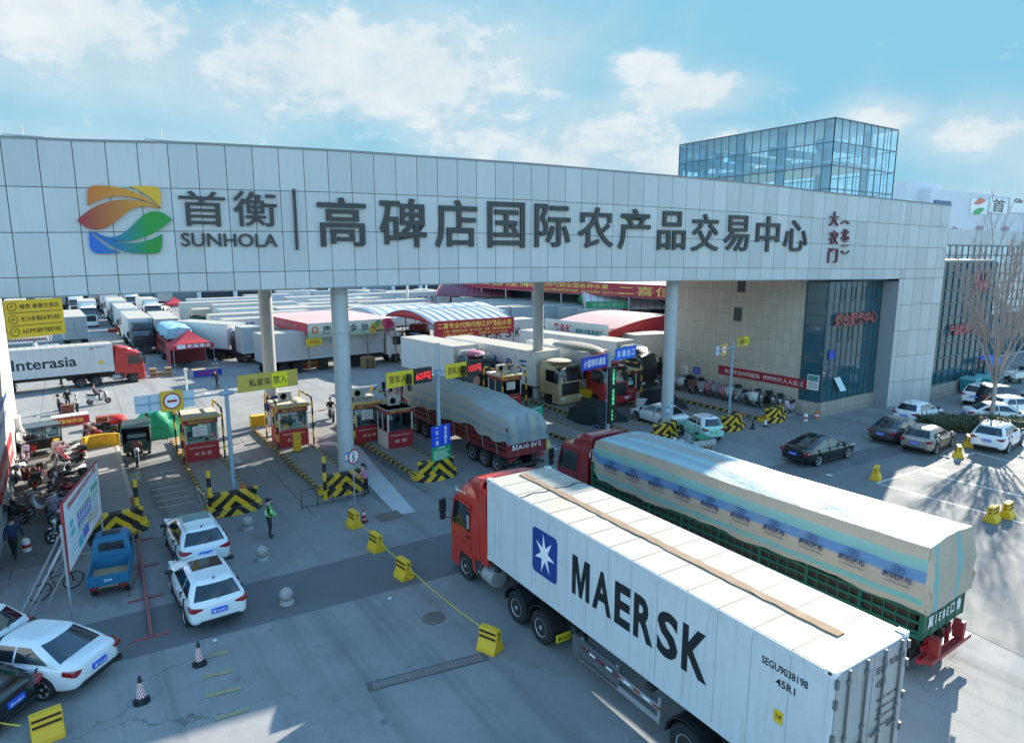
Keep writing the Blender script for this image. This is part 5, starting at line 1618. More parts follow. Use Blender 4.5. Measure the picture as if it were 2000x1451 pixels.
c1 = car('parked_car', 'white compact car with a sunroof and roof bars, ahead in the queue of two', M_cwhite, 4.3, 1.82, 1.60, 'suv', None, '冀F·04J84', None, True, True)
car_rear(c1, 405, 1102, .32, R(92), 4.3)
c2 = car('parked_car', 'white hatchback with slim red tail lamps, behind in the queue of two', M_cwhite, 4.4, 1.80, 1.53, 'suv', None, '冀F·5W571', None, False, True)
car_rear(c2, 431, 1212, .32, R(92), 4.4)
c3 = car('parked_car', 'white saloon with dark windows at the lower left, its boot beside a traffic cone', M_cwhite, 4.6, 1.82, 1.46, 'sedan', None, '冀F·5216E')
h3 = heading(G(96, 1331, .25), G(34, 1324, .25))
car_rear(c3, 196, 1312, .36, h3, 4.6)
c4 = car('parked_car', 'black saloon cut off by the lower left edge of the picture', M_cblack, 4.7, 1.84, 1.46, 'fastback', None, '京N·A8E19')
car_rear(c4, 34, 1392, .36, h3 + R(2), 4.7)
c5 = car('parked_car', 'white car at the left edge, just behind the white saloon', M_cwhite, 4.3, 1.78, 1.5, 'hatch', None, '冀F·7K302')
car_rear(c5, 28, 1266, .4, h3 + R(4), 4.3)
c6 = car('moving_car', 'glossy black fastback saloon driving on open concrete before the blue glass front', M_cblack, 4.8, 1.88, 1.46, 'fastback', None, '京A·F3D08')
car_wheels(c6, (1597, 910), (1651, 895), -1, 1.88)
c7 = car('parked_car', 'dark brown grey saloon with lit tail lamps beside the beige hatchback', M_cgrey, 4.6, 1.78, 1.48, 'sedan', None, '冀F·A318P')
car_wheels(c7, (1757, 869), (1800, 855), -1, 1.78)
c8 = car('parked_car', 'champagne beige hatchback parked at the end of the hedge', M_cbeige, 4.3, 1.8, 1.48, 'hatch', None, '京Q·2Y715')
car_wheels(c8, (1824, 888), (1857, 872), -1, 1.8)
c9 = car('parked_car', 'small white hatchback with a dark rear window nearest the pale gate wall', M_cwhite, 4.1, 1.70, 1.53, 'hatch', None, '冀F·88Q1M')
car_wheels(c9, (1795, 833), (1836, 822), -1, 1.7)
c10 = car('parked_car', 'white estate car with silver roof bars to the right of the two yellow blocks', M_cwhite, 4.6, 1.84, 1.62, 'suv', None, '冀F·L6N27', None, True)
car_wheels(c10, (1963, 887), (1994, 868), -1, 1.84)
c11 = car('parked_car', 'white saloon behind the hedge, seen from its side', M_cwhite, 4.5, 1.8, 1.46, 'sedan', None, '冀F·D503')
car_wheels(c11, (1932, 830), (1995, 834), -1, 1.8)
c12 = car('parked_car', 'long black people carrier behind the bare tree', M_cblack, 4.9, 1.9, 1.75, 'suv', None, '京L·5520')
car_wheels(c12, (1950, 801), (2010, 800), -1, 1.9)
c13 = car('parked_car', 'white people carrier half hidden by the bare tree trunk', M_cwhite, 4.6, 1.82, 1.7, 'suv', None, '冀F·0B66')
car_wheels(c13, (1928, 797), (1960, 786), -1, 1.82)
c14 = car('parked_car', 'white car at the right edge beyond the white saloon', M_cwhite, 4.5, 1.8, 1.5, 'hatch', None, '冀F·1Z90')
car_wheels(c14, (1975, 818), (2030, 816), -1, 1.8)
c15 = car('moving_car', 'white saloon in the lane, half hidden by the round right column', M_cwhite, 4.6, 1.8, 1.47, 'sedan', None, '冀F·7788')
car_wheels(c15, (1292, 837), (1246, 822), 1, 1.8)
c16 = car('moving_car', 'mint green mini car with a white roof leaving between the striped blocks', M_cmint, 3.4, 1.55, 1.62, 'suv', M_cwhite, '冀FD·0326', mat('green_number_plate', (.10, .45, .25), .4), False, False, None, .29)
car_wheels(c16, (1366, 864), (1330, 846), 1, 1.55)
c17 = clone(c9, 'white car far back in the yard near the small red tent', (0, 0, 0)); car_wheels(c17, (312, 609), (332, 606), -1)
c18 = clone(c7, 'dark car far back in the yard beside the white car', (0, 0, 0)); car_wheels(c18, (292, 612), (303, 604), -1)

# ================================================================== BOOTHS, MASTS, SIGNS, BARRIERS
M_haz_post = stripes('post_bands', (*YEL, 1), (*BLK, 1), 0, 0, 1, .9, False, .3)
M_haz_rail = stripes('rail_bands', (*YEL, 1), (*BLK, 1), 0, 1, 1, .9, False, .3)
M_chev = stripes('chevron_bands', (*YEL, 1), (*BLK, 1), 1, 0, 1, .62, True, .5)
M_chev_r = stripes('slant_bands', (*YEL, 1), (*BLK, 1), 1, 0, -1, .46, False, .45)
M_boothglass = glass('booth_glass', (.06, .09, .10), .05, .8)
M_booth_in = mat('booth_interior', (.25, .27, .27), .8)
M_booth_white = mat('booth_white', (.62, .61, .58), .6, dirt=.35)
M_btxt = mat('pale_booth_letter', (.75, .6, .5), .6)
def booth(label, x, y, w=1.7, d=2.0, h=2.55, guard=True, ac='left', paper=True, head='首衡集团 农产品交易中心', group='toll booths on the islands', low='欢 迎 您', z=.2):
    t = thing('toll_booth', label, 'booth', (x, y, z), 0, group)
    hw, hd = w / 2, d / 2
    b = MB(); b.box(-hw, hw, -hd, hd, 0, 1.02, 0); b.build('base_panel', M_red, t, smooth=0, bevel=.01)
    b = MB()
    for sx_ in (-1, 1):
        for sy_ in (-1, 1):
            b.box(sx_ * hw - (.08 if sx_ > 0 else 0), sx_ * hw + (0 if sx_ > 0 else .08), sy_ * hd - (.08 if sy_ > 0 else 0), sy_ * hd + (0 if sy_ > 0 else .08), 1.02, 2.1)
    b.box(-hw, hw, -.04, .04, 1.02, 1.06); 
    for s in (-1, 1): b.box(s * (hw - .03) - .03, s * (hw - .03) + .03, -.04, .04, 1.02, 2.1)
    b.build('corner_frame', M_booth_white, t, smooth=0)
    b = MB(); b.box(-hw + .1, hw - .1, -hd + .1, hd - .1, 1.02, 1.06, 0); b.box(-hw + .3, hw - .3, hd - .5, hd - .2, 1.06, 1.3, 0); b.ball((.1, .1, 1.25), (.16, .14, .3), 8, 6, 1); b.ball((.1, .08, 1.62), (.1, .1, .13), 8, 6, 1); b.build('interior', [M_booth_in, M_black], t)
    for (nm, q) in (('front_window', (-hw + .09, hw - .09, -hd + .02, -hd + .03)), ('back_window', (-hw + .09, hw - .09, hd - .03, hd - .02))):
        b = MB(); b.box(q[0], q[1], q[2], q[3], 1.06, 2.08); b.build(nm, M_boothpane, t, smooth=0)
    for s in (-1, 1):
        b = MB(); xx = s * (hw - .025); b.box(xx - .005, xx + .005, -hd + .09, hd - .09, 1.06, 2.08); o = b.build('side_window', M_boothpane, t, smooth=0)
    b = MB(); b.box(-hw - .02, hw + .02, -hd - .02, hd + .02, 2.1, 2.38, 0); b.text(head, (0, -hd - .024, 2.24), (1, 0, 0), (0, 0, 1), w * .8, .12, 1)
    b.build('header_panel', [mat('dark_red_header', (.30, .03, .03), .5, dirt=.3), M_ytxt], t, smooth=0)
    b = MB(); b.box(-hw - .12, hw + .12, -hd - .14, hd + .14, 2.38, h, 0); b.build('roof', mat('dusty_roof_slab', (.52, .48, .40), .8, dirt=.4), t, smooth=0, bevel=.02)
    b = MB(); b.text(low, (0, -hd - .004, .42), (1, 0, 0), (0, 0, 1), w * .5, .2, 0); b.text('首衡高碑店国际农产品交易中心', (0, -hd - .004, .78), (1, 0, 0), (0, 0, 1), w * .8, .09, 0)
    b.text('欢迎您', (-hw - .004, 0, .5), (0, -1, 0), (0, 0, 1), .8, .16, 0); b.build('lettering', M_btxt, t, smooth=0)
    if paper:
        b = MB(); b.box(-hw + .4, -hw + 1.15, -hd + .005, -hd + .012, 1.42, 2.0, 0); b.text('财务缴费处', (-hw + .78, -hd + .002, 1.85), (1, 0, 0), (0, 0, 1), .5, .08, 1); b.text('严禁停车 违者重罚', (-hw + .78, -hd + .002, 1.68), (1, 0, 0), (0, 0, 1), .62, .07, 1); b.text('2901119', (-hw + .78, -hd + .002, 1.53), (1, 0, 0), (0, 0, 1), .5, .08, 1)
        b.build('paper_notice', [M_white, M_redtxt], t, smooth=0)
    if ac:
        s = -1 if ac == 'left' else 1
        b = MB(); b.cbox((s * .1, .35, h + .3), (.75, .3, .55), 0); b.lathe([(.001, 0), (.2, 0), (.2, .01), (.001, .01)], (s * .1 - .1, .2, h + .3), 'y', 16, 1)
        for k in range(7): b.cbox((s * .1, .196, h + .08 + k * .07), (.7, .004, .012), 1)
        b.build('ac_unit', [mat('ac_cream', (.55, .52, .45), .6, dirt=.3), M_darkmetal], t, smooth=0, bevel=.01)
        b = MB(); b.tube([(s * .1 + .3, .2, h + .2), (.5, -.2, h + .03), (.1, -.6, h + .05), (-.2, -hd - .16, h), (-.3, -hd - .05, 2.2)], .018, 6); b.build('cable', M_black, t)
    if guard:
        for s in (-1, 1):
            x_ = s * (hw + .2)
            b = MB(); b.tube([(x_, -hd - .35, 0), (x_, -hd - .35, h + .12), (x_, -hd - .15, h + .38), (x_, hd + .15, h + .38), (x_, hd + .3, h + .1), (x_, hd + .3, 0)], .055, 10)
            b.build('guard_frame', M_haz_rail, t)
        b = MB(); b.tube([(-hw - .2, -hd - .34, 2.52), (hw + .2, -hd - .34, 2.52)], .045, 8); b.build('guard_bar', M_haz_rail, t)
    return t
M_boothpane, nt, b_ = new_mat('booth_pane')
nt.nodes.remove(b_)
tr = nn(nt, 'ShaderNodeBsdfTransparent'); tr.inputs[0].default_value = (.62, .74, .76, 1)
gs = nn(nt, 'ShaderNodeBsdfGlossy'); gs.inputs['Roughness'].default_value = .03; gs.inputs['Color'].default_value = (.8, .85, .88, 1)
mx = nn(nt, 'ShaderNodeMixShader'); fr_ = nn(nt, 'ShaderNodeFresnel'); fr_.inputs[0].default_value = 1.5
nt.links.new(nmath(nt, 'ADD', fr_.outputs[0], .08), mx.inputs[0]); nt.links.new(tr.outputs[0], mx.inputs[1]); nt.links.new(gs.outputs[0], mx.inputs[2]); nt.links.new(mx.outputs[0], nt.nodes['Material Output'].inputs[0])
booth('red toll booth with a white paper notice, on the island with the sign mast', 5.45, 40.2, ac=None)
booth('red toll booth with an air conditioner on its roof, behind the broad front column', 10.5, 40.2, ac='left', paper=False)
booth('red toll booth just right of the broad column, behind the small kiosk', 14.6, 38.6, ac='left')
booth('white roofed toll booth behind the tarped red lorry, green board below it', 26.9, 41.2, ac='left')
booth('grey roofed red booth beside the green digit display', 35.6, 38.2, 1.9, 2.4, ac=None, paper=False)
kb = booth('small white and red kiosk between the broad column and the tarped red lorry', 15.7, 36.2, 1.6, 1.6, 2.35, guard=False, ac='right', paper=False, low='首 衡', group=None)
kb['category'] = 'kiosk'
for ch in kb.children:
    if ch.name.startswith('base_panel'):
        b = MB(); b.box(-.81, -.80, -.8, .8, .0, 1.0); b.build('side_panel', M_booth_white, kb, smooth=0)
# blue and green picture on the booth by the display
b = MB(); b.box(-.3, .35, -.02, 0, 0, .55, 0); b.box(-.28, .0, -.026, -.02, .25, .5, 1); b.box(.02, .33, -.026, -.02, .05, .5, 2)
tag(b.build('notice', [M_white, mat('teal_picture', (.08, .25, .25), .5), mat('light_blue_picture', (.15, .4, .6), .5)], None, (35.75, 36.93, 1.55), smooth=0), 'blue and white notice on the window of the booth by the display', 'notice')

# yellow barrier cabinets
def cabinet(label, x, y, arm=None, z=.2, h=1.15):
    t = thing('barrier_cabinet', label, 'barrier cabinet', (x, y, z), 0, 'yellow lane barrier cabinets')
    b = MB(); b.box(-.2, .2, -.17, .17, .04, h, 0); b.box(-.24, .24, -.21, .21, 0, .05, 1); b.build('cabinet', [M_hazard_y, M_darkmetal], t, smooth=0, bevel=.02)
    b = MB(); b.lathe([(.001, 0), (.07, 0), (.07, .03), (.001, .03)], (.0, -.2, h - .22), 'y', 12); b.build('lock', M_steel, t)
    if arm:
        b = MB(); b.tube([(.2, 0, h - .15), (arm, .35, h - .02)], .035, 8); b.build('barrier_arm', stripes('arm_bands', (.7, .7, .7, 1), (.5, .03, .03, 1), 1, 0, 0, .9), t)
    return t
cabinet('yellow barrier cabinet in front of the booth behind the broad column', 10.3, 38.0)
cabinet('yellow barrier cabinet behind the first booth', 4.95, 42.8)
cabinet('yellow barrier cabinet with a red and white arm, behind the second booth', 10.9, 42.6, 3.2)
cabinet('yellow barrier cabinet at the foot of the rear column by the tan lorry', 31.6, 41.0)
cabinet('yellow barrier cabinet behind the white roofed booth', 26.5, 43.0)

# striped crash blocks at the island noses
def nose(label, x, y, w=2.1, h=1.0):
    t = thing('crash_block', label, 'crash block', (x, y, 0), 0, 'black and yellow crash blocks at the island noses')
    def arc(rx, ry, n=14):
        return [(rx * math.sin(PI * (i / n - .5)), -ry * math.cos(PI * (i / n - .5))) for i in range(n + 1)]
    b = MB(); o = arc(w * .58, .62); rings = [[(p[0], p[1], z) for p in o] + [(w * .58, .5, z), (-w * .58, .5, z)] for z in (0, .38)]
    b.loft(rings, 0); b.build('base_step', M_chev, t, smooth=30, bevel=.02)
    b = MB(); n = 14; rings = []
    for (z, k, ins) in ((.38, .46, .1), (.7, .48, .05), (h, .52, 0)):
        o = arc(w * k, .42 - ins); i_ = arc(w * k - .26, .20 - ins)
        rings.append([(p[0], p[1], z) for p in o] + [(p[0], p[1] + .25, z) for p in i_[::-1]])
    b.loft(rings, 0); b.build('curved_wall', M_chev, t, smooth=30, bevel=.015)
    return t
for lab, x, y in (('striped crash block at the nose of the leftmost island, by the map billboard', .75, 31.0), ('striped crash block under the blue grey sign mast', 5.4, 30.9), ('striped crash block at the foot of the broad front column', 10.45, 30.6),
                  ('striped crash block under the blue and green sign post', 15.2, 29.9), ('striped crash block behind the guard by the maroon cab', 26.0, 29.1), ('striped crash block at the foot of the right front column', 30.9, 28.6),
                  ('striped crash block between the mint car and two small cones', 36.2, 27.6), ('striped crash block at the end of the scooter strip', 40.6, 27.4)):
    nose(lab, x, y)
# yellow bent concrete tail of the first island and other yellow tail blocks
b = MB(); b.loft([[(1.0 * math.sin(t), .55 * math.cos(t), z) for t in [R(-80 + 160 * i / 10) for i in range(11)]] + [(.78 * math.sin(t), .35 * math.cos(t), z) for t in [R(80 - 160 * i / 10) for i in range(11)]] for z in (0, .85)], 0)
o = b.build('tail_block', M_hazard_y, None, (.8, 45.2, .1), smooth=30, bevel=.03); tag(o, 'curved plain yellow block at the back end of the leftmost island', 'crash block')
b = MB(); b.box(-.45, .45, -.3, .3, 0, .8); o = b.build('tail_block', M_hazard_y, None, (9.9, 46.0, 0), smooth=0, bevel=.04); tag(o, 'plain yellow block at the back end beside the rear left column', 'crash block')
b = MB(); b.cbox((0, 0, .45), (.35, .35, .9)); o = b.build('yellow_post_box', M_hazard_y, None, (-1.4, 46.0, 0), smooth=0, bevel=.03); tag(o, 'short yellow post behind the motorcycles by the dark tricycle', 'bollard')

# striped posts
def post(label, px, py, h=2.1, r=.09):
    p = G(px, py); b = MB(); b.cyl((0, 0, 0), (0, 0, h), r, n=14); b.cyl((0, 0, 0), (0, 0, .02), r * 1.8, n=14)
    tag(b.build('striped_post', M_haz_post, None, p.to_tuple()), label, 'post', 'upright striped guard posts')
post('striped post beside the map billboard and the red rail', 272, 1028); post('striped post left of the mast block', 413, 1007); post('striped post left of the broad column block', 636, 974)

# sign masts
M_mast = mat('blue_grey_mast', (.26, .36, .43), .45, dirt=.2)
def board(t, x0, x1, z0, z1, y, face_m, texts, frame=True, back=True, name='sign_board'):
    b = MB(); b.box(x0, x1, y, y + .04, z0, z1, 0)
    mats = [face_m]
    for (tx, cx, cz, w, h, m_) in texts:
        if m_ not in mats: mats.append(m_)
        b.text(tx, (cx, y - .006, cz), (1, 0, 0), (0, 0, 1), w, h, mats.index(m_))
    return b.build(name, mats, t, smooth=0)
def no_entry(t, x, z, y, s=.9):
    b = MB(); b.box(x - s / 2, x + s / 2, y - .05, y - .01, z - s / 2, z + s / 2, 0)
    b.lathe([(.001, 0), (s * .4, 0), (s * .4, -.006), (.001, -.006)], (x, y - .05, z), 'y', 24, 1); b.lathe([(.001, 0), (s * .33, 0), (s * .33, -.004), (.001, -.004)], (x, y - .056, z), 'y', 24, 2)
    b.box(x - s * .22, x + s * .22, y - .068, y - .06, z - s * .06, z + s * .06, 1); b.build('no_entry_sign', [M_yellow, M_red, M_white], t, smooth=0)
M_panelback = mat('pale_sign_back', (.48, .54, .60), .5, dirt=.25)
def wide_mast(label, base, top_z, rz, left_len, right0, right1, sc=1.0, bh=.62):
    t = thing('sign_mast', label, 'sign mast', base, rz)
    b = MB(); b.cyl((0, 0, 0), (0, 0, top_z + .35), .11 * sc, .09 * sc, 14); b.cyl((0, 0, 0), (0, 0, .05), .26, n=14); b.build('pole', M_mast, t)
    b = MB(); b.cyl((-left_len, -.02, top_z), (right1, -.02, top_z), .04, n=10); b.ball((0, 0, top_z), (.42 * sc, .14, .12), 12, 8); b.build('cross_arm', M_mast, t)
    b = MB(); b.box(-left_len, -left_len * .37, -.03, .0, top_z - bh * .62, top_z + bh * .62, 0)
    for x in (-left_len * .85, -left_len * .7, -left_len * .5): b.box(x - .02, x + .02, -.06, -.03, top_z - bh * .55, top_z + bh * .55, 1)
    b.build('blank_panel', [M_panelback, M_mast], t, smooth=0)
    no_entry(t, -left_len * .62, top_z, -.06, bh * 1.5)
    board(t, right0, right1, top_z - bh * .1, top_z + bh * 1.25, -.08, mat('ochre_sign', (.52, .36, .06), .5), [('私家车', lerp(right0, right1, .36), top_z + bh * .56, (right1 - right0) * .36, bh * .62, M_blacktxt)], name='right_board')
    b = MB(); x0, x1 = lerp(right0, right1, .56), lerp(right0, right1, .82); b.box(x0, x1, -.092, -.081, top_z - bh * .02, top_z + bh * 1.15, 0); b.text('禁入', ((x0 + x1) / 2, -.095, top_z + bh * .57), (1, 0, 0), (0, 0, 1), (x1 - x0) * .88, bh * .66, 1); b.build('patch_board', [mat('acid_yellow_patch', (.76, .66, .01), .5), M_blacktxt], t, smooth=0)
    return t
mz = GY(449, 763, 32.4).z
p = G(458, 975, .2)
wide_mast('blue grey mast with a no entry sign and long ochre board by the left booth', (p.x, p.y, .2), mz - .2, R(8), 3.75, .5, 3.4, 1.0, .60)
b = MB(); b.cbox((0, 0, .3), (.28, .22, .6)); o = b.build('orange_box', mat('orange_plastic', (.65, .13, .03), .5), None, (p.x + .45, p.y + .1, .2), smooth=0, bevel=.04); tag(o, 'small orange box behind the foot of the left sign mast', 'box')
p = G(1423, 822, .2); mz = GX(1428, 675, p.x).z
wide_mast('blue grey mast with a no entry sign and ochre board against the tan wall', (p.x, p.y, .2), mz - .3, R(12), 2.4, .45, 2.4, .8, .5)
# mast with weight signs (60 / 100 tonnes) and the blue and green post sign
p = G(859, 925, .2); t = thing('sign_mast', 'tall grey mast with two yellow weight boards and red digits', 'sign mast', (p.x, p.y, .2), R(10))
zt = GY(862, 726, p.y).z - .2
b = MB(); b.cyl((0, 0, 0), (0, 0, zt + .05), .11, .09, 14); b.cyl((-.1, 0, zt), (-.1, 0, zt + 1.5), .025, n=6); b.cyl((.1, 0, zt), (.1, 0, zt + 1.5), .025, n=6); b.box(-.12, .12, -.02, .02, zt + 1.45, zt + 1.5); b.build('pole', M_mast, t)
b = MB(); b.cyl((-1.0, -.02, zt), (.9, -.02, zt), .045, n=8); b.lathe([(.09, -.12), (.2, -.1), (.2, .1), (.09, .12)], (0, 0, zt), 'z', 14); b.build('cross_arm', M_mast, t)
M_led = mat('led_panel_black', (.012, .012, .014), .4)
M_ledred = emit('red_digits', (1.0, .05, .06), .45)
for (x0, x1, x2, num, w) in ((-3.15, -1.58, -.5, '60吨', .92), (.45, 1.85, 2.85, '100吨', .9)):
    zz = zt - .05
    board(t, x0, x1, zz - .36, zz + .4, -.1, mat('lemon_board', (.66, .47, .02), .5), [('货车入口', (x0 + x1) / 2, zz + .03, (x1 - x0) * .84, .4, M_blacktxt)], name='weight_board')
    b = MB(); b.box(x1 + .02, x2, -.16, .02, zz - .35, zz + .41, 0); b.text(num, ((x1 + x2) / 2 + .02, -.165, zz + .03), (1, 0, 0), (0, 0, 1), w, .45, 1, 0, .0); b.build('digit_display', [M_led, M_ledred], t, smooth=0)
    b = MB(); cx = lerp(x0, x1, .76); b.cbox((cx, -.25, zz - .02), (.22, .22, .5)); b.cyl((cx - .02, -.3, zz - .6), (cx - .02, -.3, zz - .3), .12, .1, 10); b.build('camera_housing', M_black, t, smooth=0, bevel=.03)
b = MB(); b.box(-.6, .62, -.16, -.11, 1.55, 2.65, 0); b.box(-.6, .62, -.16, -.11, .32, 1.55, 1)
b.text('请\n勿\n跟\n车', (.3, -.165, 2.1), (1, 0, 0), (0, 0, 1), .2, .95, 2); b.text('一\n车\n一\n磅', (-.25, -.165, 2.1), (1, 0, 0), (0, 0, 1), .2, .95, 2); b.text('过磅须知', (0, -.165, 1.46), (1, 0, 0), (0, 0, 1), .5, .09, 2)
for k in range(11): b.box(-.5, .5 - (k * 7 % 4) * .05, -.165, -.161, 1.28 - k * .085, 1.305 - k * .085, 2)
b.build('lane_board', [mat('royal_blue_board', (.015, .06, .55), .45), mat('green_board', (.0, .30, .10), .45), M_whitetxt], t, smooth=0)
# mast with two blue boards and the tall green digit display
p = G(1186, 862, .2); t = thing('sign_mast', 'mast with two blue boards above a tall black display of green characters', 'sign mast', (p.x, p.y, .2), R(14))
zt = GY(1188, 700, p.y).z - .2
b = MB(); b.cyl((0, 0, 0), (0, 0, zt + .35), .13, .1, 14); b.lathe([(.1, -.1), (.24, -.08), (.24, .08), (.1, .1)], (0, 0, zt), 'z', 14); b.cyl((-.9, 0, zt), (.9, 0, zt), .045, n=8); b.build('pole', M_mast, t)
board(t, -2.95, -.38, zt - .42, zt + .34, -.1, mat('deep_blue_board', (.01, .04, .38), .45), [('小型轿车通道', -1.66, zt - .04, 2.2, .46, M_whitetxt)], name='left_board')
board(t, .5, 2.85, zt - .22, zt + .52, -.1, mat('bright_blue_board', (.01, .13, .62), .45), [('车 辆 出 口', 1.68, zt + .15, 1.95, .44, M_whitetxt)], name='right_board')
b = MB(); z0, z1 = GY(1186, 825, p.y).z - .2, GY(1188, 716, p.y).z - .2
b.box(-.26, .42, -.24, -.1, z0, z1, 0); b.text('\n'.join('小型轿车 车位剩余 688'.replace(' ', '　')), (.16, -.245, (z0 + z1) / 2), (1, 0, 0), (0, 0, 1), .26, (z1 - z0) * .92, 1, 0, .012)
b.build('digit_display', [M_led, emit('green_digits', (.1, .8, .35), .5)], t, smooth=0)
b = MB()
for k in range(5): b.cbox((.5, -.17, lerp(z0 + .2, z1 - .3, k / 4)), (.06, .12, .2))
b.cyl((.5, -.1, z0), (.5, -.1, z1), .02, n=6); b.build('warning_lamp', M_lamp_red, t, smooth=0)

# five-kilometre sign post
p = G(693, 985); t = thing('speed_sign', 'round speed limit 5 sign on a thin post before the broad column', 'road sign', p.to_tuple(), R(25))
b = MB(); b.cyl((0, 0, 0), (0, 0, 2.5), .035, n=8); b.build('post', M_steel, t)
b = MB(); b.lathe([(.001, 0), (.36, 0), (.36, -.02), (.001, -.02)], (0, -.04, 2.35), 'y', 28, 0); b.lathe([(.001, 0), (.29, 0), (.29, -.006), (.001, -.006)], (0, -.06, 2.35), 'y', 28, 1); b.text('5', (-.02, -.07, 2.28), (1, 0, 0), (0, 0, 1), .2, .32, 2, 0, .03); b.text('限速', (0, -.07, 2.54), (1, 0, 0), (0, 0, 1), .2, .08, 2); b.build('sign_disc', [M_red, M_white, M_blacktxt], t, smooth=30)
# hanging yellow direction board at the left
p = GY(70, 621, 30.3); t = thing('direction_board', 'amber direction board with three rows of black text at the upper left', 'sign', p.to_tuple(), R(30))
b = MB(); w, h = 1.0, .69; b.box(-w, w, 0, .06, -h, h, 0)
for z in (-h * .34, h * .34): b.box(-w + .08, w - .08, -.004, 0, z - .012, z + .012, 1)
for k, (s_, tx) in enumerate((('↑', '橙类 香蕉交易区'), ('←', '进口水果 精品水果交易区'), ('→', '木瓜 柠檬 橙类 葡萄类交易区'))):
    z = h * .66 * (1 - k); b.text(tx, (.18, -.006, z), (1, 0, 0), (0, 0, 1), 1.38, .18, 1); b.text(s_, (-.76, -.006, z), (1, 0, 0), (0, 0, 1), .14, .14, 1)
    b.tube([(-.76 + .15 * math.cos(a), -.008, z + .15 * math.sin(a)) for a in [R(i * 30) for i in range(12)]], .012, 4, 1, True)
b.build('board', [mat('amber_board', (.88, .50, .02), .5), M_blacktxt], t, smooth=0)
b = MB(); zt_ = 9.6 - p.z
for x in (-.8, .8): b.cyl((x, .03, h), (x, .03, zt_), .03, n=6)
b.build('hanger', M_steel, t)

# map billboard on a lattice frame, lower left
fp = [(116, 984), (187, 899), (197, 1003), (131, 1124)]
A0 = G(152, 1258); B0 = G(205, 1085)
hdg = heading(A0, B0)
bl, br2 = GY(131, 1124, A0.y + .55), None
t = thing('billboard', 'large tilted white site map billboard with a red border on a steel frame', 'billboard', (0, 0, 0))
def on_plane(px, py):
    n = Vector((math.sin(BH), -math.cos(BH), 0)); r = ray(px, py); return _cp + r * ((BP - _cp).dot(n) / r.dot(n))
BP = G(146, 1215); BH = R(79)
BP.z = 0
q = [on_plane(*v) for v in fp]
q = [q[3], q[2], q[1], q[0]]
cx_ = sum(q, Vector()) / 4
right = Vector((math.cos(BH), math.sin(BH), 0)); nrm = Vector((math.sin(BH), -math.cos(BH), 0)); 
wd_ = (q[1] - q[0]).dot(right); 
b = MB(); b.slab([v.to_tuple() for v in q], .05, 0)
inn = [cx_ + (v - cx_) * .95 + nrm * .055 for v in q]
b.slab([v.to_tuple() for v in inn], .006, 1)
def bp(u, v, off=.066):
    a = q[0].lerp(q[1], u); c = q[3].lerp(q[2], u); return a.lerp(c, v) + nrm * off
def patch(u0, u1, v0, v1, mi):
    b.add([bp(u0, v0), bp(u1, v0), bp(u1, v1), bp(u0, v1)], [(0, 1, 2, 3)], mi)
for i in range(6): patch(.30 + i * .065, .345 + i * .065, .50, .60, 2); patch(.30 + i * .065, .345 + i * .065, .38, .48, 2)
patch(.28, .68, .61, .635, 3); patch(.28, .66, .335, .355, 3)
for i in range(4): patch(.70 + i * .055, .74 + i * .055, .62, .72, 4); patch(.70 + i * .055, .73 + i * .055, .48, .58, 3)
patch(.12, .19, .55, .64, 5); patch(.12, .22, .42, .5, 5); patch(.28, .38, .1, .25, 5); patch(.4, .56, .12, .28, 2); patch(.57, .68, .2, .32, 6)
for i in range(4): patch(.7 + i * .05, .72 + i * .05, .15, .33, 6)
for (u0, u1, v) in ((.25, .6, .71), (.3, .7, .76), (.25, .5, .30), (.1, .25, .25), (.1, .25, .18), (.6, .9, .42), (.65, .92, .36), (.7, .95, .78), (.1, .2, .35)): patch(u0, u1, v, v + .012, 5)
c_ = bp(.5, .89); u_ = (q[3] - q[0]).normalized(); b.text('首衡高碑店国际农产品交易中心平面图', c_, (q[1] - q[0]).normalized(), u_, wd_ * .8, .22, 7)
b.build('map_board', [M_red, mat('board_white', (.72, .75, .77), .5), mat('map_violet', (.20, .16, .50), .6), mat('map_green', (.22, .50, .20), .6), mat('map_dark_green', (.03, .32, .16), .6), mat('map_cyan', (.08, .45, .60), .6), mat('map_peach', (.65, .40, .25), .6), M_redtxt], t, smooth=0)
b = MB()
for v, back in ((q[0], .0), (q[1], .0)):
    f = ground(v)
    b.cyl((f.x, f.y, 0), (v.x, v.y, q[2].z - .3), .04, n=8)
    g = f - nrm * 1.5 
    b.cyl(g.to_tuple(), (v - nrm * .06 + Vector((0, 0, .9))).to_tuple(), .03, n=8); b.cyl(g.to_tuple(), f.to_tuple(), .03, n=8)
for k in (.25, .6):
    a_, c2_ = ground(q[0]) - nrm * 1.5 * (1 - k), ground(q[1]) - nrm * 1.5 * (1 - k); a_.z = c2_.z = 1.1 * k + .2; b.cyl(a_.to_tuple(), c2_.to_tuple(), .025, n=6)
b.build('steel_frame', M_steel, t)
# long steel props leaning to the left of the billboard
b = MB(); a_, c_ = G(30, 1222), G(120, 1040, 1.6); b.cyl(a_.to_tuple(), c_.to_tuple(), .045, n=8); a2, c2 = G(62, 1182), G(128, 1050, 1.6); b.cyl(a2.to_tuple(), c2.to_tuple(), .045, n=8); b.cyl(c_.to_tuple(), c2.to_tuple(), .04, n=8)
m1, m2 = a_.lerp(c_, .55), a2.lerp(c2, .5); b.cyl(m1.to_tuple(), m2.to_tuple(), .03, n=6)
tag(b.build('steel_prop', M_steel, None), 'leaning bare steel props left of the map billboard', 'frame')

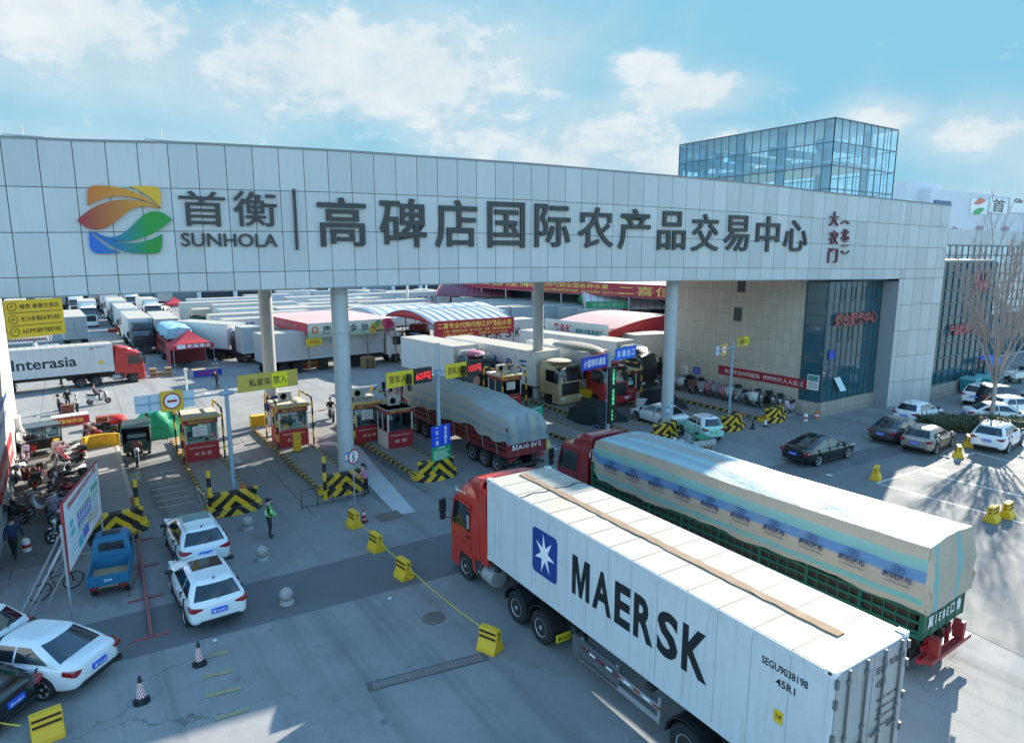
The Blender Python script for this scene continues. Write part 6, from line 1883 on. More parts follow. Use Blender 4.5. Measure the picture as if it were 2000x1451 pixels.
# red tube rail on cross feet
p0, p1 = G(296, 1246), G(263, 1005)
t = thing('height_rail', 'long dull red rail lying on cross feet beside the blue tricycle', 'rail', p0.to_tuple(), heading(p0, p1)); L_ = (p1 - p0).length
M_rr = mat('faded_red_tube', (.34, .10, .10), .6, var=.2, dirt=.5)
b = MB(); b.box(0, L_, -.05, .05, .06, .17); b.box(L_ - .1, L_ + .1, -.12, .12, .0, .9); b.build('rail', M_rr, t, smooth=0, bevel=.01)
for k in range(5):
    x = lerp(.05, L_ - .6, k / 4); b = MB(); b.box(x - .05, x + .05, -.55, .55, 0, .055); b.build('foot', M_rr, t, smooth=0)
b = MB(); b.cyl((.9 + L_ * .2, .5, .05), (L_ * .45, .05, .12), .02, n=6); b.build('stay', M_rr, t)

# concrete barrier blocks
def block(label, px, py, rz, cut=False):
    p = G(px, py); return (label, p, rz)
t0 = thing('barrier_block', '', 'concrete barrier', (0, 0, 0))
b = MB(); P_ = [(-.27, 0), (.27, 0), (.25, .13), (.14, .36), (.12, .72), (-.12, .72), (-.14, .36), (-.25, .13)]
b.prism(P_, -.33, .33, 'x'); b.build('block', M_hazard_y, t0, smooth=0, bevel=.025)
b = MB()
for s in (-1, 1):
    for z0, z1 in ((.42, .49), (.58, .65)):
        def yy(z): return lerp(.14, .12, (z - .36) / .36)
        b.add([(-.3, s * (yy(z0) + .004), z0), (.3, s * (yy(z0) + .004), z0), (.3, s * (yy(z1) + .004), z1), (-.3, s * (yy(z1) + .004), z1)], [(0, 1, 2, 3)])
b.build('black_band', M_black, t0, smooth=0)
b = MB()
for s in (-1, 1):
    for z in (.46, .6): b.cbox((s * .332, 0, z), (.004, .07, .07))
b.build('lifting_hole', M_black, t0, smooth=0)
BG = 'yellow concrete barrier blocks with black bands'
blocks = [('yellow barrier block nearest the red and white cone', 692, 1028, 96), ('second yellow block of the roped line, beyond the cone', 735, 1074, 97), ('third yellow block of the roped line, above the dark strip', 789, 1127, 98),
          ('yellow block where the long rope ends, beside the container lorry', 957, 1268, 112), ('yellow block at the bottom left corner', 95, 1440, 8), ('yellow block at the corner of the white parking line', 1710, 936, 20),
          ('front one of two yellow blocks near the estate car', 1871, 893, 28), ('rear one of two yellow blocks near the estate car', 1890, 872, 28), ('left one of two yellow blocks standing in sun by the tree shadow', 1937, 1018, 2), ('right one of two yellow blocks standing in sun by the tree shadow', 1966, 1010, 4),
          ('yellow block half hidden behind the striped tarpaulin', 1275, 912, 10)]
for i, (lab, px, py, rz) in enumerate(blocks):
    p = G(px, py)
    if i == 0:
        t0.location = p; t0.rotation_euler = (0, 0, R(rz)); t0['label'] = lab; t0['group'] = BG
    else:
        clone(t0, lab, p, R(rz), BG)
# ropes between them
M_rope = mat('yellow_rope', (.62, .46, .05), .8, var=.3, scale=8)
def rope(label, pts, r=.018):
    b = MB(); q = []
    for (a, c) in zip(pts, pts[1:]):
        for k in range(8):
            t = k / 8; v = a.lerp(c, t); v.z -= .12 * 4 * t * (1 - t) * min(1, (c - a).length / 4); q.append(v)
    q.append(pts[-1]); b.tube([v.to_tuple() for v in q], r, 6); tag(b.build('rope', M_rope, None), label, 'rope')
bp_ = [G(*v[1:3], 0) + Vector((0, 0, .55)) for v in blocks[:4]]
rope('yellow rope strung between the line of yellow barrier blocks', bp_)
e = G(95, 1440) + Vector((-.5, 0, .55)); rope('yellow rope tied to the block at the bottom left corner', [G(-60, 1424) + Vector((0, 0, .45)), e])

# cones
def cone(m1, m2, h, label, px, py, group=None, checker=False):
    p = G(px, py); t = thing('traffic_cone', label, 'traffic cone', p.to_tuple(), 0, group)
    b = MB(); s = h * .27; b.prism([(-s, -s * .55), (-s * .55, -s), (s * .55, -s), (s, -s * .55), (s, s * .55), (s * .55, s), (-s * .55, s), (-s, s * .55)], 0, .05, 'z'); b.build('base', M_black, t, smooth=0, bevel=.01)
    r0, r1 = h * .2, h * .05
    b = MB(); b.lathe([(r0, .05), (lerp(r0, r1, .22), h * .22)], n=18, mi=1); b.lathe([(lerp(r0, r1, .22), h * .22), (lerp(r0, r1, .78), h * .78)], n=18, mi=0); b.lathe([(lerp(r0, r1, .78), h * .78), (r1, h), (r1 * .4, h + .02)], n=18, mi=1); b.build('body', [m1, m2], t)
    return t
m, nt, b_ = new_mat('checkered_sleeve'); ck = nn(nt, 'ShaderNodeTexChecker'); ck.inputs['Scale'].default_value = 1.0
s_ = nn(nt, 'ShaderNodeSeparateXYZ'); nt.links.new(coords(nt), s_.inputs[0]); c3 = nn(nt, 'ShaderNodeCombineXYZ')
nt.links.new(nmath(nt, 'MULTIPLY', nmath(nt, 'ARCTAN2', s_.outputs[1], s_.outputs[0]), 2.865), c3.inputs[0]); nt.links.new(nmath(nt, 'MULTIPLY', s_.outputs[2], 18.0), c3.inputs[1]); c3.inputs[2].default_value = .5
nt.links.new(c3.outputs[0], ck.inputs['Vector']); ck.inputs['Color1'].default_value = (.78, .76, .76, 1); ck.inputs['Color2'].default_value = (.45, .03, .05, 1); nt.links.new(ck.outputs[0], b_.inputs['Base Color']); M_check = m
CG = 'black cones with checkered sleeves'
cone(M_check, M_black, .70, 'checkered cone alone on the grey concrete below the red rail', 390, 1297, CG); cone(M_check, M_black, .74, 'checkered cone nearest the bottom edge', 277, 1370, CG); cone(M_check, M_black, .70, 'checkered cone close behind the boot of the white saloon', 224, 1285, CG)
M_bandcone = stripes('cone_bands', (.7, .7, .7, 1), (.45, .02, .02, 1), 0, 0, 1, .34)
cone(M_bandcone, M_red, .6, 'red and white cone beside the first roped yellow block', 711, 1019); cone(M_bandcone, M_red, .7, 'red and white cone just behind the maroon cab', 1147, 900)
cone(M_black, M_black, .62, 'small black cone between two striped crash blocks', 1470, 838); cone(M_white, M_black, .62, 'small white cone before the last striped crash block', 1495, 833)
def stump(label, px, py, m1, m2, h=.52, r=.15):
    p = G(px, py); b = MB(); b.lathe([(r, 0), (r, h * .33)], n=14, mi=0); b.lathe([(r, h * .33), (r, h * .6)], n=14, mi=1); b.lathe([(r, h * .6), (r * .95, h * .85), (r * .6, h)], n=14, mi=0)
    tag(b.build('bollard', [m1, m2], None, p.to_tuple()), label, 'bollard')
stump('white bollard with a red band by the person in blue', 53, 1076, M_white, M_redtxt); stump('white bollard with a red band near the blue glass front', 1573, 822, M_white, M_redtxt); stump('orange bollard with a white band near the blue glass front', 1595, 817, mat('orange_plastic', (.65, .13, .03), .5), M_white)
# stone balls
M_stone = mat('granite', (.36, .33, .31), .7, var=.25, scale=6, bmp=.15)
for lab, px, py in (('granite ball bollard nearest the camera', 560, 1178), ('granite ball bollard in the middle of the row', 513, 1093), ('granite ball bollard beside the striped mast block', 484, 1033)):
    p = G(px, py); b = MB(); b.lathe([(.24, 0), (.24, .07), (.19, .13), (.15, .15)], n=24); b.ball((0, 0, .34), .23, 24, 16); tag(b.build('ball_bollard', M_stone, None, p.to_tuple()), lab, 'bollard', 'granite ball bollards')
# thin railings
def railing(label, a, c, h=.95, n=2, m=None, r=.02):
    a, c = Vector(a), Vector(c); b = MB(); L = (c - a).length; d = (c - a).normalized()
    b.cyl((a + Vector((0, 0, h))).to_tuple(), (c + Vector((0, 0, h))).to_tuple(), r, n=6); b.cyl((a + Vector((0, 0, .15))).to_tuple(), (c + Vector((0, 0, .15))).to_tuple(), r, n=6)
    for i in range(n + 1): q = a.lerp(c, i / n); b.cyl(q.to_tuple(), (q + Vector((0, 0, h))).to_tuple(), r, n=6)
    tag(b.build('railing', m or M_darkmetal, None), label, 'railing')
railing('thin dark railing standing before the broad column block', G(590, 997), G(708, 972), .95, 4)
railing('thin dark railing right of the maroon cab', G(1228, 896), G(1267, 912), 1.0, 4)
railing('light railing behind the scooters in the lit yard', G(232, 866), G(328, 862), .9, 3)
p = G(403, 1007); b = MB(); b.cyl((0, 0, 0), (-.1, 1.6, .9), .025, n=6); b.cyl((0, 0, 0), (0, 0, .95), .025, n=6); b.cyl((0, 0, .95), (-.1, 1.6, .9), .025, n=6); tag(b.build('railing', M_steel, None, p.to_tuple()), 'thin steel rail beside the striped post left of the mast', 'railing')
p = G(1150, 868); b = MB(); b.tube([(0, 0, 0), (-.05, 0, 1.0), (.05, .1, 1.1), (.75, .1, 1.1), (.8, 0, 1.0), (.85, 0, 0)], .02, 6); tag(b.build('hoop_rail', mat('blue_tube', (.1, .25, .4), .5), None, p.to_tuple()), 'blue tube hoop standing before the striped block by the display', 'railing')
p = G(1268, 884); b = MB(); b.cyl((0, 0, 0), (0, 0, 1.1), .02, n=6); b.cyl((-.25, 0, 0), (.25, 0, .02), .03, n=6); tag(b.build('rope_stand', M_darkmetal, None, p.to_tuple()), 'thin dark stand on the open concrete before the light tricycle', 'post')
# blue hoarding sign by the tarp
p = G(1412, 1000); t = thing('standing_sign', 'blue standing sign with white characters behind the striped tarpaulin', 'sign', p.to_tuple(), R(-14))
b = MB(); b.box(-.36, .36, 0, .08, 0, 2.05, 0); b.box(-.34, .34, -.006, 0, 1.7, 1.98, 1); b.text('小\n型\n车\n辆', (0, -.008, .95), (1, 0, 0), (0, 0, 1), .26, 1.3, 1, 0, .015); b.text('首衡', (.06, -.012, 1.84), (1, 0, 0), (0, 0, 1), .24, .1, 2); b.build('board', [mat('bright_blue_board', (.01, .13, .62), .45), M_white, M_blacktxt], t, smooth=0)
# round sign and boards in the lane behind the tarped lorry
p = G(931, 800); t = thing('round_sign', 'back of a round pinkish sign behind the grey tarpaulin', 'road sign', (p.x, p.y, 0), R(20)); b = MB(); b.cyl((0, 0, 0), (0, 0, 2.3), .03, n=6); b.build('post', M_steel, t); b = MB(); b.lathe([(.001, 0), (.4, 0), (.4, .02), (.001, .02)], (0, -.03, 2.2), 'y', 24); b.build('disc', mat('pink_disc', (.55, .32, .25), .6), t)
p = G(1047, 822, .3); b = MB(); b.box(-.75, .75, 0, .04, 0, 1.0, 0); b.text('高碑店市场停车场', (0, -.004, .85), (1, 0, 0), (0, 0, 1), 1.1, .12, 1); tag(b.build('green_board', [mat('teal_green_board', (.02, .38, .24), .5), M_whitetxt], None, p.to_tuple(), R(15), smooth=0), 'teal green board below the white roofed booth', 'sign')
p = G(542, 800, 1.6); b = MB(); b.box(-.75, .75, 0, .05, 0, .95, 0); b.text('入场须知', (.1, -.004, .5), (1, 0, 0), (0, 0, 1), .7, .2, 1); b.text('严禁私家车进入', (.1, -.004, .2), (1, 0, 0), (0, 0, 1), .9, .08, 1); b.cyl((-.6, .02, -1.6), (-.6, .02, 0), .03, n=6, mi=2); tag(b.build('standing_sign', [mat('navy_board', (.02, .05, .25), .5), M_whitetxt, M_steel], None, p.to_tuple(), R(12), smooth=0), 'navy notice board behind the second booth by the rear left column', 'sign')

# ================================================================== THE MARKET YARD
M_rw = mat('reefer_far_white', (.64, .66, .67), .45, var=.05, dirt=.4, dirtcol=(.36, .34, .3), streak=.45)
nt = M_rw.node_tree; bs_ = nt.nodes['Principled BSDF']; src = bs_.inputs['Base Color'].links[0].from_socket; oi = nn(nt, 'ShaderNodeObjectInfo'); nt.links.new(nmix(nt, 1.0, src, nmix(nt, oi.outputs['Random'], (.66, .68, .70), (1, 1, .97)), 'MULTIPLY'), bs_.inputs['Base Color'])
M_cabw = mat('white_cab_paint', (.72, .73, .73), .3, dirt=.2, coat=.5)
M_cabd = mat('charcoal_cab_paint', (.03, .032, .035), .35, dirt=.3, coat=.4)
M_cabt = mat('tan_cab_paint', (.46, .36, .20), .4, dirt=.35, coat=.3)
M_cabr = mat('red_cab_paint', (.42, .03, .035), .35, dirt=.25, coat=.4)
TG = 'white refrigerated lorries parked in the market yard'
_tp = {}
def rig(kind):
    """first of each kind of yard lorry; later ones are copies of it"""
    t = thing('parked_lorry', 'lorry', 'lorry', (0, 0, 0), 0, TG)
    kd = dict(w=(M_cabw, 12.6), d=(M_cabd, 12.6), r=(M_cabr, 12.6), t=(M_cabt, 12.6), m=(M_cabd, 12.2), b=(M_cabw, 8.2), bd=(M_cabd, 8.6), br=(M_cabr, 8.6), x=(None, 12.6), k=(M_cabw, 8.2))
    mcab, L = kd[kind]
    if mcab:
        tractor(t, mcab, fairing='high' if kind in ('w', 'd') else 'none', detail=False, x0=.4, topz=3.35)
    if kind in ('w', 'd', 'r', 't', 'm', 'x'):
        trailer_running_gear(t, L, (-9.2, -10.5, -11.8), False)
    else:
        for s in (-1, 1): wheel(t, -L + 2.2, s * .95, .5, .5, False)
    van_box(t, L, 2.5, 1.3, 2.75, 2.0, detail=False, m_side=M_rw)
    if kind == 'm':
        for s in (-1, 1):
            b = MB(); y = s * 1.258; x = -2.9 if s > 0 else -9.3
            for ch in 'MAERSK':
                b.text(ch, (x, y, 2.6), (-s, 0, 0), (0, 0, 1), .8, 1.05, 0); x -= s * 1.35
            b.build('side_lettering', M_blacktxt, t, smooth=0)
            b = MB(); xx = -1.4 if s > 0 else -10.9; b.box(xx - .55, xx + .55, min(y, y + s * .004), max(y, y + s * .004), 2.1, 3.3); b.build('star_panel', mat('pale_blue_panel', (.12, .42, .65), .5), t, smooth=0)
    if kind in ('w', 'd', 'x', 'b', 'bd'):
        b = MB(); b.box(.0, .35, -.85, .85, 2.6, 3.7); b.build('cooling_unit', M_white, t, smooth=0, bevel=.05)
    return t
def lorry(kind, label, px, py, z, lx, ly, hd, group=TG):
    """local point (lx, ly) at height z stands on the sight line of the pixel"""
    if kind not in _tp:
        t = _tp[kind] = rig(kind)
    else:
        t = copy_tree(_tp[kind])
    t['label'] = label
    if group: t['group'] = group
    h = R(hd); p = G(px, py, z)
    t.location = (p.x - (lx * math.cos(h) - ly * math.sin(h)), p.y - (lx * math.sin(h) + ly * math.cos(h)), 0); t.rotation_euler = (0, 0, h)
    return t
L_ = 12.6
hA = -90
t = lorry('d', 'white reefer lorry with a charcoal cab facing us, nearest of the file in mid yard', 284, 693, 0, 2.75, 0, hA)
x0_, y0_ = t.location.x, t.location.y
for k, lab in enumerate(('white reefer lorry second in the file behind the charcoal cab', 'white reefer lorry third in the file behind the charcoal cab', 'white reefer lorry fourth in the file behind the charcoal cab', 'white reefer lorry at the far end of the file behind the charcoal cab')):
    q = lorry('d' if k % 2 else 'w', lab, 284, 693, 0, 2.75, 0, hA); q.location = (x0_ - .2 * k, y0_ + 17.5 * (k + 1), 0)
lorry('x', 'white reefer trailer with grey doors towards us, just right of the charcoal cab lorry', 331, 689, 0, -L_, 0, 88)
lorry('x', 'dusty white reefer trailer with dark doors towards us, under the amber direction board', 152, 683, 0, -L_, 0, 92)
lorry('w', 'white lorry with a green screen facing us before the far hall', 152, 618, 0, 2.75, 0, -90)
lorry('x', 'white trailer doors towards us at the far hall, above the amber board', 116, 608, 0, -L_, 0, 90)
lorry('b', 'white box lorry by the far hall, left of the file', 212, 607, 0, 2.6, 0, -88); lorry('k', 'red cabbed small lorry with a plain white box by the far hall', 192, 609, 0, -8.2, 0, 90)
lorry('w', 'white lorry facing us, far behind the file on its left', 232, 603, 0, 2.75, 0, -92); lorry('x', 'white trailer at the far hall wall, highest of the group above the file', 256, 594, 0, -L_, 0, 90)
lorry('w', 'white lorry right of the file, close to the parked cars', 262, 610, 0, 2.75, 0, -88)
lorry('b', 'white box lorry with a plain front standing behind the blue tarped lorry', 302, 634, 0, 2.6, 0, -88)
lorry('k', 'brownish far container lorry by the dark bay of the hall', 326, 600, 0, -8.2, 0, 90)
tq = lorry('x', 'white trailer with navy maker lettering, nearest of the side-on row left of the rear column', 437, 625, 4.05, -L_, -1.25, 1)
b = MB(); b.text('CIMC 中集', (-10.4, -1.262, 3.45), (1, 0, 0), (0, 0, 1), 2.4, .42, 0, 0, .02); b.build('side_lettering', M_bluetxt, tq, smooth=0)
b = MB()
for x in (-7.2, -6.2): b.box(x - .04, x + .04, -1.27, -1.256, 1.5, 3.7)
b.box(-7.2, -6.2, -1.27, -1.256, 3.62, 3.7); b.build('side_door', M_darkmetal, tq, smooth=0)
lorry('x', 'white trailer second from the front in the side-on row left of the rear column', 411, 616, 4.05, -L_, -1.25, 2)
lorry('x', 'white trailer third from the front in the side-on row left of the rear column', 428, 605, 4.05, -L_, -1.25, 1)
lorry('x', 'white trailer fourth from the front in the side-on row, beyond the green stake lorry', 416, 596, 4.05, -L_, -1.25, 2)
lorry('w', 'long white trailer with small lettering beside the small red tent', 354, 592, 4.05, -L_, -1.25, 2)
lorry('x', 'white trailer whose roof shows just above the one beside the small red tent', 368, 585, 4.05, -L_, -1.25, 2)
lorry('b', 'white box lorry farthest right against the hall, left of the rear column', 480, 577, 4.05, -8.2, -1.25, 0)
for k, (kd, px, py, lab) in enumerate((('x', 545, 603, 'white trailer roof just above the red canopy, right of the rear left column'), ('w', 585, 594, 'white trailer behind the blue tarpaulin heap'), ('x', 608, 587, 'white trailer in the far row, partly behind the broad column'),
                                       ('w', 560, 581, 'white trailer in the far row just right of the rear left column'), ('x', 690, 600, 'white trailer seen right of the broad column, above the pink canopy roof'), ('r', 700, 590, 'white trailer in the far row right of the broad column'),
                                       ('b', 542, 569, 'white box lorry farthest off beside the rear left column'), ('b', 692, 575, 'white box lorry with a small door beside the blue tarpaulin bundle'), ('w', 735, 570, 'white trailer standing left of the tall white lamp post'))):
    lorry(kd, lab, px, py, 4.05, -L_ if kd not in ('b', 'k') else -8.2, -1.25, 1 + k % 3)
lorry('m', 'container lorry with a blue square and black letters, far off beside the broad column', 612, 569, 4.05, -12.2, -1.25, -4, 'container lorries with black shipping letters in the yard')
lorry('m', 'container lorry with wide black letters left of the maroon vaulted shed', 770, 572, 4.05, -12.2, -1.25, 0, 'container lorries with black shipping letters in the yard')
lorry('m', 'pale blue container lorry with letters half hidden, below the maroon vaulted shed', 897, 583, 4.05, -12.2, -1.25, 2, 'container lorries with black shipping letters in the yard')
lorry('m', 'container lorry whose last black letter shows right of the crimson fruit banner', 1046, 627, 3.75, 0, -1.25, 1, 'container lorries with black shipping letters in the yard')
lorry('x', 'white trailer with doors towards us, right of the tall white lamp post', 868, 608, 0, -L_, 0, 88)
lorry('x', 'white trailer with framed doors behind the white vaulted canopies', 945, 587, 4.05, -L_, -1.25, 1); lorry('x', 'white trailer just left of the rear right column, upper row', 970, 592, 4.05, -L_, -1.25, -2)
lorry('w', 'white trailer roof right above the white vaulted canopies', 905, 603, 4.05, -L_, -1.25, -6); lorry('b', 'white box lorry beside the rear right column, under the long crimson banner', 1062, 592, 4.05, -8.2, -1.25, 0)
lorry('k', 'small white box lorry left of the green vaulted canopy', 1112, 602, 4.05, -8.2, -1.25, 0); lorry('x', 'plain white trailer right of the rear right column, behind the pink roof', 1150, 606, 4.05, -L_, -1.25, 0)
lorry('x', 'cream trailer under the red gabled canopy by the right column', 1240, 655, 4.05, -L_, -1.25, -12)
for px, py, lab in ((28, 640, 'white lorry at the left edge behind the amber board'), (30, 622, 'white lorry at the left edge, upper of two'), (62, 604, 'white lorry before the hall pillar at the upper left')):
    lorry('w', lab, px, py, 0, 2.75, 0, -90)
# the fan of four lorries right of centre
def fan(kind, label, pa, pb, z, grp=TG, yl=-1.25):
    a, b = G(*pa, z), G(*pb, z); return lorry(kind, label, pb[0], pb[1], z, 0, yl, math.degrees(heading(a, b)), grp)
f1 = fan('bd', 'white box lorry with a dark cab and rooftop lamps above the 100 tonne board', (822, 665), (886, 677), 4.05)
f2 = fan('t', 'scuffed white trailer with navy brush lettering, pulled by a tan cab', (930, 668), (1047, 688), 4.05)
f3 = fan('br', 'white box lorry with a red cab behind the blue boards', (1065, 672), (1140, 688), 4.05)
f4 = fan('d', 'white reefer lorry with a dark chrome cab nearest the right column', (1062, 650), (1205, 668), 4.05)
b = MB(); x = -1.6
for ch in '万泉永冷藏':
    b.text(ch, (x, -1.262, 2.65), (1, 0, 0), (0, 0, 1), .95, 1.15, 0, 0, .02); x -= 1.75
o = b.build('side_lettering', M_bluetxt, f2, smooth=0)
b = MB(); random.seed(3)
for k in range(26):
    x, z = random.uniform(-12, -.3), random.choice([random.uniform(1.35, 1.9), random.uniform(3.2, 3.9)]); w, h = random.uniform(.03, .12), random.uniform(.1, .45); b.box(x, x + w, -1.2605, -1.2585, z, min(4, z + h))
b.build('scuff_patch', mat('rust_scuff', (.18, .14, .11), .8), f2, smooth=0)
b = MB(); b.tube([(2.2, -.8, 3.45), (2.2, .8, 3.45)], .05, 6)
for k in range(4): b.cbox((2.28, -.6 + .4 * k, 3.5), (.1, .26, .14), 1)
b.ball((1.4, 0, 3.5), (.7, .8, .28), 10, 6, 2); b.build('rooftop_load', [M_darkmetal, M_lamp_white, mat('pink_sheet', (.55, .15, .22), .7)], f1)
b = MB(); b.ball((1.3, 0, 3.45), (1.0, 1.05, .1), 10, 6); b.build('roof_sheet', mat('cream_sheet', (.50, .46, .38), .8, var=.2), f2)
b = MB(); b.ball((-2.6, 0, 4.0), (3.2, 1.3, .45), 16, 8); b.build('load_tarpaulin', mat('grey_tan_tarpaulin', (.27, .26, .23), .8, var=.2, bmp=.6, scale=2), f3)
b = MB(); b.ball((1.4, 0, 3.42), (1.0, 1.1, .2), 10, 6); b.build('roof_sheet', mat('coral_sheet', (.60, .12, .12), .7), f3)
# lorry below the 唐氏 canopy and the maroon tractor beside it
uc = lorry('w', 'white reefer lorry parked under the fruit painted canopy', 795, 706, 0, 2.75, -1.25, 3)
mt = thing('parked_tractor', 'maroon tractor unit without load under the end of the vaulted canopy', 'lorry', G(822, 692).to_tuple(), R(-128)); tractor(mt, mat('deep_maroon_paint', (.20, .02, .03), .35, coat=.5), fairing='high', detail=True, x0=.4, topz=3.35)
# blue tarped red stake lorry, green stake lorry
def stake_far(label, px, py, lx, ly, hd, m_body, m_t, L=8.5, top=3.9):
    t = thing('stake_lorry', label, 'lorry'); tractor(t, M_cabr, fairing='none', detail=False, x0=.3, topz=3.2)
    for s in (-1, 1): wheel(t, -L + 2, s * .95, .5, .5, False)
    stake_body(t, L, 2.5, 1.2, top - .7, m_body, M_cargo, False, bays=5)
    o, rg, fl = tarp_body(t, [(.05, 1.3, 1.1, top - 1.0, top - .15, top), (-L * .5, 1.33, 1.2, top - 1.05, top - .1, top + .1), (-L, 1.3, 1.1, top - 1.0, top - .15, top)], m_t, seed=int(px), wr=.05, hem=.15, step=.3)
    tarp_end(t, rg[-1], -L - .12, top - 1.1, m_t, 3, fold=.08)
    h = R(hd); p = G(px, py); t.location = (p.x - (lx * math.cos(h) - ly * math.sin(h)), p.y - (lx * math.sin(h) + ly * math.cos(h)), 0); t.rotation_euler = (0, 0, h); return t
stake_far('dark red stake lorry under a pale blue sheet, standing behind the red tent', 356, 714, -8.5, 0, 90, M_stake_red, mat('pale_blue_sheet', (.24, .44, .52), .6, var=.15, bmp=.4), 8.5, 4.0)
stake_far('green stake lorry under a tan sheet in the side-on row', 372, 648, -8.5, -1.25, 0, M_green, mat('tan_sheet', (.40, .35, .26), .7, var=.15, bmp=.4), 8.0, 3.4)

# ---- canopies
M_pink = mat('pink_canopy_sheet', (.64, .36, .33), .6, var=.08, scale=.5)
M_redc = mat('red_canopy_sheet', (.46, .035, .045), .6, var=.1)
M_post = mat('canopy_post', (.20, .16, .14), .6)
def frame_posts(t, pts, h, brace=True):
    for (x, y) in pts:
        b = MB(); b.cyl((x, y, 0), (x, y, h), .06, n=8); b.build('post', M_post, t)
a, c = GY(600, 633, 64.4), GY(771, 631, 65.2)
k1 = thing('fruit_canopy', 'flat pink roofed canopy with a painted fruit sign over the white reefer lorry', 'canopy', (a.x, a.y, 0), heading(a, c)); w = (c - a).length; d = 13.0
zt, zb = a.z, GY(600, 661, 64.4).z
b = MB(); b.add([(-.1, 0, zt), (w, 0, zt), (w, d, zt + .1), (-.1, d, zt + .1), (w / 2, d / 2, zt + .3)], [(0, 1, 4), (1, 2, 4), (2, 3, 4), (3, 0, 4)]); o = b.build('roof_sheet', M_pink, k1, smooth=0); o.modifiers.new('t', 'SOLIDIFY').thickness = .06
b = MB(); b.box(-.12, -.04, 0, d, zt - .95, zt + .06, 0); b.text('水果精品批发', (-.125, d * .5, zt - .42), (0, -1, 0), (0, 0, 1), d * .6, .5, 1); b.build('side_valance', [M_redc, mat('pale_red_letter', (.42, .16, .17), .6)], k1, smooth=0)
m, nt, b_ = new_mat('fruit_sign'); s_ = nn(nt, 'ShaderNodeSeparateXYZ'); nt.links.new(coords(nt), s_.inputs[0])
f_ = nrange(nt, nmath(nt, 'ADD', s_.outputs[2], nmath(nt, 'MULTIPLY', nnoise(nt, coords(nt), .5, 3), .5)), zb + .7, zb + 1.0); nt.links.new(nmix(nt, f_, (.36, .46, .34), (.66, .66, .58)), b_.inputs['Base Color']); b_.inputs['Roughness'].default_value = .5
b = MB(); b.box(0, w, -.12, -.02, zb, zt + .05, 0); zc = (zt + zb) / 2; hh = zt - zb
for ch, u in (('唐', .20), ('氏', .31), ('金', .50), ('地', .63)): b.text(ch, (w * u, -.126, zc), (1, 0, 0), (0, 0, 1), hh * .62, hh * .66, 1, 0, .02)
b.lathe([(.001, 0), (hh * .26, 0), (hh * .26, -.006), (.001, -.006)], (w * .075, -.12, zc + .05), 'y', 20, 2); b.lathe([(.001, 0), (hh * .13, 0), (hh * .13, -.006), (.001, -.006)], (w * .075, -.13, zc + .1), 'y', 16, 0)
for (u, v, r, mi, sq) in ((.74, .05, .26, 3, 1.1), (.79, .18, .28, 4, 1), (.83, -.1, .30, 5, 1.5), (.72, -.22, .28, 3, 1.2), (.88, .22, .34, 6, .9), (.92, .28, .28, 6, 1), (.95, .05, .26, 6, 1.1), (.90, -.22, .3, 6, 1.4)):
    b.lathe([(.001, 0), (hh * r, 0), (hh * r, -.004), (.001, -.004)], (w * u, -.124 - .004 * mi, zc + hh * v), 'y', 18, mi)
b.box(w * .76, w * .99, -.165, -.158, zb + hh * .1, zb + hh * .26, 7); b.text('TEL:13718156636 王建宇', (w * .87, -.168, zb + hh * .18), (1, 0, 0), (0, 0, 1), w * .2, hh * .1, 0)
b.build('fruit_sign', [m, mat('ink_green_letter', (.03, .08, .07), .6), mat('orange_emblem', (.62, .16, .04), .5), mat('mango_orange', (.65, .32, .05), .5), mat('melon_green', (.10, .28, .10), .5), mat('melon_yellow', (.55, .38, .10), .5), mat('dragon_pink', (.58, .06, .14), .5), mat('brown_strip', (.12, .05, .04), .5)], k1, smooth=30)
frame_posts(k1, [(0, 0), (w * .33, 0), (w * .66, 0), (w, 0), (0, d / 2), (0, d), (w, d)], zt)
b = MB()
for i in range(3):
    x = w * (i + 1) / 3 if i < 2 else w
    for s in (-1, 1): b.cyl((x, .02, zb - 1.2), (x + s * 1.0, .02, zb), .03, n=5)
for i in range(4): y = d * i / 4; b.cyl((0, y, zt - 2.2), (0, y + d / 4, zt - .9), .03, n=5); b.cyl((0, y + d / 4, zt - 2.2), (0, y, zt - .9), .03, n=5)
b.build('brace', M_post, k1)
b = MB(); b.box(-.25, 1.35, -.16, -.12, zb - .75, zb - .05, 0); b.text('沙糖桔新到', (.55, -.166, zb - .4), (1, 0, 0), (0, 0, 1), 1.1, .3, 1); b.build('yellow_sign', [mat('lemon_board', (.60, .52, .02), .5), M_redtxt], k1, smooth=0)
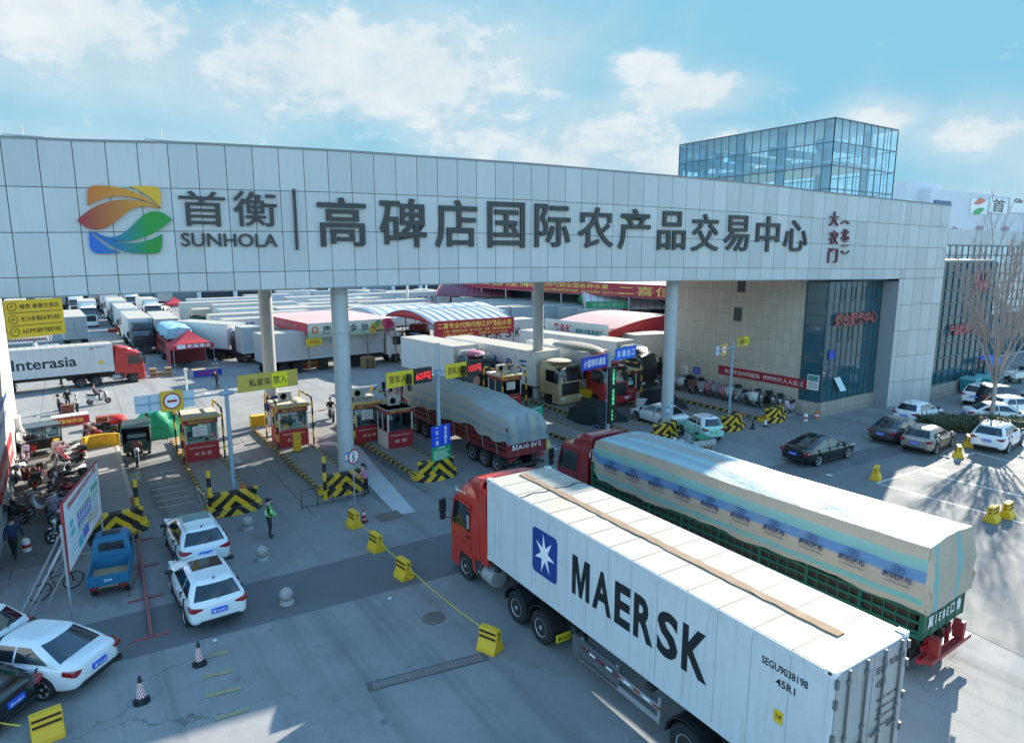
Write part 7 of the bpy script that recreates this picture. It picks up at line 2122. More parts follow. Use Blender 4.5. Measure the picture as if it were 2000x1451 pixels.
def vault(name, label, x0, x1, y0, y1, ze, rise, m_roof, m_end, rz=0.0, loc=(0, 0, 0), ribs=10, m_rib=None, posts=True, end0=True, fringe=None):
    t = thing(name, label, 'canopy', loc, rz); n = 14
    prof = [(lerp(y0, y1, i / n), ze + rise * math.sin(PI * i / n)) for i in range(n + 1)]
    b = MB(); b.loft([[(x, p[0], p[1] + .04 * math.sin(k * PI)) for p in prof] for k, x in enumerate([lerp(x0, x1, i / 24) for i in range(25)])], 0, cap=False, closed=False); o = b.build('roof_sheet', m_roof, t); o.modifiers.new('t', 'SOLIDIFY').thickness = .05
    b = MB()
    for i in range(ribs + 1):
        x = lerp(x0, x1, i / ribs); wv = (x1 - x0) / ribs * .16
        b.loft([[(x - wv, p[0], p[1] + .02) for p in prof], [(x, p[0], p[1] + .14) for p in prof], [(x + wv, p[0], p[1] + .02) for p in prof]], 0, cap=False, closed=False)
    b.build('roof_rib', m_rib or m_roof, t)
    if end0:
        b = MB(); pr = [(p[0], p[1] + .01) for p in prof]; inner = [(lerp(y0, y1, i / n), ze - .1 + rise * .25 * math.sin(PI * i / n)) for i in range(n + 1)]
        b.loft([[(x0 - .04, p[0], p[1]) for p in pr], [(x0 - .04, p[0], p[1]) for p in inner]], 0, cap=False, closed=False); o = b.build('end_valance', m_end, t); o.modifiers.new('t', 'SOLIDIFY').thickness = .04
    if fringe:
        b = MB(); b.box(x0, x1, y0 - .03, y0 + .03, ze - .6, ze + .05); b.build('valance', fringe, t, smooth=0)
    if posts:
        for x in [lerp(x0, x1, i / 4) for i in range(5)]:
            for y in (y0, y1):
                b = MB(); b.cyl((x, y, 0), (x, y, ze), .07, n=8); b.build('post', M_post, t)
    return t
M_vw = mat('white_vault_sheet', (.62, .63, .63), .8, var=.08, spec=.2)
M_vs = mat('silver_vault_sheet', (.42, .44, .46), .85, var=.15, spec=.1)
a, c = GY(848.6, 628, 59.0), GY(1002.6, 624, 59.0); zb = GY(848.6, 661, 59.0).z
k2 = vault('vaulted_canopy', 'white ribbed vaulted canopy with a crimson fruit banner and a red curved end', a.x, c.x, 0, 12, a.z - .3, .95, M_vs, M_redc, 0, (0, 59.0, 0), 9, M_vw)
b = MB(); b.box(a.x, c.x, -.12, -.05, zb, a.z, 0); w = c.x - a.x; cx = (a.x + c.x) / 2; hh = a.z - zb
b.text('二喜专业代购代销各种精品水果', (cx, -.125, zb + hh * .70), (1, 0, 0), (0, 0, 1), w * .94, hh * .36, 1, 0, .02); b.text('主营：柑橘类全品种、蓝莓全品种、榴莲、椰糖波萝蜜等水果', (cx + .3, -.125, zb + hh * .36), (1, 0, 0), (0, 0, 1), w * .86, hh * .16, 1); b.text('二喜137 1875 9986    王晨130 1111 9668', (cx, -.125, zb + hh * .14), (1, 0, 0), (0, 0, 1), w * .82, hh * .14, 1)
b.build('banner', [mat('crimson_banner', (.40, .02, .045), .55, var=.08), M_ytxt], k2, smooth=0)
a3 = GY(745, 619, 73.0); c3 = GY(985, 616, 73.0)
vault('vaulted_canopy', 'second white vaulted canopy, just behind the one with the crimson banner', a3.x, c3.x, 0, 12, a3.z - .3, .9, M_vs, M_vw, 0, (0, 73.0, 0), 10, M_vw)
a, c = G(850, 579, 4.2), G(995, 580, 4.2); k = vault('vaulted_shed', 'maroon vaulted sheet shed far back under the gate', 0, (c - a).length, 0, 12, 4.2, 1.9, mat('maroon_sheet', (.20, .05, .07), .5, var=.1), M_pink, heading(a, c), (a.x, a.y, 0), 12)
a, c = G(1144, 604, 3.9), G(1306, 604, 3.9); k = vault('vaulted_shed', 'green fronted vaulted canopy with a pale ribbed roof, below the long crimson banner', 0, (c - a).length, 0, 13, 3.9, 2.2, M_vw, mat('green_valance', (.05, .30, .14), .6), heading(a, c), (a.x, a.y, 0), 12, M_pink)
b = MB(); b.box(0, 6.2, -.08, -.02, 4.0, 5.0, 0); b.text('水果代卖行', (3.1, -.085, 4.5), (1, 0, 0), (0, 0, 1), 4.6, .6, 1); b.box(0, 6.2, -.08, -.02, 3.3, 3.98, 2); b.build('front_sign', [mat('green_valance', (.05, .30, .14), .6), mat('pale_green_letter', (.35, .55, .35), .6), M_redc], k, smooth=0)
# pink canopy with the white sign board, gable to the right
nr = G(1189, 648, 4.3); fl_ = G(1066, 634, 4.3)
k4 = thing('gabled_canopy', 'wide pale pink canopy with a red gable and a white sign board', 'canopy', (nr.x, nr.y, 0), heading(nr, fl_) - PI / 2); dd = (fl_ - nr).length; ww = 17.0
prof = [(ww * i / 14, 4.3 + 1.0 * math.sin(PI * i / 14)) for i in range(15)]
b = MB(); b.loft([[(p[0], y, p[1]) for p in prof] for y in [dd * i / 10 for i in range(11)]], 0, cap=False, closed=False); o = b.build('roof_sheet', M_pink, k4); o.modifiers.new('t', 'SOLIDIFY').thickness = .06
b = MB(); b.loft([[(p[0], -.05, p[1] + .02) for p in prof], [(p[0], -.05, 3.75) for p in prof]], 0, cap=False, closed=False); o = b.build('gable', M_redc, k4, smooth=0); o.modifiers.new('t', 'SOLIDIFY').thickness = .05
b = MB(); b.box(-.14, -.05, 0, dd, 3.2, 4.95, 0); b.text('鑫永旺', (-.145, dd * .70, 4.1), (0, -1, 0), (0, 0, 1), dd * .30, 1.1, 1, 0, .03); b.text('福吃才是真福桔', (-.145, dd * .28, 3.95), (0, -1, 0), (0, 0, 1), dd * .42, .75, 2, 0, .03); b.box(-.13, -.06, 0, dd, 1.6, 3.2, 3)
b.build('sign_board', [mat('pale_sign_board', (.60, .60, .58), .5), M_redtxt, mat('teal_letter', (.03, .22, .20), .5), mat('grey_blue_sheet', (.30, .36, .42), .6)], k4, smooth=0)
frame_posts(k4, [(0, 0), (ww / 2, 0), (ww, 0), (0, dd / 2), (0, dd), (ww, dd)], 4.3)
b = MB(); b.box(2.5, ww + 3, 4, 4.2, 0, 3.4); b.build('back_wall', mat('cream_render', (.52, .50, .46), .8), k4, smooth=0)

# ---- tents, stalls and heaps
def tent(label, px, py, w, d, h, eave, text=None, sides=True, mroof=M_redc, rz=0.1):
    p = G(px, py); t = thing('market_tent', label, 'tent', (p.x, p.y, 0), rz)
    b = MB(); n = 6; q = []
    for (u, z) in ((1, eave), (.8, lerp(eave, h, .12)), (.45, lerp(eave, h, .42)), (.15, lerp(eave, h, .8)), (.02, h)):
        q.append([(-w / 2 * u, -d / 2 * u, z), (w / 2 * u, -d / 2 * u, z), (w / 2 * u, d / 2 * u, z), (-w / 2 * u, d / 2 * u, z)])
    q.insert(0, [(-w / 2, -d / 2, eave - .45), (w / 2, -d / 2, eave - .45), (w / 2, d / 2, eave - .45), (-w / 2, d / 2, eave - .45)])
    b.loft(q, 0, cap=False); b.build('roof', mroof, t, smooth=20)
    for sx_ in (-1, 1):
        for sy_ in (-1, 1):
            b = MB(); b.cyl((sx_ * w / 2 * .98, sy_ * d / 2 * .98, 0), (sx_ * w / 2 * .98, sy_ * d / 2 * .98, eave), .03, n=6); b.build('leg', M_steel, t)
    if sides:
        b = MB(); b.box(-w / 2, w / 2, d / 2 - .03, d / 2, .3, eave - .4); b.box(-w / 2, -w / 2 + .03, -d * .1, d / 2, .3, eave - .4); b.build('side_sheet', mat('dull_crimson_sheet', (.28, .05, .06), .7, var=.15), t, smooth=0)
    if text:
        b = MB(); b.box(-w * .42, w * .45, -d / 2 - .03, -d / 2 - .005, eave - .42, eave + .12, 0); b.box(-w * .41, -w * .2, -d / 2 - .036, -d / 2 - .031, eave - .36, eave + .06, 1); b.text(text, (w * .13, -d / 2 - .036, eave - .15), (1, 0, 0), (0, 0, 1), w * .58, .4, 1, 0, .03); b.build('front_banner', [M_red, M_whitetxt], t, smooth=0)
    return t
tent('red pop up tent with white characters before the blue sheeted lorry', 374, 716, 3.9, 3.2, 3.9, 2.5, '凯哥果业')
tent('small red pop up tent far back beside the long white trailer', 343, 614, 3.4, 3.2, 3.4, 2.2, None, False)
p = G(52, 678); t = thing('market_stall', 'red awning stall under the amber direction board', 'stall', (p.x, p.y, 0), .05)
b = MB(); rr = []
for (y, z) in ((-1.6, 2.1), (-1.6, 2.6), (-.9, 3.05), (0, 3.2), (1.4, 3.15)):
    rr.append([(lerp(-2.6, 2.6, i / 24), y + (.06 * math.sin(i * 1.6) if y < -1 else 0), z + .05 * math.sin(i * .9)) for i in range(25)])
b.loft(rr, 0, cap=False, closed=False); b.build('awning', M_redc, t)
for x in (-2.5, 2.5):
    for y in (-1.5, 1.3): b = MB(); b.cyl((x, y, 0), (x, y, 3), .03, n=6); b.build('post', M_steel, t)
b = MB(); b.box(-2.3, 2.3, -.9, .6, .75, .85, 0); b.box(-2.2, -2.1, -.8, .5, 0, .75, 0); b.box(2.1, 2.2, -.8, .5, 0, .75, 0)
for k in range(14): b.cbox((-2 + k * .31, -.2 + .3 * (k % 2), .97), (.24, .3, .22), 1 + k % 2)
b.build('counter', [M_white, M_redc, M_card], t, smooth=0)
p = G(96, 690); b = MB()
for k in range(7): b.cyl((-.9 + k * .3, 0, .8), (-.9 + k * .3, 0, 1.05), .12, n=10)
b.box(-1.1, 1.1, -.35, .35, .72, .8)
for x in (-1, 0, 1): b.cyl((x, -.3, 0), (x, -.3, .75), .03, n=6); b.cyl((x, .3, 0), (x, .3, .75), .03, n=6)
tag(b.build('stall_table', M_white, None, p.to_tuple(), .08), 'white table of small tubs beside the red awning stall', 'table')
p = G(404, 735); t = thing('stall_table', 'long table with a blue and red front cloth before the red pop up tent', 'table', p.to_tuple(), .12)
b = MB(); b.box(-1.3, 1.3, -.4, .4, .72, .78, 0); b.build('top', M_card, t, smooth=0)
b = MB(); b.box(-1.3, 1.3, -.43, -.41, .1, .7, 0); b.text('新鲜水果', (0, -.434, .42), (1, 0, 0), (0, 0, 1), 1.9, .38, 1); b.build('front_cloth', [M_blue, M_redtxt], t, smooth=0)
for x in (-1.2, 1.2):
    for y in (-.35, .35): b = MB(); b.cyl((x, y, 0), (x, y, .72), .025, n=6); b.build('leg', M_steel, t)
p = G(139, 829); t = thing('display_table', 'red fronted table with a white top, beside three standing people', 'table', p.to_tuple(), .12)
b = MB(); b.box(-1.05, 1.05, -.4, .45, .62, .7, 0); b.build('top', M_white, t, smooth=0)
b = MB(); b.box(-1.05, 1.05, -.42, -.4, .08, .62, 0); b.box(1.03, 1.05, -.4, .4, .08, .62, 0); b.text('精诚农业', (0, -.424, .36), (1, 0, 0), (0, 0, 1), 1.4, .3, 1, 0, .02); b.build('front_cloth', [M_red, M_ytxt], t, smooth=0)
for x in (-1, 1):
    for y in (-.35, .4): b = MB(); b.cyl((x, y, 0), (x, y, .62), .025, n=6); b.build('leg', M_steel, t)
p = G(133, 806); b = MB(); b.box(-.45, .45, -.3, .3, .5, .62); b.box(-.4, .4, -.28, .28, 0, .5); tag(b.build('brown_table', mat('brown_box', (.2, .07, .05), .7), None, p.to_tuple(), smooth=0, bevel=.02), 'small brown box table between the standing people', 'table')
# covered heaps
def heap(name, label, px, py, dims, m, seed, cat='tarpaulin heap', rz=0.0, sharp=.55):
    rnd = random.Random(seed); p = G(px, py); b = MB(); nx, ny = 26, 18; rows_ = []
    bl = [(rnd.uniform(-.6, .6), rnd.uniform(-.5, .5), rnd.uniform(.25, .6), rnd.uniform(.6, 1)) for _ in range(7)]
    for j in range(ny + 1):
        r = []
        for i in range(nx + 1):
            u, v = -1 + 2 * i / nx, -1 + 2 * j / ny
            e = max(abs(u), abs(v)); base = min(1, (1 - e) / (1 - sharp)) ** .55 if e < 1 else 0
            z = base * (.72 + .28 * max([hh * math.exp(-((u - a) ** 2 + (v - c_) ** 2) / (s * s)) for a, c_, s, hh in bl]))
            z += (.05 * math.sin(u * 11 + v * 3) + .04 * math.sin(v * 13 - u * 5) + rnd.uniform(-.02, .02)) * (base > 0)
            k = 1 + .12 * math.sin(math.atan2(v, u) * 5 + seed) * (e > .8)
            r.append((u * dims[0] / 2 * k, v * dims[1] / 2 * k, max(0.0, z) * dims[2]))
        rows_.append(r)
    b.loft(rows_, 0, cap=False, closed=False); return tag(b.build(name, m, None, (p.x, p.y, .01), rz, smooth=50), label, cat)
heap('covered_heap', 'heap under a bright green tarpaulin by the left booth', 322, 846, (4.2, 2.6, 1.7), mat('emerald_tarpaulin', (.01, .36, .18), .5, var=.2, scale=1.5, bmp=.4), 3, rz=.3)
heap('covered_heap', 'heap under a dark net tarpaulin on the island by the green display', 1160, 822, (2.6, 4.0, 1.5), mat('black_green_net', (.016, .025, .026), .8, var=.3, bmp=.5), 5)
heap('covered_heap', 'heap under a dark sheet behind the right front column', 1288, 800, (2.6, 3.0, 1.6), mat('black_sheet', (.018, .020, .024), .75, var=.3, bmp=.5), 6)
heap('covered_heap', 'tall green tarpaulin bundle at the left of the fruit painted canopy', 583, 706, (2.2, 2.4, 2.3), mat('emerald_tarpaulin', (.01, .36, .18), .5), 7, sharp=.3)
heap('covered_heap', 'low heap under white and blue striped sheeting left of the green bundle', 555, 710, (2.6, 3.0, 1.6), tarp_mat('white_striped_sheet', (.6, .62, .66), [(0, (.6, .62, .66)), (1, (.55, .58, .64))]), 8, sharp=.4)
for px, py, lab in ((560, 620, 'blue tarpaulin bundle in the far row behind the red canopy'), (590, 618, 'larger blue tarpaulin bundle beside the white trailer in the far row'), (728, 592, 'small bright blue bundle far off right of the broad column')):
    heap('covered_heap', lab, px, py, (4.5, 3.5, 3.2), mat('blue_tarpaulin', (.02, .16, .50), .5, var=.2, bmp=.4), int(px), sharp=.3)
heap('covered_heap', 'small magenta sack pile beside the red booth', 1278, 800, (1.2, 1.0, .7), mat('magenta_sheet', (.30, .03, .16), .7), 9)
# crates, pallets, boxes
def crates(label, px, py, n, cols, m, seed, size=(.5, .38, .3), cat='crate stack'):
    rnd = random.Random(seed); p = G(px, py); t = thing('crate_stack', label, cat, p.to_tuple(), rnd.uniform(-.2, .2)); k = 0
    for c_ in range(cols):
        for i in range(max(1, n - rnd.randint(0, 1))):
            b = MB(); ox, oz = (c_ - cols / 2) * (size[0] + .04) + rnd.uniform(-.02, .02), i * (size[2] + .01); b.box(-size[0] / 2, size[0] / 2, -size[1] / 2, size[1] / 2, 0, size[2], 0); b.box(-size[0] / 2 + .03, size[0] / 2 - .03, -size[1] / 2 - .003, -size[1] / 2 - .001, size[2] * .4, size[2] * .6, 1); o = b.build('crate', [m, M_black], t, smooth=0); o.location = (ox, rnd.uniform(-.03, .03), oz)
    return t
M_crate = mat('red_crate', (.40, .05, .03), .6); M_orangec = mat('orange_crate', (.62, .20, .04), .6)
crates('orange crates under the red parasol in the yard', 399, 676, 2, 2, M_orangec, 1, (.8, .5, .4)); crates('brown cartons before the nearest side-on trailer', 418, 684, 2, 2, M_card, 2, (.8, .6, .5)); crates('red and brown boxes behind the red tent', 374, 650, 2, 3, M_crate, 3, (.9, .6, .5))
crates('brown fruit boxes left of the red tent', 322, 734, 2, 3, M_card, 4, (.6, .5, .4)); crates('red crates beside the file of lorries', 232, 648, 2, 2, M_crate, 5, (.9, .6, .5)); crates('stacked cartons inside the fruit painted canopy, far left', 556, 678, 4, 4, M_card, 6, (.9, .7, .6))
crates('cartons and red tubs below the painted canopy', 606, 717, 2, 4, M_card, 7, (.6, .5, .5)); crates('black bins below the painted canopy, beside the broad column', 641, 720, 3, 1, M_black, 8, (.8, .7, .6)); crates('red stools and boxes at the lower left of the painted canopy', 593, 720, 2, 2, M_crate, 9, (.5, .4, .45))
crates('white foam boxes by the striped pole of the red booth', 1264, 800, 5, 1, M_white, 10, (.9, .5, .22)); crates('red tubs on the yard behind the green tarpaulin heap', 213, 834, 2, 3, mat('rust_red_tub', (.34, .08, .04), .6), 11, (.7, .5, .4))
p = G(719, 718); t = thing('pallet_stack', 'stack of bare wooden pallets before the white reefer lorry under the canopy', 'pallet stack', p.to_tuple(), .1)
def pallets(t, n, w=1.2):
    for k in range(n):
        b = MB()
        for i in range(5): y = lerp(-.5, .5, i / 4); b.box(-w / 2, w / 2, y - .05, y + .05, .11, .135)
        for i in range(3): x = lerp(-w / 2 + .06, w / 2 - .06, i / 2); b.box(x - .05, x + .05, -.5, .5, .02, .11)
        o = b.build('pallet', M_wood, t, smooth=0); o.location = (0, 0, k * .145)
pallets(t, 8)
p = G(1137, 770); t = thing('pallet_stack', 'tall stack of wooden pallets beside the tan cab', 'pallet stack', p.to_tuple(), .2); pallets(t, 12)
p = G(1150, 782, .3); t = thing('yellow_machine', 'yellow hopper with an upright arm behind the dark tarpaulin heap', 'machine', p.to_tuple(), .3)
b = MB(); b.loft([[(-.5, -.4, .3), (.5, -.4, .3), (.5, .4, .3), (-.5, .4, .3)], [(-.8, -.6, .95), (.8, -.6, .95), (.8, .6, .95), (-.8, .6, .95)]], 0); b.build('hopper', M_hazard_y, t, smooth=0, bevel=.03)
b = MB(); b.cyl((.1, .3, .3), (.1, .3, 2.4), .07, n=8); b.cbox((.25, .3, 2.4), (.5, .2, .14)); b.build('arm', M_hazard_y, t)
for x in (-.4, .4): b = MB(); b.cyl((x, -.3, .15), (x, .3, .15), .15, n=12); b.build('wheel', M_rubber, t)
# parasol, lamp posts
p = G(398, 672); t = thing('parasol', 'dark red parasol over orange crates in the yard', 'parasol', p.to_tuple()); b = MB(); b.cyl((0, 0, 0), (0, 0, 2.2), .03, n=6); b.build('pole', M_steel, t); b = MB(); b.lathe([(1.25, 1.7), (.9, 2.05), (.4, 2.3), (.01, 2.4)], n=8); b.build('canopy', M_redc, t, smooth=10)
for px, py, h, lab in ((797, 612, 9, 'tall white lamp post beyond the vaulted canopies'), (645, 605, 9, 'white lamp post far off left of the broad column'), (833, 590, 8, 'slim white lamp post before the far hall')):
    p = G(px, py); b = MB(); b.cyl((0, 0, 0), (0, 0, h), .22, n=10); b.cyl((0, 0, h), (1.2, 0, h + .2), .08, n=8); tag(b.build('lamp_post', M_white, None, p.to_tuple()), lab, 'lamp post')
p = G(402, 850); t = thing('flood_lamp_post', 'white post with a camera and two arms behind the left booth', 'post', (p.x, p.y, 0), .2); zt = GY(363, 722, p.y).z
p2 = G(371, 830); t.location = (p2.x, p2.y, 0); zt = GY(363, 722, p2.y).z
b = MB(); b.cyl((0, 0, 0), (0, 0, zt), .07, n=8); b.cyl((-1.2, 0, 2.0), (1.3, 0, 1.9), .03, n=6); b.build('pole', M_white, t); b = MB(); b.cbox((-1.2, -.1, 2.05), (.3, .5, .25)); b.cbox((1.3, -.1, 1.95), (.3, .5, .2)); b.cbox((0, -.1, zt), (.2, .3, .2)); b.build('camera', M_white, t, smooth=0, bevel=.03)
p = G(818, 720); b = MB(); b.cyl((0, 0, 0), (0, 0, 2.0), .1, n=10); tag(b.build('pale_post', M_concrete, None, p.to_tuple()), 'pale post before the maroon tractor', 'post')

for kd, px, py, z, lx, ly, hd, lab in (('b', 176, 640, 0, 2.6, 0, -90, 'white box lorry facing us left of the yard aisle, above the dusty trailer'), ('w', 92, 628, 0, 2.75, 0, -88, 'white lorry facing us just right of the left edge rows'), ('k', 470, 640, 4.05, -8.2, -1.25, 2, 'short white box lorry tucked between the side-on trailers'),
        ('bd', 500, 706, 0, 2.6, 0, -60, 'white box lorry with a dark cab behind the rear left column'), ('x', 655, 606, 4.05, -L_, -1.25, 3, 'white trailer behind the broad column above the pink canopy'), ('br', 770, 612, 0, 2.6, 0, -80, 'white box lorry with a red cab behind the vaulted canopies'), ('r', 1000, 600, 4.05, -L_, -1.25, -4, 'red cab trailer lorry left of the rear right column')):
    lorry(kd, lab, px, py, z, lx, ly, hd)

# ================================================================== TWO AND THREE WHEELERS, PEOPLE
M_quilt = {k: mat('quilt_' + k, c, .85, var=.25, scale=6, bmp=.3) for k, c in dict(grey=(.30, .28, .27), pink=(.42, .20, .24), white=(.62, .62, .60), brown=(.20, .08, .06), mauve=(.33, .29, .36), orange=(.45, .16, .05), teal=(.10, .20, .20)).items()}
M_bike = {k: paint('bike_' + k, c) for k, c in dict(black=(.012, .012, .014), white=(.66, .67, .68), red=(.35, .02, .025), lilac=(.45, .32, .45), blue=(.03, .08, .2), grey=(.16, .16, .17)).items()}
def small_wheel(t, x, y, r, w):
    return wheel(t, x, y, r, w, True, False)
def scooter(name, label, m, quilt=None, box=False, group=None, moto=False, cat='scooter'):
    t = thing(name, label, cat, (0, 0, 0), 0, group); r = .29 if moto else .23; wb = .66 if moto else .60
    for x in (wb, -wb):
        o = small_wheel(t, x, .001, r, .11)
    b = MB(); b.tube([(wb, .06, r), (wb - .12, .06, .62), (wb - .22, .05, .98)], .022, 6); b.tube([(wb, -.06, r), (wb - .12, -.06, .62), (wb - .22, -.05, .98)], .022, 6); b.build('fork', M_steel, t)
    b = MB(); b.tube([(wb - .28, -.34, 1.04), (wb - .24, -.12, 1.0), (wb - .22, 0, .99), (wb - .24, .12, 1.0), (wb - .28, .34, 1.04)], .018, 6); b.build('handlebar', M_black, t)
    if moto:
        b = MB(); b.ball((.12, 0, .80), (.30, .15, .14), 12, 8); b.build('fuel_tank', m, t)
        b = MB(); b.tube([(wb - .24, 0, .9), (.1, 0, .66), (-.35, 0, .62), (-.8, 0, .72)], .04, 6); b.tube([(wb - .2, 0, .75), (.1, 0, .32), (-.25, 0, .30), (-wb, 0, r)], .03, 6); b.cbox((.02, 0, .42), (.34, .24, .30)); b.build('frame', M_darkmetal, t, smooth=0)
        b = MB(); b.tube([(.1, -.14, .3), (-.3, -.17, .28), (-.75, -.18, .36)], [.025, .03, .05], 8); b.build('exhaust', M_steel, t)
    else:
        b = MB(); rr = []
        for (x, z0, z1, w) in ((.46, .62, .92, .10), (.38, .38, .95, .19), (.30, .30, .62, .18), (.12, .25, .36, .17), (-.12, .25, .38, .17), (-.2, .26, .62, .16), (-.55, .36, .70, .15), (-.82, .52, .70, .08)):
            rr.append([(x, -w, z0), (x, w, z0), (x, w * .9, z1), (x, -w * .9, z1)])
        b.loft(rr, 0); b.build('body', m, t, smooth=55, bevel=.02)
    b = MB(); b.loft([[(x, -w, z), (x, w, z), (x, w * .8, z + .1), (x, -w * .8, z + .1)] for (x, w, z) in ((-.12, .10, .68), (-.3, .15, .70), (-.62, .15, .74), (-.8, .10, .78))], 0); b.build('seat', M_black, t, smooth=60, bevel=.02)
    b = MB(); b.ball((wb - .14, 0, .86), (.09, .09, .1), 10, 7); b.build('headlight', M_lamp_white, t)
    b = MB()
    for s in (-1, 1):
        arc = [(wb * s + (r + .04) * math.cos(a), (r + .04) * math.sin(a) + r) for a in [R(25 + 130 * i / 8) for i in range(9)]]; arc2 = [(wb * s + (r + .06) * math.cos(a), (r + .06) * math.sin(a) + r) for a in [R(155 - 130 * i / 8) for i in range(9)]]
        f = MB(); f.prism(arc + arc2, -.07, .07, 'y'); f.build('mudguard', m, t)
        k = MB(); k.cyl((wb - .26, s * .22, 1.02), (wb - .24, s * .3, 1.2), .008, n=5); k.ball((wb - .25, s * .31, 1.22), (.02, .06, .045), 8, 6); k.build('mirror', M_black, t)
    b = MB(); b.cbox((-.86, 0, .68), (.05, .16, .07)); b.build('tail_light', M_lamp_red, t)
    if box:
        b = MB(); b.box(-1.0, -.66, -.2, .2, .84, 1.16); b.build('top_box', M_black, t, bevel=.04)
    if quilt:
        b = MB(); rr = []
        for (x, z, w) in ((wb - .02, .42, .30), (wb + .02, .75, .36), (wb - .08, 1.02, .40), (wb - .30, 1.10, .36), (wb - .45, .95, .30)):
            rr.append([(x + .05 * math.sin(k * 1.9 + z * 7) - .10 * abs(k / 4 - 1) ** 2, w * (k / 4 - 1), z + .04 * math.cos(k * 2.3)) for k in range(9)])
        b.loft(rr, 0, cap=False, closed=False); o = b.build('leg_quilt', quilt, t); o.modifiers.new('t', 'SOLIDIFY').thickness = .03
    b = MB(); b.cyl((-.1, .1, .3), (-.15, .28, .0), .015, n=5); b.build('stand', M_steel, t)
    return t
SG = 'scooters and motorcycles parked by the left wall'; SR = 'scooters parked in a row along the tan wall'
rnd = random.Random(12)
protos = [scooter('parked_scooter', 'x', M_bike['black'], None, True, SG), scooter('parked_motorcycle', 'x', M_bike['black'], None, False, SG, True, 'motorcycle'), scooter('parked_scooter', 'x', M_bike['white'], M_quilt['grey'], False, SG),
          scooter('parked_scooter', 'x', M_bike['red'], M_quilt['pink'], False, SG), scooter('parked_motorcycle', 'x', M_bike['red'], M_quilt['brown'], True, SG, True, 'motorcycle'), scooter('parked_scooter', 'x', M_bike['lilac'], None, False, SG), scooter('parked_scooter', 'x', M_bike['grey'], M_quilt['white'], True, SG), scooter('parked_scooter', 'x', M_bike['blue'], M_quilt['mauve'], False, SG)]
desc = ['black scooter with a top box', 'black motorcycle with a long seat', 'white scooter with a grey quilt', 'red scooter with a pink quilt', 'red motorcycle with a brown quilt', 'lilac scooter without a quilt', 'grey scooter with a white quilt', 'blue scooter with a mauve quilt']
used = set()
def park(k, place, x, y, rz, group, z=.02, tilt=.12):
    o = protos[k] if k not in used else copy_tree(protos[k]); used.add(k)
    o.location = (x, y, z); o.rotation_euler = (tilt, 0, rz); o['label'] = desc[k] + ', ' + place; o['group'] = group
    return o
# row beside the first island and along the left wall
ord_l = ['first', 'second', 'third', 'fourth', 'fifth', 'sixth', 'seventh', 'eighth', 'ninth', 'tenth', 'eleventh', 'twelfth']
seq = [1, 0, 7, 1, 4, 0, 1, 2, 1, 0, 3, 2]
for i, k in enumerate(seq):
    y = 31.6 + i * 1.18; x = -.85 + .12 * math.sin(i * 2.1)
    park(k, ord_l[i] + ' from the billboard', x, y, R(205 + rnd.uniform(-16, 16)), SG)
for px, py, k, lab, rz in ((50, 948, 6, 'by the left wall before the person in blue', 150), (30, 1018, 1, 'beside the person in blue', 120), (62, 960, 4, 'against the left wall, second of its row', 100), (50, 905, 5, 'against the left wall below the red banner', 95), (62, 888, 3, 'against the left wall nearest the black tricycle', 100), (88, 1002, 2, 'standing behind the map billboard', 200)):
    p = G(px, py); park(k, lab, p.x, p.y, R(rz), SG)
seq = [0, 1, 2, 7, 6, 0, 4, 2, 3, 7, 3, 6, 2, 1, 6, 0, 1, 0, 5]
for i, k in enumerate(seq):
    y = 40.6 - i * .72; ordn = (ord_l + ['thirteenth', 'fourteenth', 'fifteenth', 'sixteenth', 'seventeenth', 'eighteenth', 'last'])[i]
    park(k, ordn + ' from the far end of the tan wall', 42.9 + .1 * math.sin(i * 1.7), y, R(200 + rnd.uniform(-14, 14)), SR, .21)

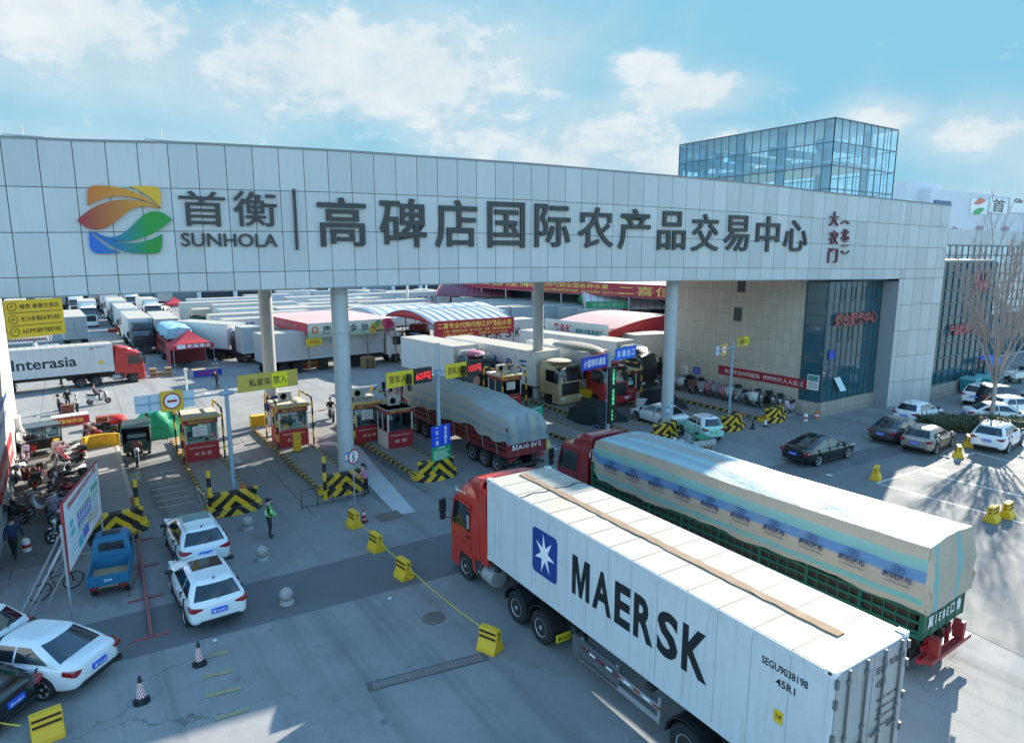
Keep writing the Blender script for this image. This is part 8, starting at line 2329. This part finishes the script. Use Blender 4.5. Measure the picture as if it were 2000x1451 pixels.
# ---- people
def limb_chain(root, pts): return [(Vector(p), r) for p, r in pts]
def person(label, px, py, rz, pose='stand', top=(.02, .02, .025), legs=(.02, .02, .03), shoe=(.03, .03, .03), hair=(.015, .012, .01), vest=None, cap=None, h=1.72, arm=None, z=0.0, at_=None, ponytail=False):
    """one continuous skinned body: local +X is the way the person faces"""
    s = h / 1.72; V, E, RR, K = [], [], [], []
    def v(p, r, par=None, kind=0):
        V.append((p[0] * s, p[1] * s, p[2] * s)); RR.append(r * s); K.append(kind)
        if par is not None: E.append((par, len(V) - 1))
        return len(V) - 1
    sit = pose == 'sit'; hz = .92 if not sit else .82
    lean = .12 if pose in ('walk', 'reach') else .0
    hip = v((0, 0, hz), .135, None, 1); wa = v((.01 + lean * .3, 0, hz + .17), .125, hip, 0); ch = v((.0 + lean, 0, hz + .36), .145, wa, 0); nk = v((.0 + lean, 0, hz + .52), .058, ch, 2)
    hd_ = v((.03 + lean * 1.1, 0, hz + .66), .088, nk, 2); hd2 = v((.02 + lean * 1.1, 0, hz + .74), .078, hd_, 2); v((.125 + lean * 1.1, 0, hz + .65), .016, hd_, 2)
    for sd in (-1, 1):
        sh = v((lean, sd * .19, hz + .44), .066, ch, 0)
        a = {'stand': ((.02, sd * .26, hz + .18), (.10, sd * .22, hz - .06)), 'hold': ((.04, sd * .26, hz + .18), (.24, sd * .06, hz + .10)), 'walk': ((lean - sd * .1, sd * .25, hz + .17), (lean + .04 - sd * .16, sd * .25, hz - .06)),
             'reach': ((.18 + lean, sd * .24, hz + .26), (.44 + lean, sd * .14, hz + .28)), 'sit': ((.16, sd * .27, hz + .22), (.42, sd * .30, hz + .20))}[pose]
        if pose == 'reach' and sd < 0: a = ((.05 + lean, sd * .25, hz + .18), (.16 + lean, sd * .2, hz - .02))
        el_ = v(a[0], .048, sh, 0); wr_ = v(a[1], .033, el_, 0); d = Vector(a[1]) - Vector(a[0]); d.normalize(); q = Vector(a[1])
        pm = v(q + d * .075, .030, wr_, 2)
        side_ = d.cross(Vector((1, 0, 0)) if abs(d.x) < .8 else Vector((0, 0, 1))).normalized(); cu = d.cross(side_).normalized()
        for f in range(4):
            o_ = side_ * (f - 1.5) * .018; L = (.045, .055, .05, .038)[f]; k1_ = v(q + d * (.10 + .0) + o_, .0095, pm, 2); v(q + d * (.10 + L) + o_ + cu * .012, .008, k1_, 2)
        th = v(q + d * .05 + side_ * .04, .011, pm, 2); v(q + d * .085 + side_ * .052 + cu * .01, .009, th, 2)
        if sit: kn = v((.36, sd * .16, hz - .04), .072, hip, 1); an = v((.30, sd * .17, .36), .045, kn, 1); fo = v((.48, sd * .18, .33), .04, an, 3)
        else:
            st = {'walk': sd * .24, 'stand': .0, 'hold': .0, 'reach': sd * .08}[pose]
            tp = v((0, sd * .09, hz - .08), .098, hip, 1); kn = v((.03 + st * .55, sd * .10, .48), .062, tp, 1); an = v((-.02 + st, sd * .10, .09 + max(0, -st) * .25), .042, kn, 1); fo = v((.13 + st, sd * .115, .04 + max(0, -st) * .1), .036, an, 3)
    me = bpy.data.meshes.new('person'); me.from_pydata(V, E, []); o = bpy.data.objects.new('person', me); C.objects.link(o)
    m = o.modifiers.new('skin', 'SKIN'); me.skin_vertices[0].data[0].use_root = True
    for i, r in enumerate(RR): me.skin_vertices[0].data[i].radius = (r, r * (1.12 if K[i] == 0 and i in (1, 2) else 1))
    m2 = o.modifiers.new('sub', 'SUBSURF'); m2.levels = 1; m2.render_levels = 1
    dg = bpy.context.evaluated_depsgraph_get(); nm = bpy.data.meshes.new_from_object(o.evaluated_get(dg)); o.modifiers.clear(); o.data = nm; bpy.data.meshes.remove(me)
    cm = lambda n_, c_, r_=.8: mat('%s_%d_%d_%d' % (n_, c_[0] * 250, c_[1] * 250, c_[2] * 250), c_, r_, var=.15, scale=5)
    nm.materials.clear()
    for q in (cm('jacket', top), cm('trousers', legs), M_skin, cm('shoe', shoe), cm('vest', vest or top)): nm.materials.append(q)
    Vv = [Vector(p) for p in V]
    for p in nm.polygons:
        c = p.center; best, kk = 9, 0
        for a, b_ in E:
            ab = Vv[b_] - Vv[a]; t = max(0, min(1, (c - Vv[a]).dot(ab) / max(ab.length_squared, 1e-9))); dd = (c - Vv[a] - ab * t).length - lerp(RR[a], RR[b_], t)
            if dd < best: best = dd; kk = K[b_] if t > .45 else K[a]
        if kk == 0 and vest and abs(c.y) < .165 * s and hz + .02 < c.z / s < hz + .47: kk = 4
        p.material_index = kk; p.use_smooth = True
    b = MB(); cz = (hz + .72) * s; cx = (.0 + lean * 1.1) * s; b.ball((cx - .01 * s, 0, cz + .01 * s), (.108 * s, .1 * s, .105 * s), 12, 8)
    if ponytail: b.tube([(cx - .09, 0, cz), (cx - .15, 0, cz - .1), (cx - .14, 0, cz - .28)], [.04, .04, .015], 8)
    if cap: b.prism([(cx + .02, -.09), (cx + .17, -.06), (cx + .17, .06), (cx + .02, .09)], cz + .03, cz + .05, 'z')
    b.build('hat' if cap else 'hair', cm('hair', cap or hair), o)
    b = MB()
    for sd in (-1, 1): b.ball(((.112 + lean * 1.1) * s, sd * .034 * s, (hz + .685) * s), .011 * s, 6, 5)
    b.box((.108 + lean * 1.1) * s, (.115 + lean * 1.1) * s, -.025 * s, .025 * s, (hz + .598) * s, (hz + .606) * s); b.build('face', M_black, o)
    if vest:
        b = MB()
        for zz in (hz + .14, hz + .24): b.lathe([(.155 * s, zz * s), (.155 * s, (zz + .035) * s)], n=14)
        b.build('reflective_band', M_whitetxt, o)
    p = G(px, py, z) if at_ is None else Vector(at_)
    o.location = (p.x, p.y, z if at_ is None else p.z); o.rotation_euler = (0, 0, rz)
    return tag(o, label, 'person')
HV = (.18, .75, .12)
person('guard in a bright green vest and dark cap standing near the stone balls', 528, 1050, R(-20), 'hold', vest=HV, cap=(.02, .02, .03))
person('guard in a bright green vest standing beyond the maroon cab', 1217, 912, R(-115), 'hold', vest=HV, cap=(.02, .02, .03))
person('woman in a pink top with a dark ponytail reaching to the striped block', 716, 968, R(150), 'reach', top=(.52, .22, .34), legs=(.012, .012, .014), ponytail=True, h=1.64)
person('person in a navy jacket and white shoes walking away at the left edge', 30, 1094, R(75), 'walk', top=(.02, .04, .12), legs=(.02, .02, .025), shoe=(.7, .7, .7))
person('person in black walking across the yard near the mast', 425, 760, R(-150), 'walk')
person('person in a long black coat standing left of the brown box table', 118, 817, R(0), 'hold', h=1.75)
person('person in black leaning over the brown box table', 134, 800, R(-80), 'reach', h=1.68)
person('person in a white hooded jacket at the brown box table', 153, 812, R(200), 'hold', top=(.68, .66, .62), hair=(.62, .6, .56), h=1.68)
person('stall keeper in a pale shirt beside the red awning stall', 71, 694, R(-60), 'stand', top=(.55, .60, .68))
person('person in a pale top near the small red tent', 336, 628, R(90), 'stand', top=(.6, .58, .55), legs=(.05, .05, .06))
# riders with their scooters
def ridden(k, label, plabel, px, py, rz, top):
    o = copy_tree(protos[k]); p = G(px, py); o.location = (p.x, p.y, .01); o.rotation_euler = (0, 0, R(rz)); o['label'] = label
    if 'group' in o: del o['group']
    h = R(rz); person(plabel, 0, 0, h, 'sit', top=top, at_=(p.x - .28 * math.cos(h), p.y - .28 * math.sin(h), .02))
ridden(2, 'pale scooter crossing the yard below the white container', 'rider in brown on the pale scooter in the yard', 194, 789, 0, (.12, .07, .06))
ridden(6, 'dark scooter with a beige apron by the green tarpaulin heap', 'rider in black on the dark scooter by the green heap', 281, 858, 180, (.02, .025, .03))
ridden(3, 'red scooter far up the yard aisle beside the file of lorries', 'rider in red far up the yard aisle', 188, 634, -90, (.35, .03, .03))
ridden(1, 'dark motorcycle half hidden by the broad column', 'rider in black half hidden by the broad column', 648, 822, -100, (.02, .02, .025))
q = copy_tree(protos[4]); p = G(196, 868); q.location = p; q.rotation_euler = (0, 0, R(170)); q['label'] = 'red motorcycle with a quilt behind the yellow tail block'; 
q = copy_tree(protos[4]); p = G(957, 790); q.location = p; q.rotation_euler = (0, 0, R(60)); q['label'] = 'red motorcycle beside the 100 tonne board, behind the grey tarpaulin'

# ---- three wheelers
def trike_front(t, x, m, r=.3):
    small_wheel(t, x, .001, r, .13)
    b = MB()
    for s in (-1, 1): b.tube([(x, s * .08, r), (x - .12, s * .08, .7), (x - .22, s * .06, 1.05)], .025, 6)
    b.build('fork', M_steel, t)
    b = MB(); b.tube([(x - .3, -.38, 1.12), (x - .22, -.1, 1.06), (x - .22, .1, 1.06), (x - .3, .38, 1.12)], .02, 6); b.build('handlebar', M_black, t)
    b = MB(); b.ball((x - .12, 0, .98), (.1, .12, .12), 10, 7); b.build('headlight', M_lamp_white, t)
    b = MB(); b.ball((x - .55, 0, .78), (.32, .17, .15), 12, 8); b.build('fuel_tank', m, t)
    b = MB(); arc = [(x + (r + .05) * math.cos(a), r + (r + .05) * math.sin(a)) for a in [R(20 + 140 * i / 8) for i in range(9)]]; arc2 = [(x + (r + .07) * math.cos(a), r + (r + .07) * math.sin(a)) for a in [R(160 - 140 * i / 8) for i in range(9)]]; b.prism(arc + arc2, -.08, .08, 'y'); b.build('mudguard', m, t)
def cargo_bed(t, x0, x1, w, z0, z1, m, floor=True, wr=.3):
    b = MB(); hw = w / 2; b.box(x0, x1, -hw, hw, z0 - .08, z0); b.build('bed_floor', M_wood if floor else m, t, smooth=0)
    for nm, q in (('side_board', (x0, x1, hw - .04, hw)), ('side_board', (x0, x1, -hw, -hw + .04)), ('tailgate', (x0 - .04, x0, -hw, hw)), ('headboard', (x1, x1 + .04, -hw, hw))):
        b = MB(); b.box(q[0], q[1], q[2], q[3], z0, z1); 
        n = 4
        for i in range(n + 1):
            if nm in ('side_board',): x = lerp(q[0], q[1], i / n); b.box(x - .02, x + .02, q[2] - .015, q[3] + .015, z0 - .05, z1)
        b.build(nm, m, t, smooth=0, bevel=.008)
    for s in (-1, 1): small_wheel(t, lerp(x0, x1, .35), s * (hw - .12), wr, .16)
    b = MB(); b.box(x0 + .1, x1 + .8, -.25, .25, .38, .48); b.build('chassis', M_darkmetal, t, smooth=0)
# dark covered cargo tricycle facing us
p = G(270, 905); t = thing('cargo_tricycle', 'dark green covered cargo tricycle facing us in the left lane', 'tricycle', p.to_tuple(), R(-96)); mg = mat('bottle_green_paint', (.025, .05, .045), .5, dirt=.3)
trike_front(t, .75, mg, .32); b = MB(); b.box(-.35, .05, -.3, .3, .55, .72); b.build('seat', M_black, t, bevel=.03)
cargo_bed(t, -2.6, -.55, 1.35, .6, 1.1, mg, True, .32)
b = MB()
for s in (-1, 1): b.box(-2.6, -.5, s * .68 - .02, s * .68 + .02, 1.1, 1.95)
b.box(-2.62, -.4, -.72, .72, 1.95, 2.0); b.box(-2.64, -2.6, -.7, .7, 1.1, 1.95); b.build('canopy', mg, t, smooth=0, bevel=.015)
b = MB(); b.box(-2.3, -1.5, -.5, .5, 1.1, 1.35); b.box(-1.4, -.8, -.5, .5, .8, 1.05); b.build('cargo', mat('pale_sack', (.45, .45, .42), .8), t, smooth=0, bevel=.04)
b = MB(); b.ball((-.2, 0, .95), (.12, .3, .3), 10, 7); b.build('seat_back', M_quilt['brown'], t)
# blue three wheeled pick-up seen from behind
p = G(222, 1140); t = thing('cargo_tricycle', 'battered bright blue three wheeled pickup beside the map billboard', 'tricycle', p.to_tuple(), R(82)); mb = mat('worn_blue_paint', (.012, .15, .29), .5, var=.2, dirt=.5, dirtcol=(.06, .08, .1))
t.scale = (.86, .95, .95); cargo_bed(t, -1.35, .35, 1.3, .55, .95, mb, True, .28)
b = MB(); rr = []
for (z, a, c_, w) in ((.45, .45, 1.75, .62), (.9, .45, 1.8, .64), (1.15, .47, 1.72, .63), (1.6, .52, 1.5, .57), (1.7, .6, 1.4, .5)):
    rr.append(ring_outline(a, c_, w, .14)); rr[-1] = [(x, y, z) for x, y in rr[-1]]
b.loft(rr, 0); b.build('cab', mb, t, smooth=50)
b = MB(); b.slab([(.455, .42, 1.2), (.455, -.42, 1.2), (.50, -.40, 1.5), (.50, .40, 1.5)], .02); b.build('rear_window', M_glass, t, smooth=0)
b = MB(); b.box(.8, 1.2, -.3, .3, 1.7, 1.74); b.build('roof_hatch', M_darkmetal, t, smooth=0, bevel=.01)
for s in (-1, 1):
    b = MB(); b.slab([(.7, s * .655, 1.12), (1.55, s * .645, 1.12), (1.42, s * .60, 1.5), (.75, s * .60, 1.5)][::(-s)], .01); b.build('side_window', M_glass, t, smooth=0)
    b = MB(); b.cbox((-1.41, s * .45, .5), (.05, .26, .1)); b.build('tail_light', M_lamp_red, t)
    b = MB(); b.cbox((1.5, s * .76, 1.2), (.05, .14, .18)); b.build('mirror', M_black, t)
b = MB(); b.text('宗申', (-1.396, 0, .75), (0, -1, 0), (0, 0, 1), .26, .1); b.build('lettering', M_whitetxt, t, smooth=0)
small_wheel(t, 1.35, .001, .27, .14)
# black enclosed tricycle
p = G(82, 884); t = thing('cabin_tricycle', 'black enclosed passenger tricycle with clear side windows by the left wall', 'tricycle', p.to_tuple(), R(-170))
b = MB(); b.box(-1.0, .55, -.6, .6, .35, .95); b.prism([(.55, .35), (1.15, .4), (1.1, .75), (.55, .95)], -.5, .5, 'y'); b.build('body', M_bike['black'], t, smooth=0, bevel=.04)
b = MB(); b.box(-1.05, .75, -.63, .63, 1.62, 1.7); b.build('roof', M_bike['black'], t, smooth=0, bevel=.03)
b = MB()
for x in (-.97, -.2, .5):
    for s in (-1, 1): b.cyl((x, s * .57, .95), (x + (.12 if x > .4 else 0), s * .57, 1.62), .03, n=6)
b.build('pillar', M_bike['black'], t)
for s in (-1, 1):
    b = MB(); b.box(-.95, -.23, s * .57 - .005, s * .57 + .005, .97, 1.6); b.box(-.17, .48, s * .57 - .005, s * .57 + .005, .97, 1.6); b.build('side_window', M_boothpane, t, smooth=0)
    small_wheel(t, -.65, s * .5, .26, .14)
b = MB(); b.slab([(.62, -.55, .97), (.62, .55, .97), (.72, .55, 1.6), (.72, -.55, 1.6)], .01); b.build('windscreen', M_boothpane, t, smooth=0)
small_wheel(t, 1.0, .001, .26, .13)
# pale tricycle by the right column; loaded tricycle with red cloth
p = G(1350, 884); t = thing('cargo_tricycle', 'light grey open cargo tricycle beside the mint car', 'tricycle', p.to_tuple(), R(168)); mp = mat('pale_grey_paint', (.36, .40, .40), .5, dirt=.4)
trike_front(t, 1.35, mp); b = MB(); b.box(.35, .75, -.25, .25, .6, .75); b.box(.3, .36, -.3, .3, .6, 1.25); b.build('seat', mp, t, bevel=.03); cargo_bed(t, -1.3, .25, 1.15, .55, .85, mp, True)
b = MB(); b.box(-1.0, -.3, -.35, .35, .85, .95); b.build('cargo', M_greenty, t, bevel=.03)
p = G(214, 851); t = thing('cargo_tricycle', 'dark cargo tricycle with a red cloth over its bed, behind the tail block', 'tricycle', p.to_tuple(), R(-165)); trike_front(t, 1.2, M_bike['black']); cargo_bed(t, -1.2, .3, 1.1, .5, .8, M_darkmetal, True)
b = MB(); b.ball((-.6, 0, .95), (.55, .5, .35), 12, 8); b.build('red_cloth', mat('bright_red_cloth', (.55, .02, .02), .7, bmp=.5), t); b = MB(); b.box(.35, .7, -.25, .25, .6, .74); b.build('seat', M_black, t, bevel=.03)
# bicycle under the billboard, green folded stall by the blue pickup
p = G(112, 1160); t = thing('bicycle', 'dark bicycle lying against the frame under the map billboard', 'bicycle', p.to_tuple(), R(12)); t.rotation_euler = (.25, 0, R(25))
for x in (.52, -.52):
    b = MB(); b.tube([(x + .33 * math.cos(a), 0, .34 + .33 * math.sin(a)) for a in [R(15 * i) for i in range(24)]], .02, 6, 0, True)
    for i in range(8): a = R(45 * i); b.cyl((x, 0, .34), (x + .33 * math.cos(a), 0, .34 + .33 * math.sin(a)), .004, n=4)
    b.build('wheel', M_rubber, t)
b = MB(); b.tube([(-.52, 0, .34), (-.05, 0, .3), (.38, 0, .75), (-.2, 0, .78), (-.05, 0, .3)], .02, 6); b.tube([(-.52, 0, .34), (-.2, 0, .78), (-.22, 0, .95)], .017, 6); b.tube([(.52, 0, .34), (.36, 0, .95)], .02, 6); b.build('frame', M_bike['black'], t)
b = MB(); b.ball((-.24, 0, .98), (.14, .07, .04), 8, 6); b.build('saddle', M_black, t); b = MB(); b.tube([(.3, -.28, 1.0), (.36, 0, .96), (.3, .28, 1.0)], .016, 6); b.build('handlebar', M_black, t)

# ================================================================== TREE, HEDGE AND SMALL THINGS AT THE RIGHT
rnd = random.Random(4)
p = G(1935, 834); t = thing('bare_tree', 'tall bare winter tree with twin trunks standing in the hedge', 'tree', (p.x, p.y, 0))
M_bark = mat('grey_bark', (.34, .31, .28), .9, var=.3, scale=5, bmp=.4); M_twig = mat('brown_twig', (.33, .28, .25), .9, var=.3)
trunk, crown = MB(), MB()
def grow(pos, d, L, r, lvl):
    pts = [pos.copy()]; rs = [r]; q = pos.copy(); n = 5 if lvl < 3 else 4; dd = d.normalized()
    for i in range(n):
        dd = (dd + Vector((rnd.uniform(-.09, .09), rnd.uniform(-.09, .09), .05 + .03 * lvl))).normalized(); q = q + dd * L / n; pts.append(q.copy()); rs.append(r * (1 - .8 * (i + 1) / n) + .004)
    (trunk if lvl == 0 else crown).tube([v.to_tuple() for v in pts], rs, 8 if lvl < 2 else 5 if lvl == 2 else 4)
    if lvl >= 4: return
    kids = (0, 7, 6, 5)[lvl] if lvl else 0
    for k in range(kids):
        f = rnd.uniform(.25, .98); j = min(n - 1, int(f * n)); a = pts[j].lerp(pts[j + 1], f * n - j); base = (pts[j + 1] - pts[j]).normalized()
        ang = rnd.uniform(0, 2 * PI); side = base.orthogonal().normalized(); side = Matrix.Rotation(ang, 3, base) @ side
        grow(a, base + side * rnd.uniform(.35, .6), L * rnd.uniform(.30, .50), r * .45 * (1.1 - f * .5), lvl + 1)
zf = 2.9
for k, (ox, oy, dx) in enumerate(((0, 0, .03), (.32, .12, .12))):
    b0 = Vector((ox, oy, 0)); top_ = Vector((ox + dx, oy + .1, zf + .4 * k)); trunk.tube([b0.to_tuple(), (b0.lerp(top_, .5) + Vector((.05, 0, 0))).to_tuple(), top_.to_tuple()], [.18, .14, .11], 10)
    for i in range(5):
        a = 2 * PI * (i + .5 * k) / 5 + rnd.uniform(-.3, .3); grow(top_, Vector((math.cos(a) * .42, math.sin(a) * .42, 1)), 7.0 + rnd.uniform(-1, 1), .07, 1)
    grow(top_, Vector((.05, .02, 1)), 8.6, .085, 1)
trunk.build('trunk', M_bark, t); crown.build('crown', M_twig, t)
b = MB(); b.cyl((0, 0, 0), (0, 0, .5), .19, .18, 12); b.cyl((.32, .12, 0), (.33, .12, .5), .19, .18, 12); b.build('whitewash', M_white, t)
# hedge
t = thing('hedge', 'low clipped hedge running round the foot of the bare tree', 'hedge', (0, 0, 0))
A_, B_, C_ = G(1795, 840), G(1880, 838), G(2040, 846); vs, fs = [], []
M_leaf, nt, b_ = new_mat('hedge_leaf'); rp = nn(nt, 'ShaderNodeNewGeometry').outputs['Random Per Island']
nt.links.new(nmix(nt, rp, (.035, .055, .018), (.13, .12, .05)), b_.inputs['Base Color']); b_.inputs['Roughness'].default_value = .6
b = MB(); core = MB()
for k in range(5200):
    f = rnd.random(); c = A_.lerp(B_, f / .38) if f < .38 else B_.lerp(C_, (f - .38) / .62); d = (B_ - A_ if f < .38 else C_ - B_).normalized(); n = Vector((-d.y, d.x, 0)); u, h = rnd.uniform(-1, 1), rnd.random() ** .6
    w = 1.1 * (1 - .35 * h ** 4) * (1 + .1 * math.sin(f * 31)); e = min(1, f / .05 + .4); q = c + n * (u * w * e) + Vector((0, 0, (.12 + h * (.82 + .1 * math.sin(f * 47 + u * 3))) * e))
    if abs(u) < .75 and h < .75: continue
    a = Vector((rnd.gauss(0, 1), rnd.gauss(0, 1), rnd.gauss(0, 1))).normalized() * .07; o = a.orthogonal().normalized() * .05
    b.add([q - a, q + o, q + a, q - o], [(0, 1, 2, 3)])
b.build('foliage', M_leaf, t, smooth=0)
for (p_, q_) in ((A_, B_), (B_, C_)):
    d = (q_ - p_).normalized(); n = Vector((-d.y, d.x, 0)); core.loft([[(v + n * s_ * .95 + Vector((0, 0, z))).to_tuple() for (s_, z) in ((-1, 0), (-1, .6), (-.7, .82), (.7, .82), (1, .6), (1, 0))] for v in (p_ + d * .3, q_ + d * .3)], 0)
core.build('shade_core', mat('hedge_shade', (.03, .035, .015), .9), t, smooth=0)  # solid dark core, the hedge's inner shade put into its colour
# wheeled bins
for k, (px, py, lab) in enumerate(((1893, 768, 'teal wheeled bin nearest the pale gate wall'), (1918, 764, 'teal wheeled bin second from the gate wall'), (1936, 760, 'teal wheeled bin nearest the bare tree'))):
    q = G(px, py)
    if k == 0:
        t0 = t = thing('wheeled_bin', lab, 'bin', q.to_tuple(), .1, 'teal wheeled bins')
        b = MB(); b.loft([[(-.7, -.5, .2), (.7, -.5, .2), (.7, .5, .2), (-.7, .5, .2)], [(-.8, -.6, 1.2), (.8, -.6, 1.2), (.8, .6, 1.2), (-.8, .6, 1.2)]], 0); b.build('body', mat('teal_bin', (.02, .24, .27), .5, dirt=.35), t, smooth=0, bevel=.04)
        b = MB(); b.loft([[(-.84, -.64, 1.2), (.84, -.64, 1.2), (.84, .64, 1.2), (-.84, .64, 1.2)], [(-.8, -.55, 1.34), (.8, -.55, 1.34), (.8, .6, 1.38), (-.8, .6, 1.38)]], 0); b.build('lid', mat('pale_teal_lid', (.12, .36, .38), .5, dirt=.3), t, smooth=0, bevel=.03)
        for x in (-.55, .55):
            for y in (-.4, .4): b = MB(); b.cyl((x, y - .04, .1), (x, y + .04, .1), .1, n=12); b.build('wheel', M_rubber, t)
    else: clone(t0, lab, q, .1 + .15 * k)
q = G(1912, 752); t = thing('blue_awning', 'bright blue awning on posts behind the wheeled bins', 'awning', q.to_tuple()); b = MB(); b.slab([(-1.2, -1.1, 2.3), (1.2, -1.1, 2.3), (1.2, .9, 2.9), (-1.2, .9, 2.9)], .05); b.box(-1.2, 1.2, -1.14, -1.1, 1.85, 2.33); b.build('canopy', mat('bright_blue_board', (.01, .13, .62), .45), t, smooth=0)
for x in (-1.1, 1.1): b = MB(); b.cyl((x, -1, 0), (x, -1, 2.3), .04, n=6); b.build('post', M_steel, t)
q = G(1972, 748); t = thing('cargo_tricycle', 'pale cargo tricycle parked before the window block at the far right', 'tricycle', q.to_tuple(), R(170)); trike_front(t, 1.3, mp); cargo_bed(t, -1.4, .3, 1.2, .55, 1.0, M_white, True); b = MB(); b.box(.35, .75, -.25, .25, .6, .75); b.build('seat', M_black, t, bevel=.03)
for px, py, k, lab in ((1996, 742, 0, 'at the far right before the window block'), (1985, 738, 1, 'at the far right behind the pale tricycle')):
    q = G(px, py); o = copy_tree(protos[k]); o.location = q; o.rotation_euler = (.1, 0, R(200)); o['label'] = desc[k] + ', ' + lab
    if 'group' in o: del o['group']
# litter
M_paper = mat('white_paper', (.72, .72, .70), .8)
for px, py, s_, lab in ((1877, 1047, .28, 'crumpled white paper scrap lying in the sun left of the two yellow blocks'), (1620, 930, .14, 'small white paper scrap on the dark road behind the tarpaulin'), (1843, 892, .16, 'small paper scrap by the beige hatchback'), (761, 1170, .08, 'tiny white scrap on the dark strip by the yellow rope'), (1873, 758, .14, 'white scrap before the teal bins'), (420, 1252, .08, 'tiny pale scrap near the single checkered cone')):
    q = G(px, py); b = MB(); n = 6; b.loft([[(s_ * (i / n - .5) * 2, s_ * (j / n - .5) * 1.4, .02 + rnd.uniform(0, s_ * .45)) for i in range(n + 1)] for j in range(n + 1)], 0, cap=False, closed=False); tag(b.build('paper_scrap', M_paper, None, q.to_tuple(), rnd.uniform(0, 3), smooth=0), lab, 'litter')
q = G(1835, 919); b = MB(); b.lathe([(.001, 0), (.42, 0), (.42, .012), (.001, .014)], n=24); tag(b.build('manhole_cover', mat('bleached_iron', (.5, .49, .46), .7), None, (q.x, q.y, .016)), 'pale round manhole cover in the sunlit parking ground', 'manhole cover')
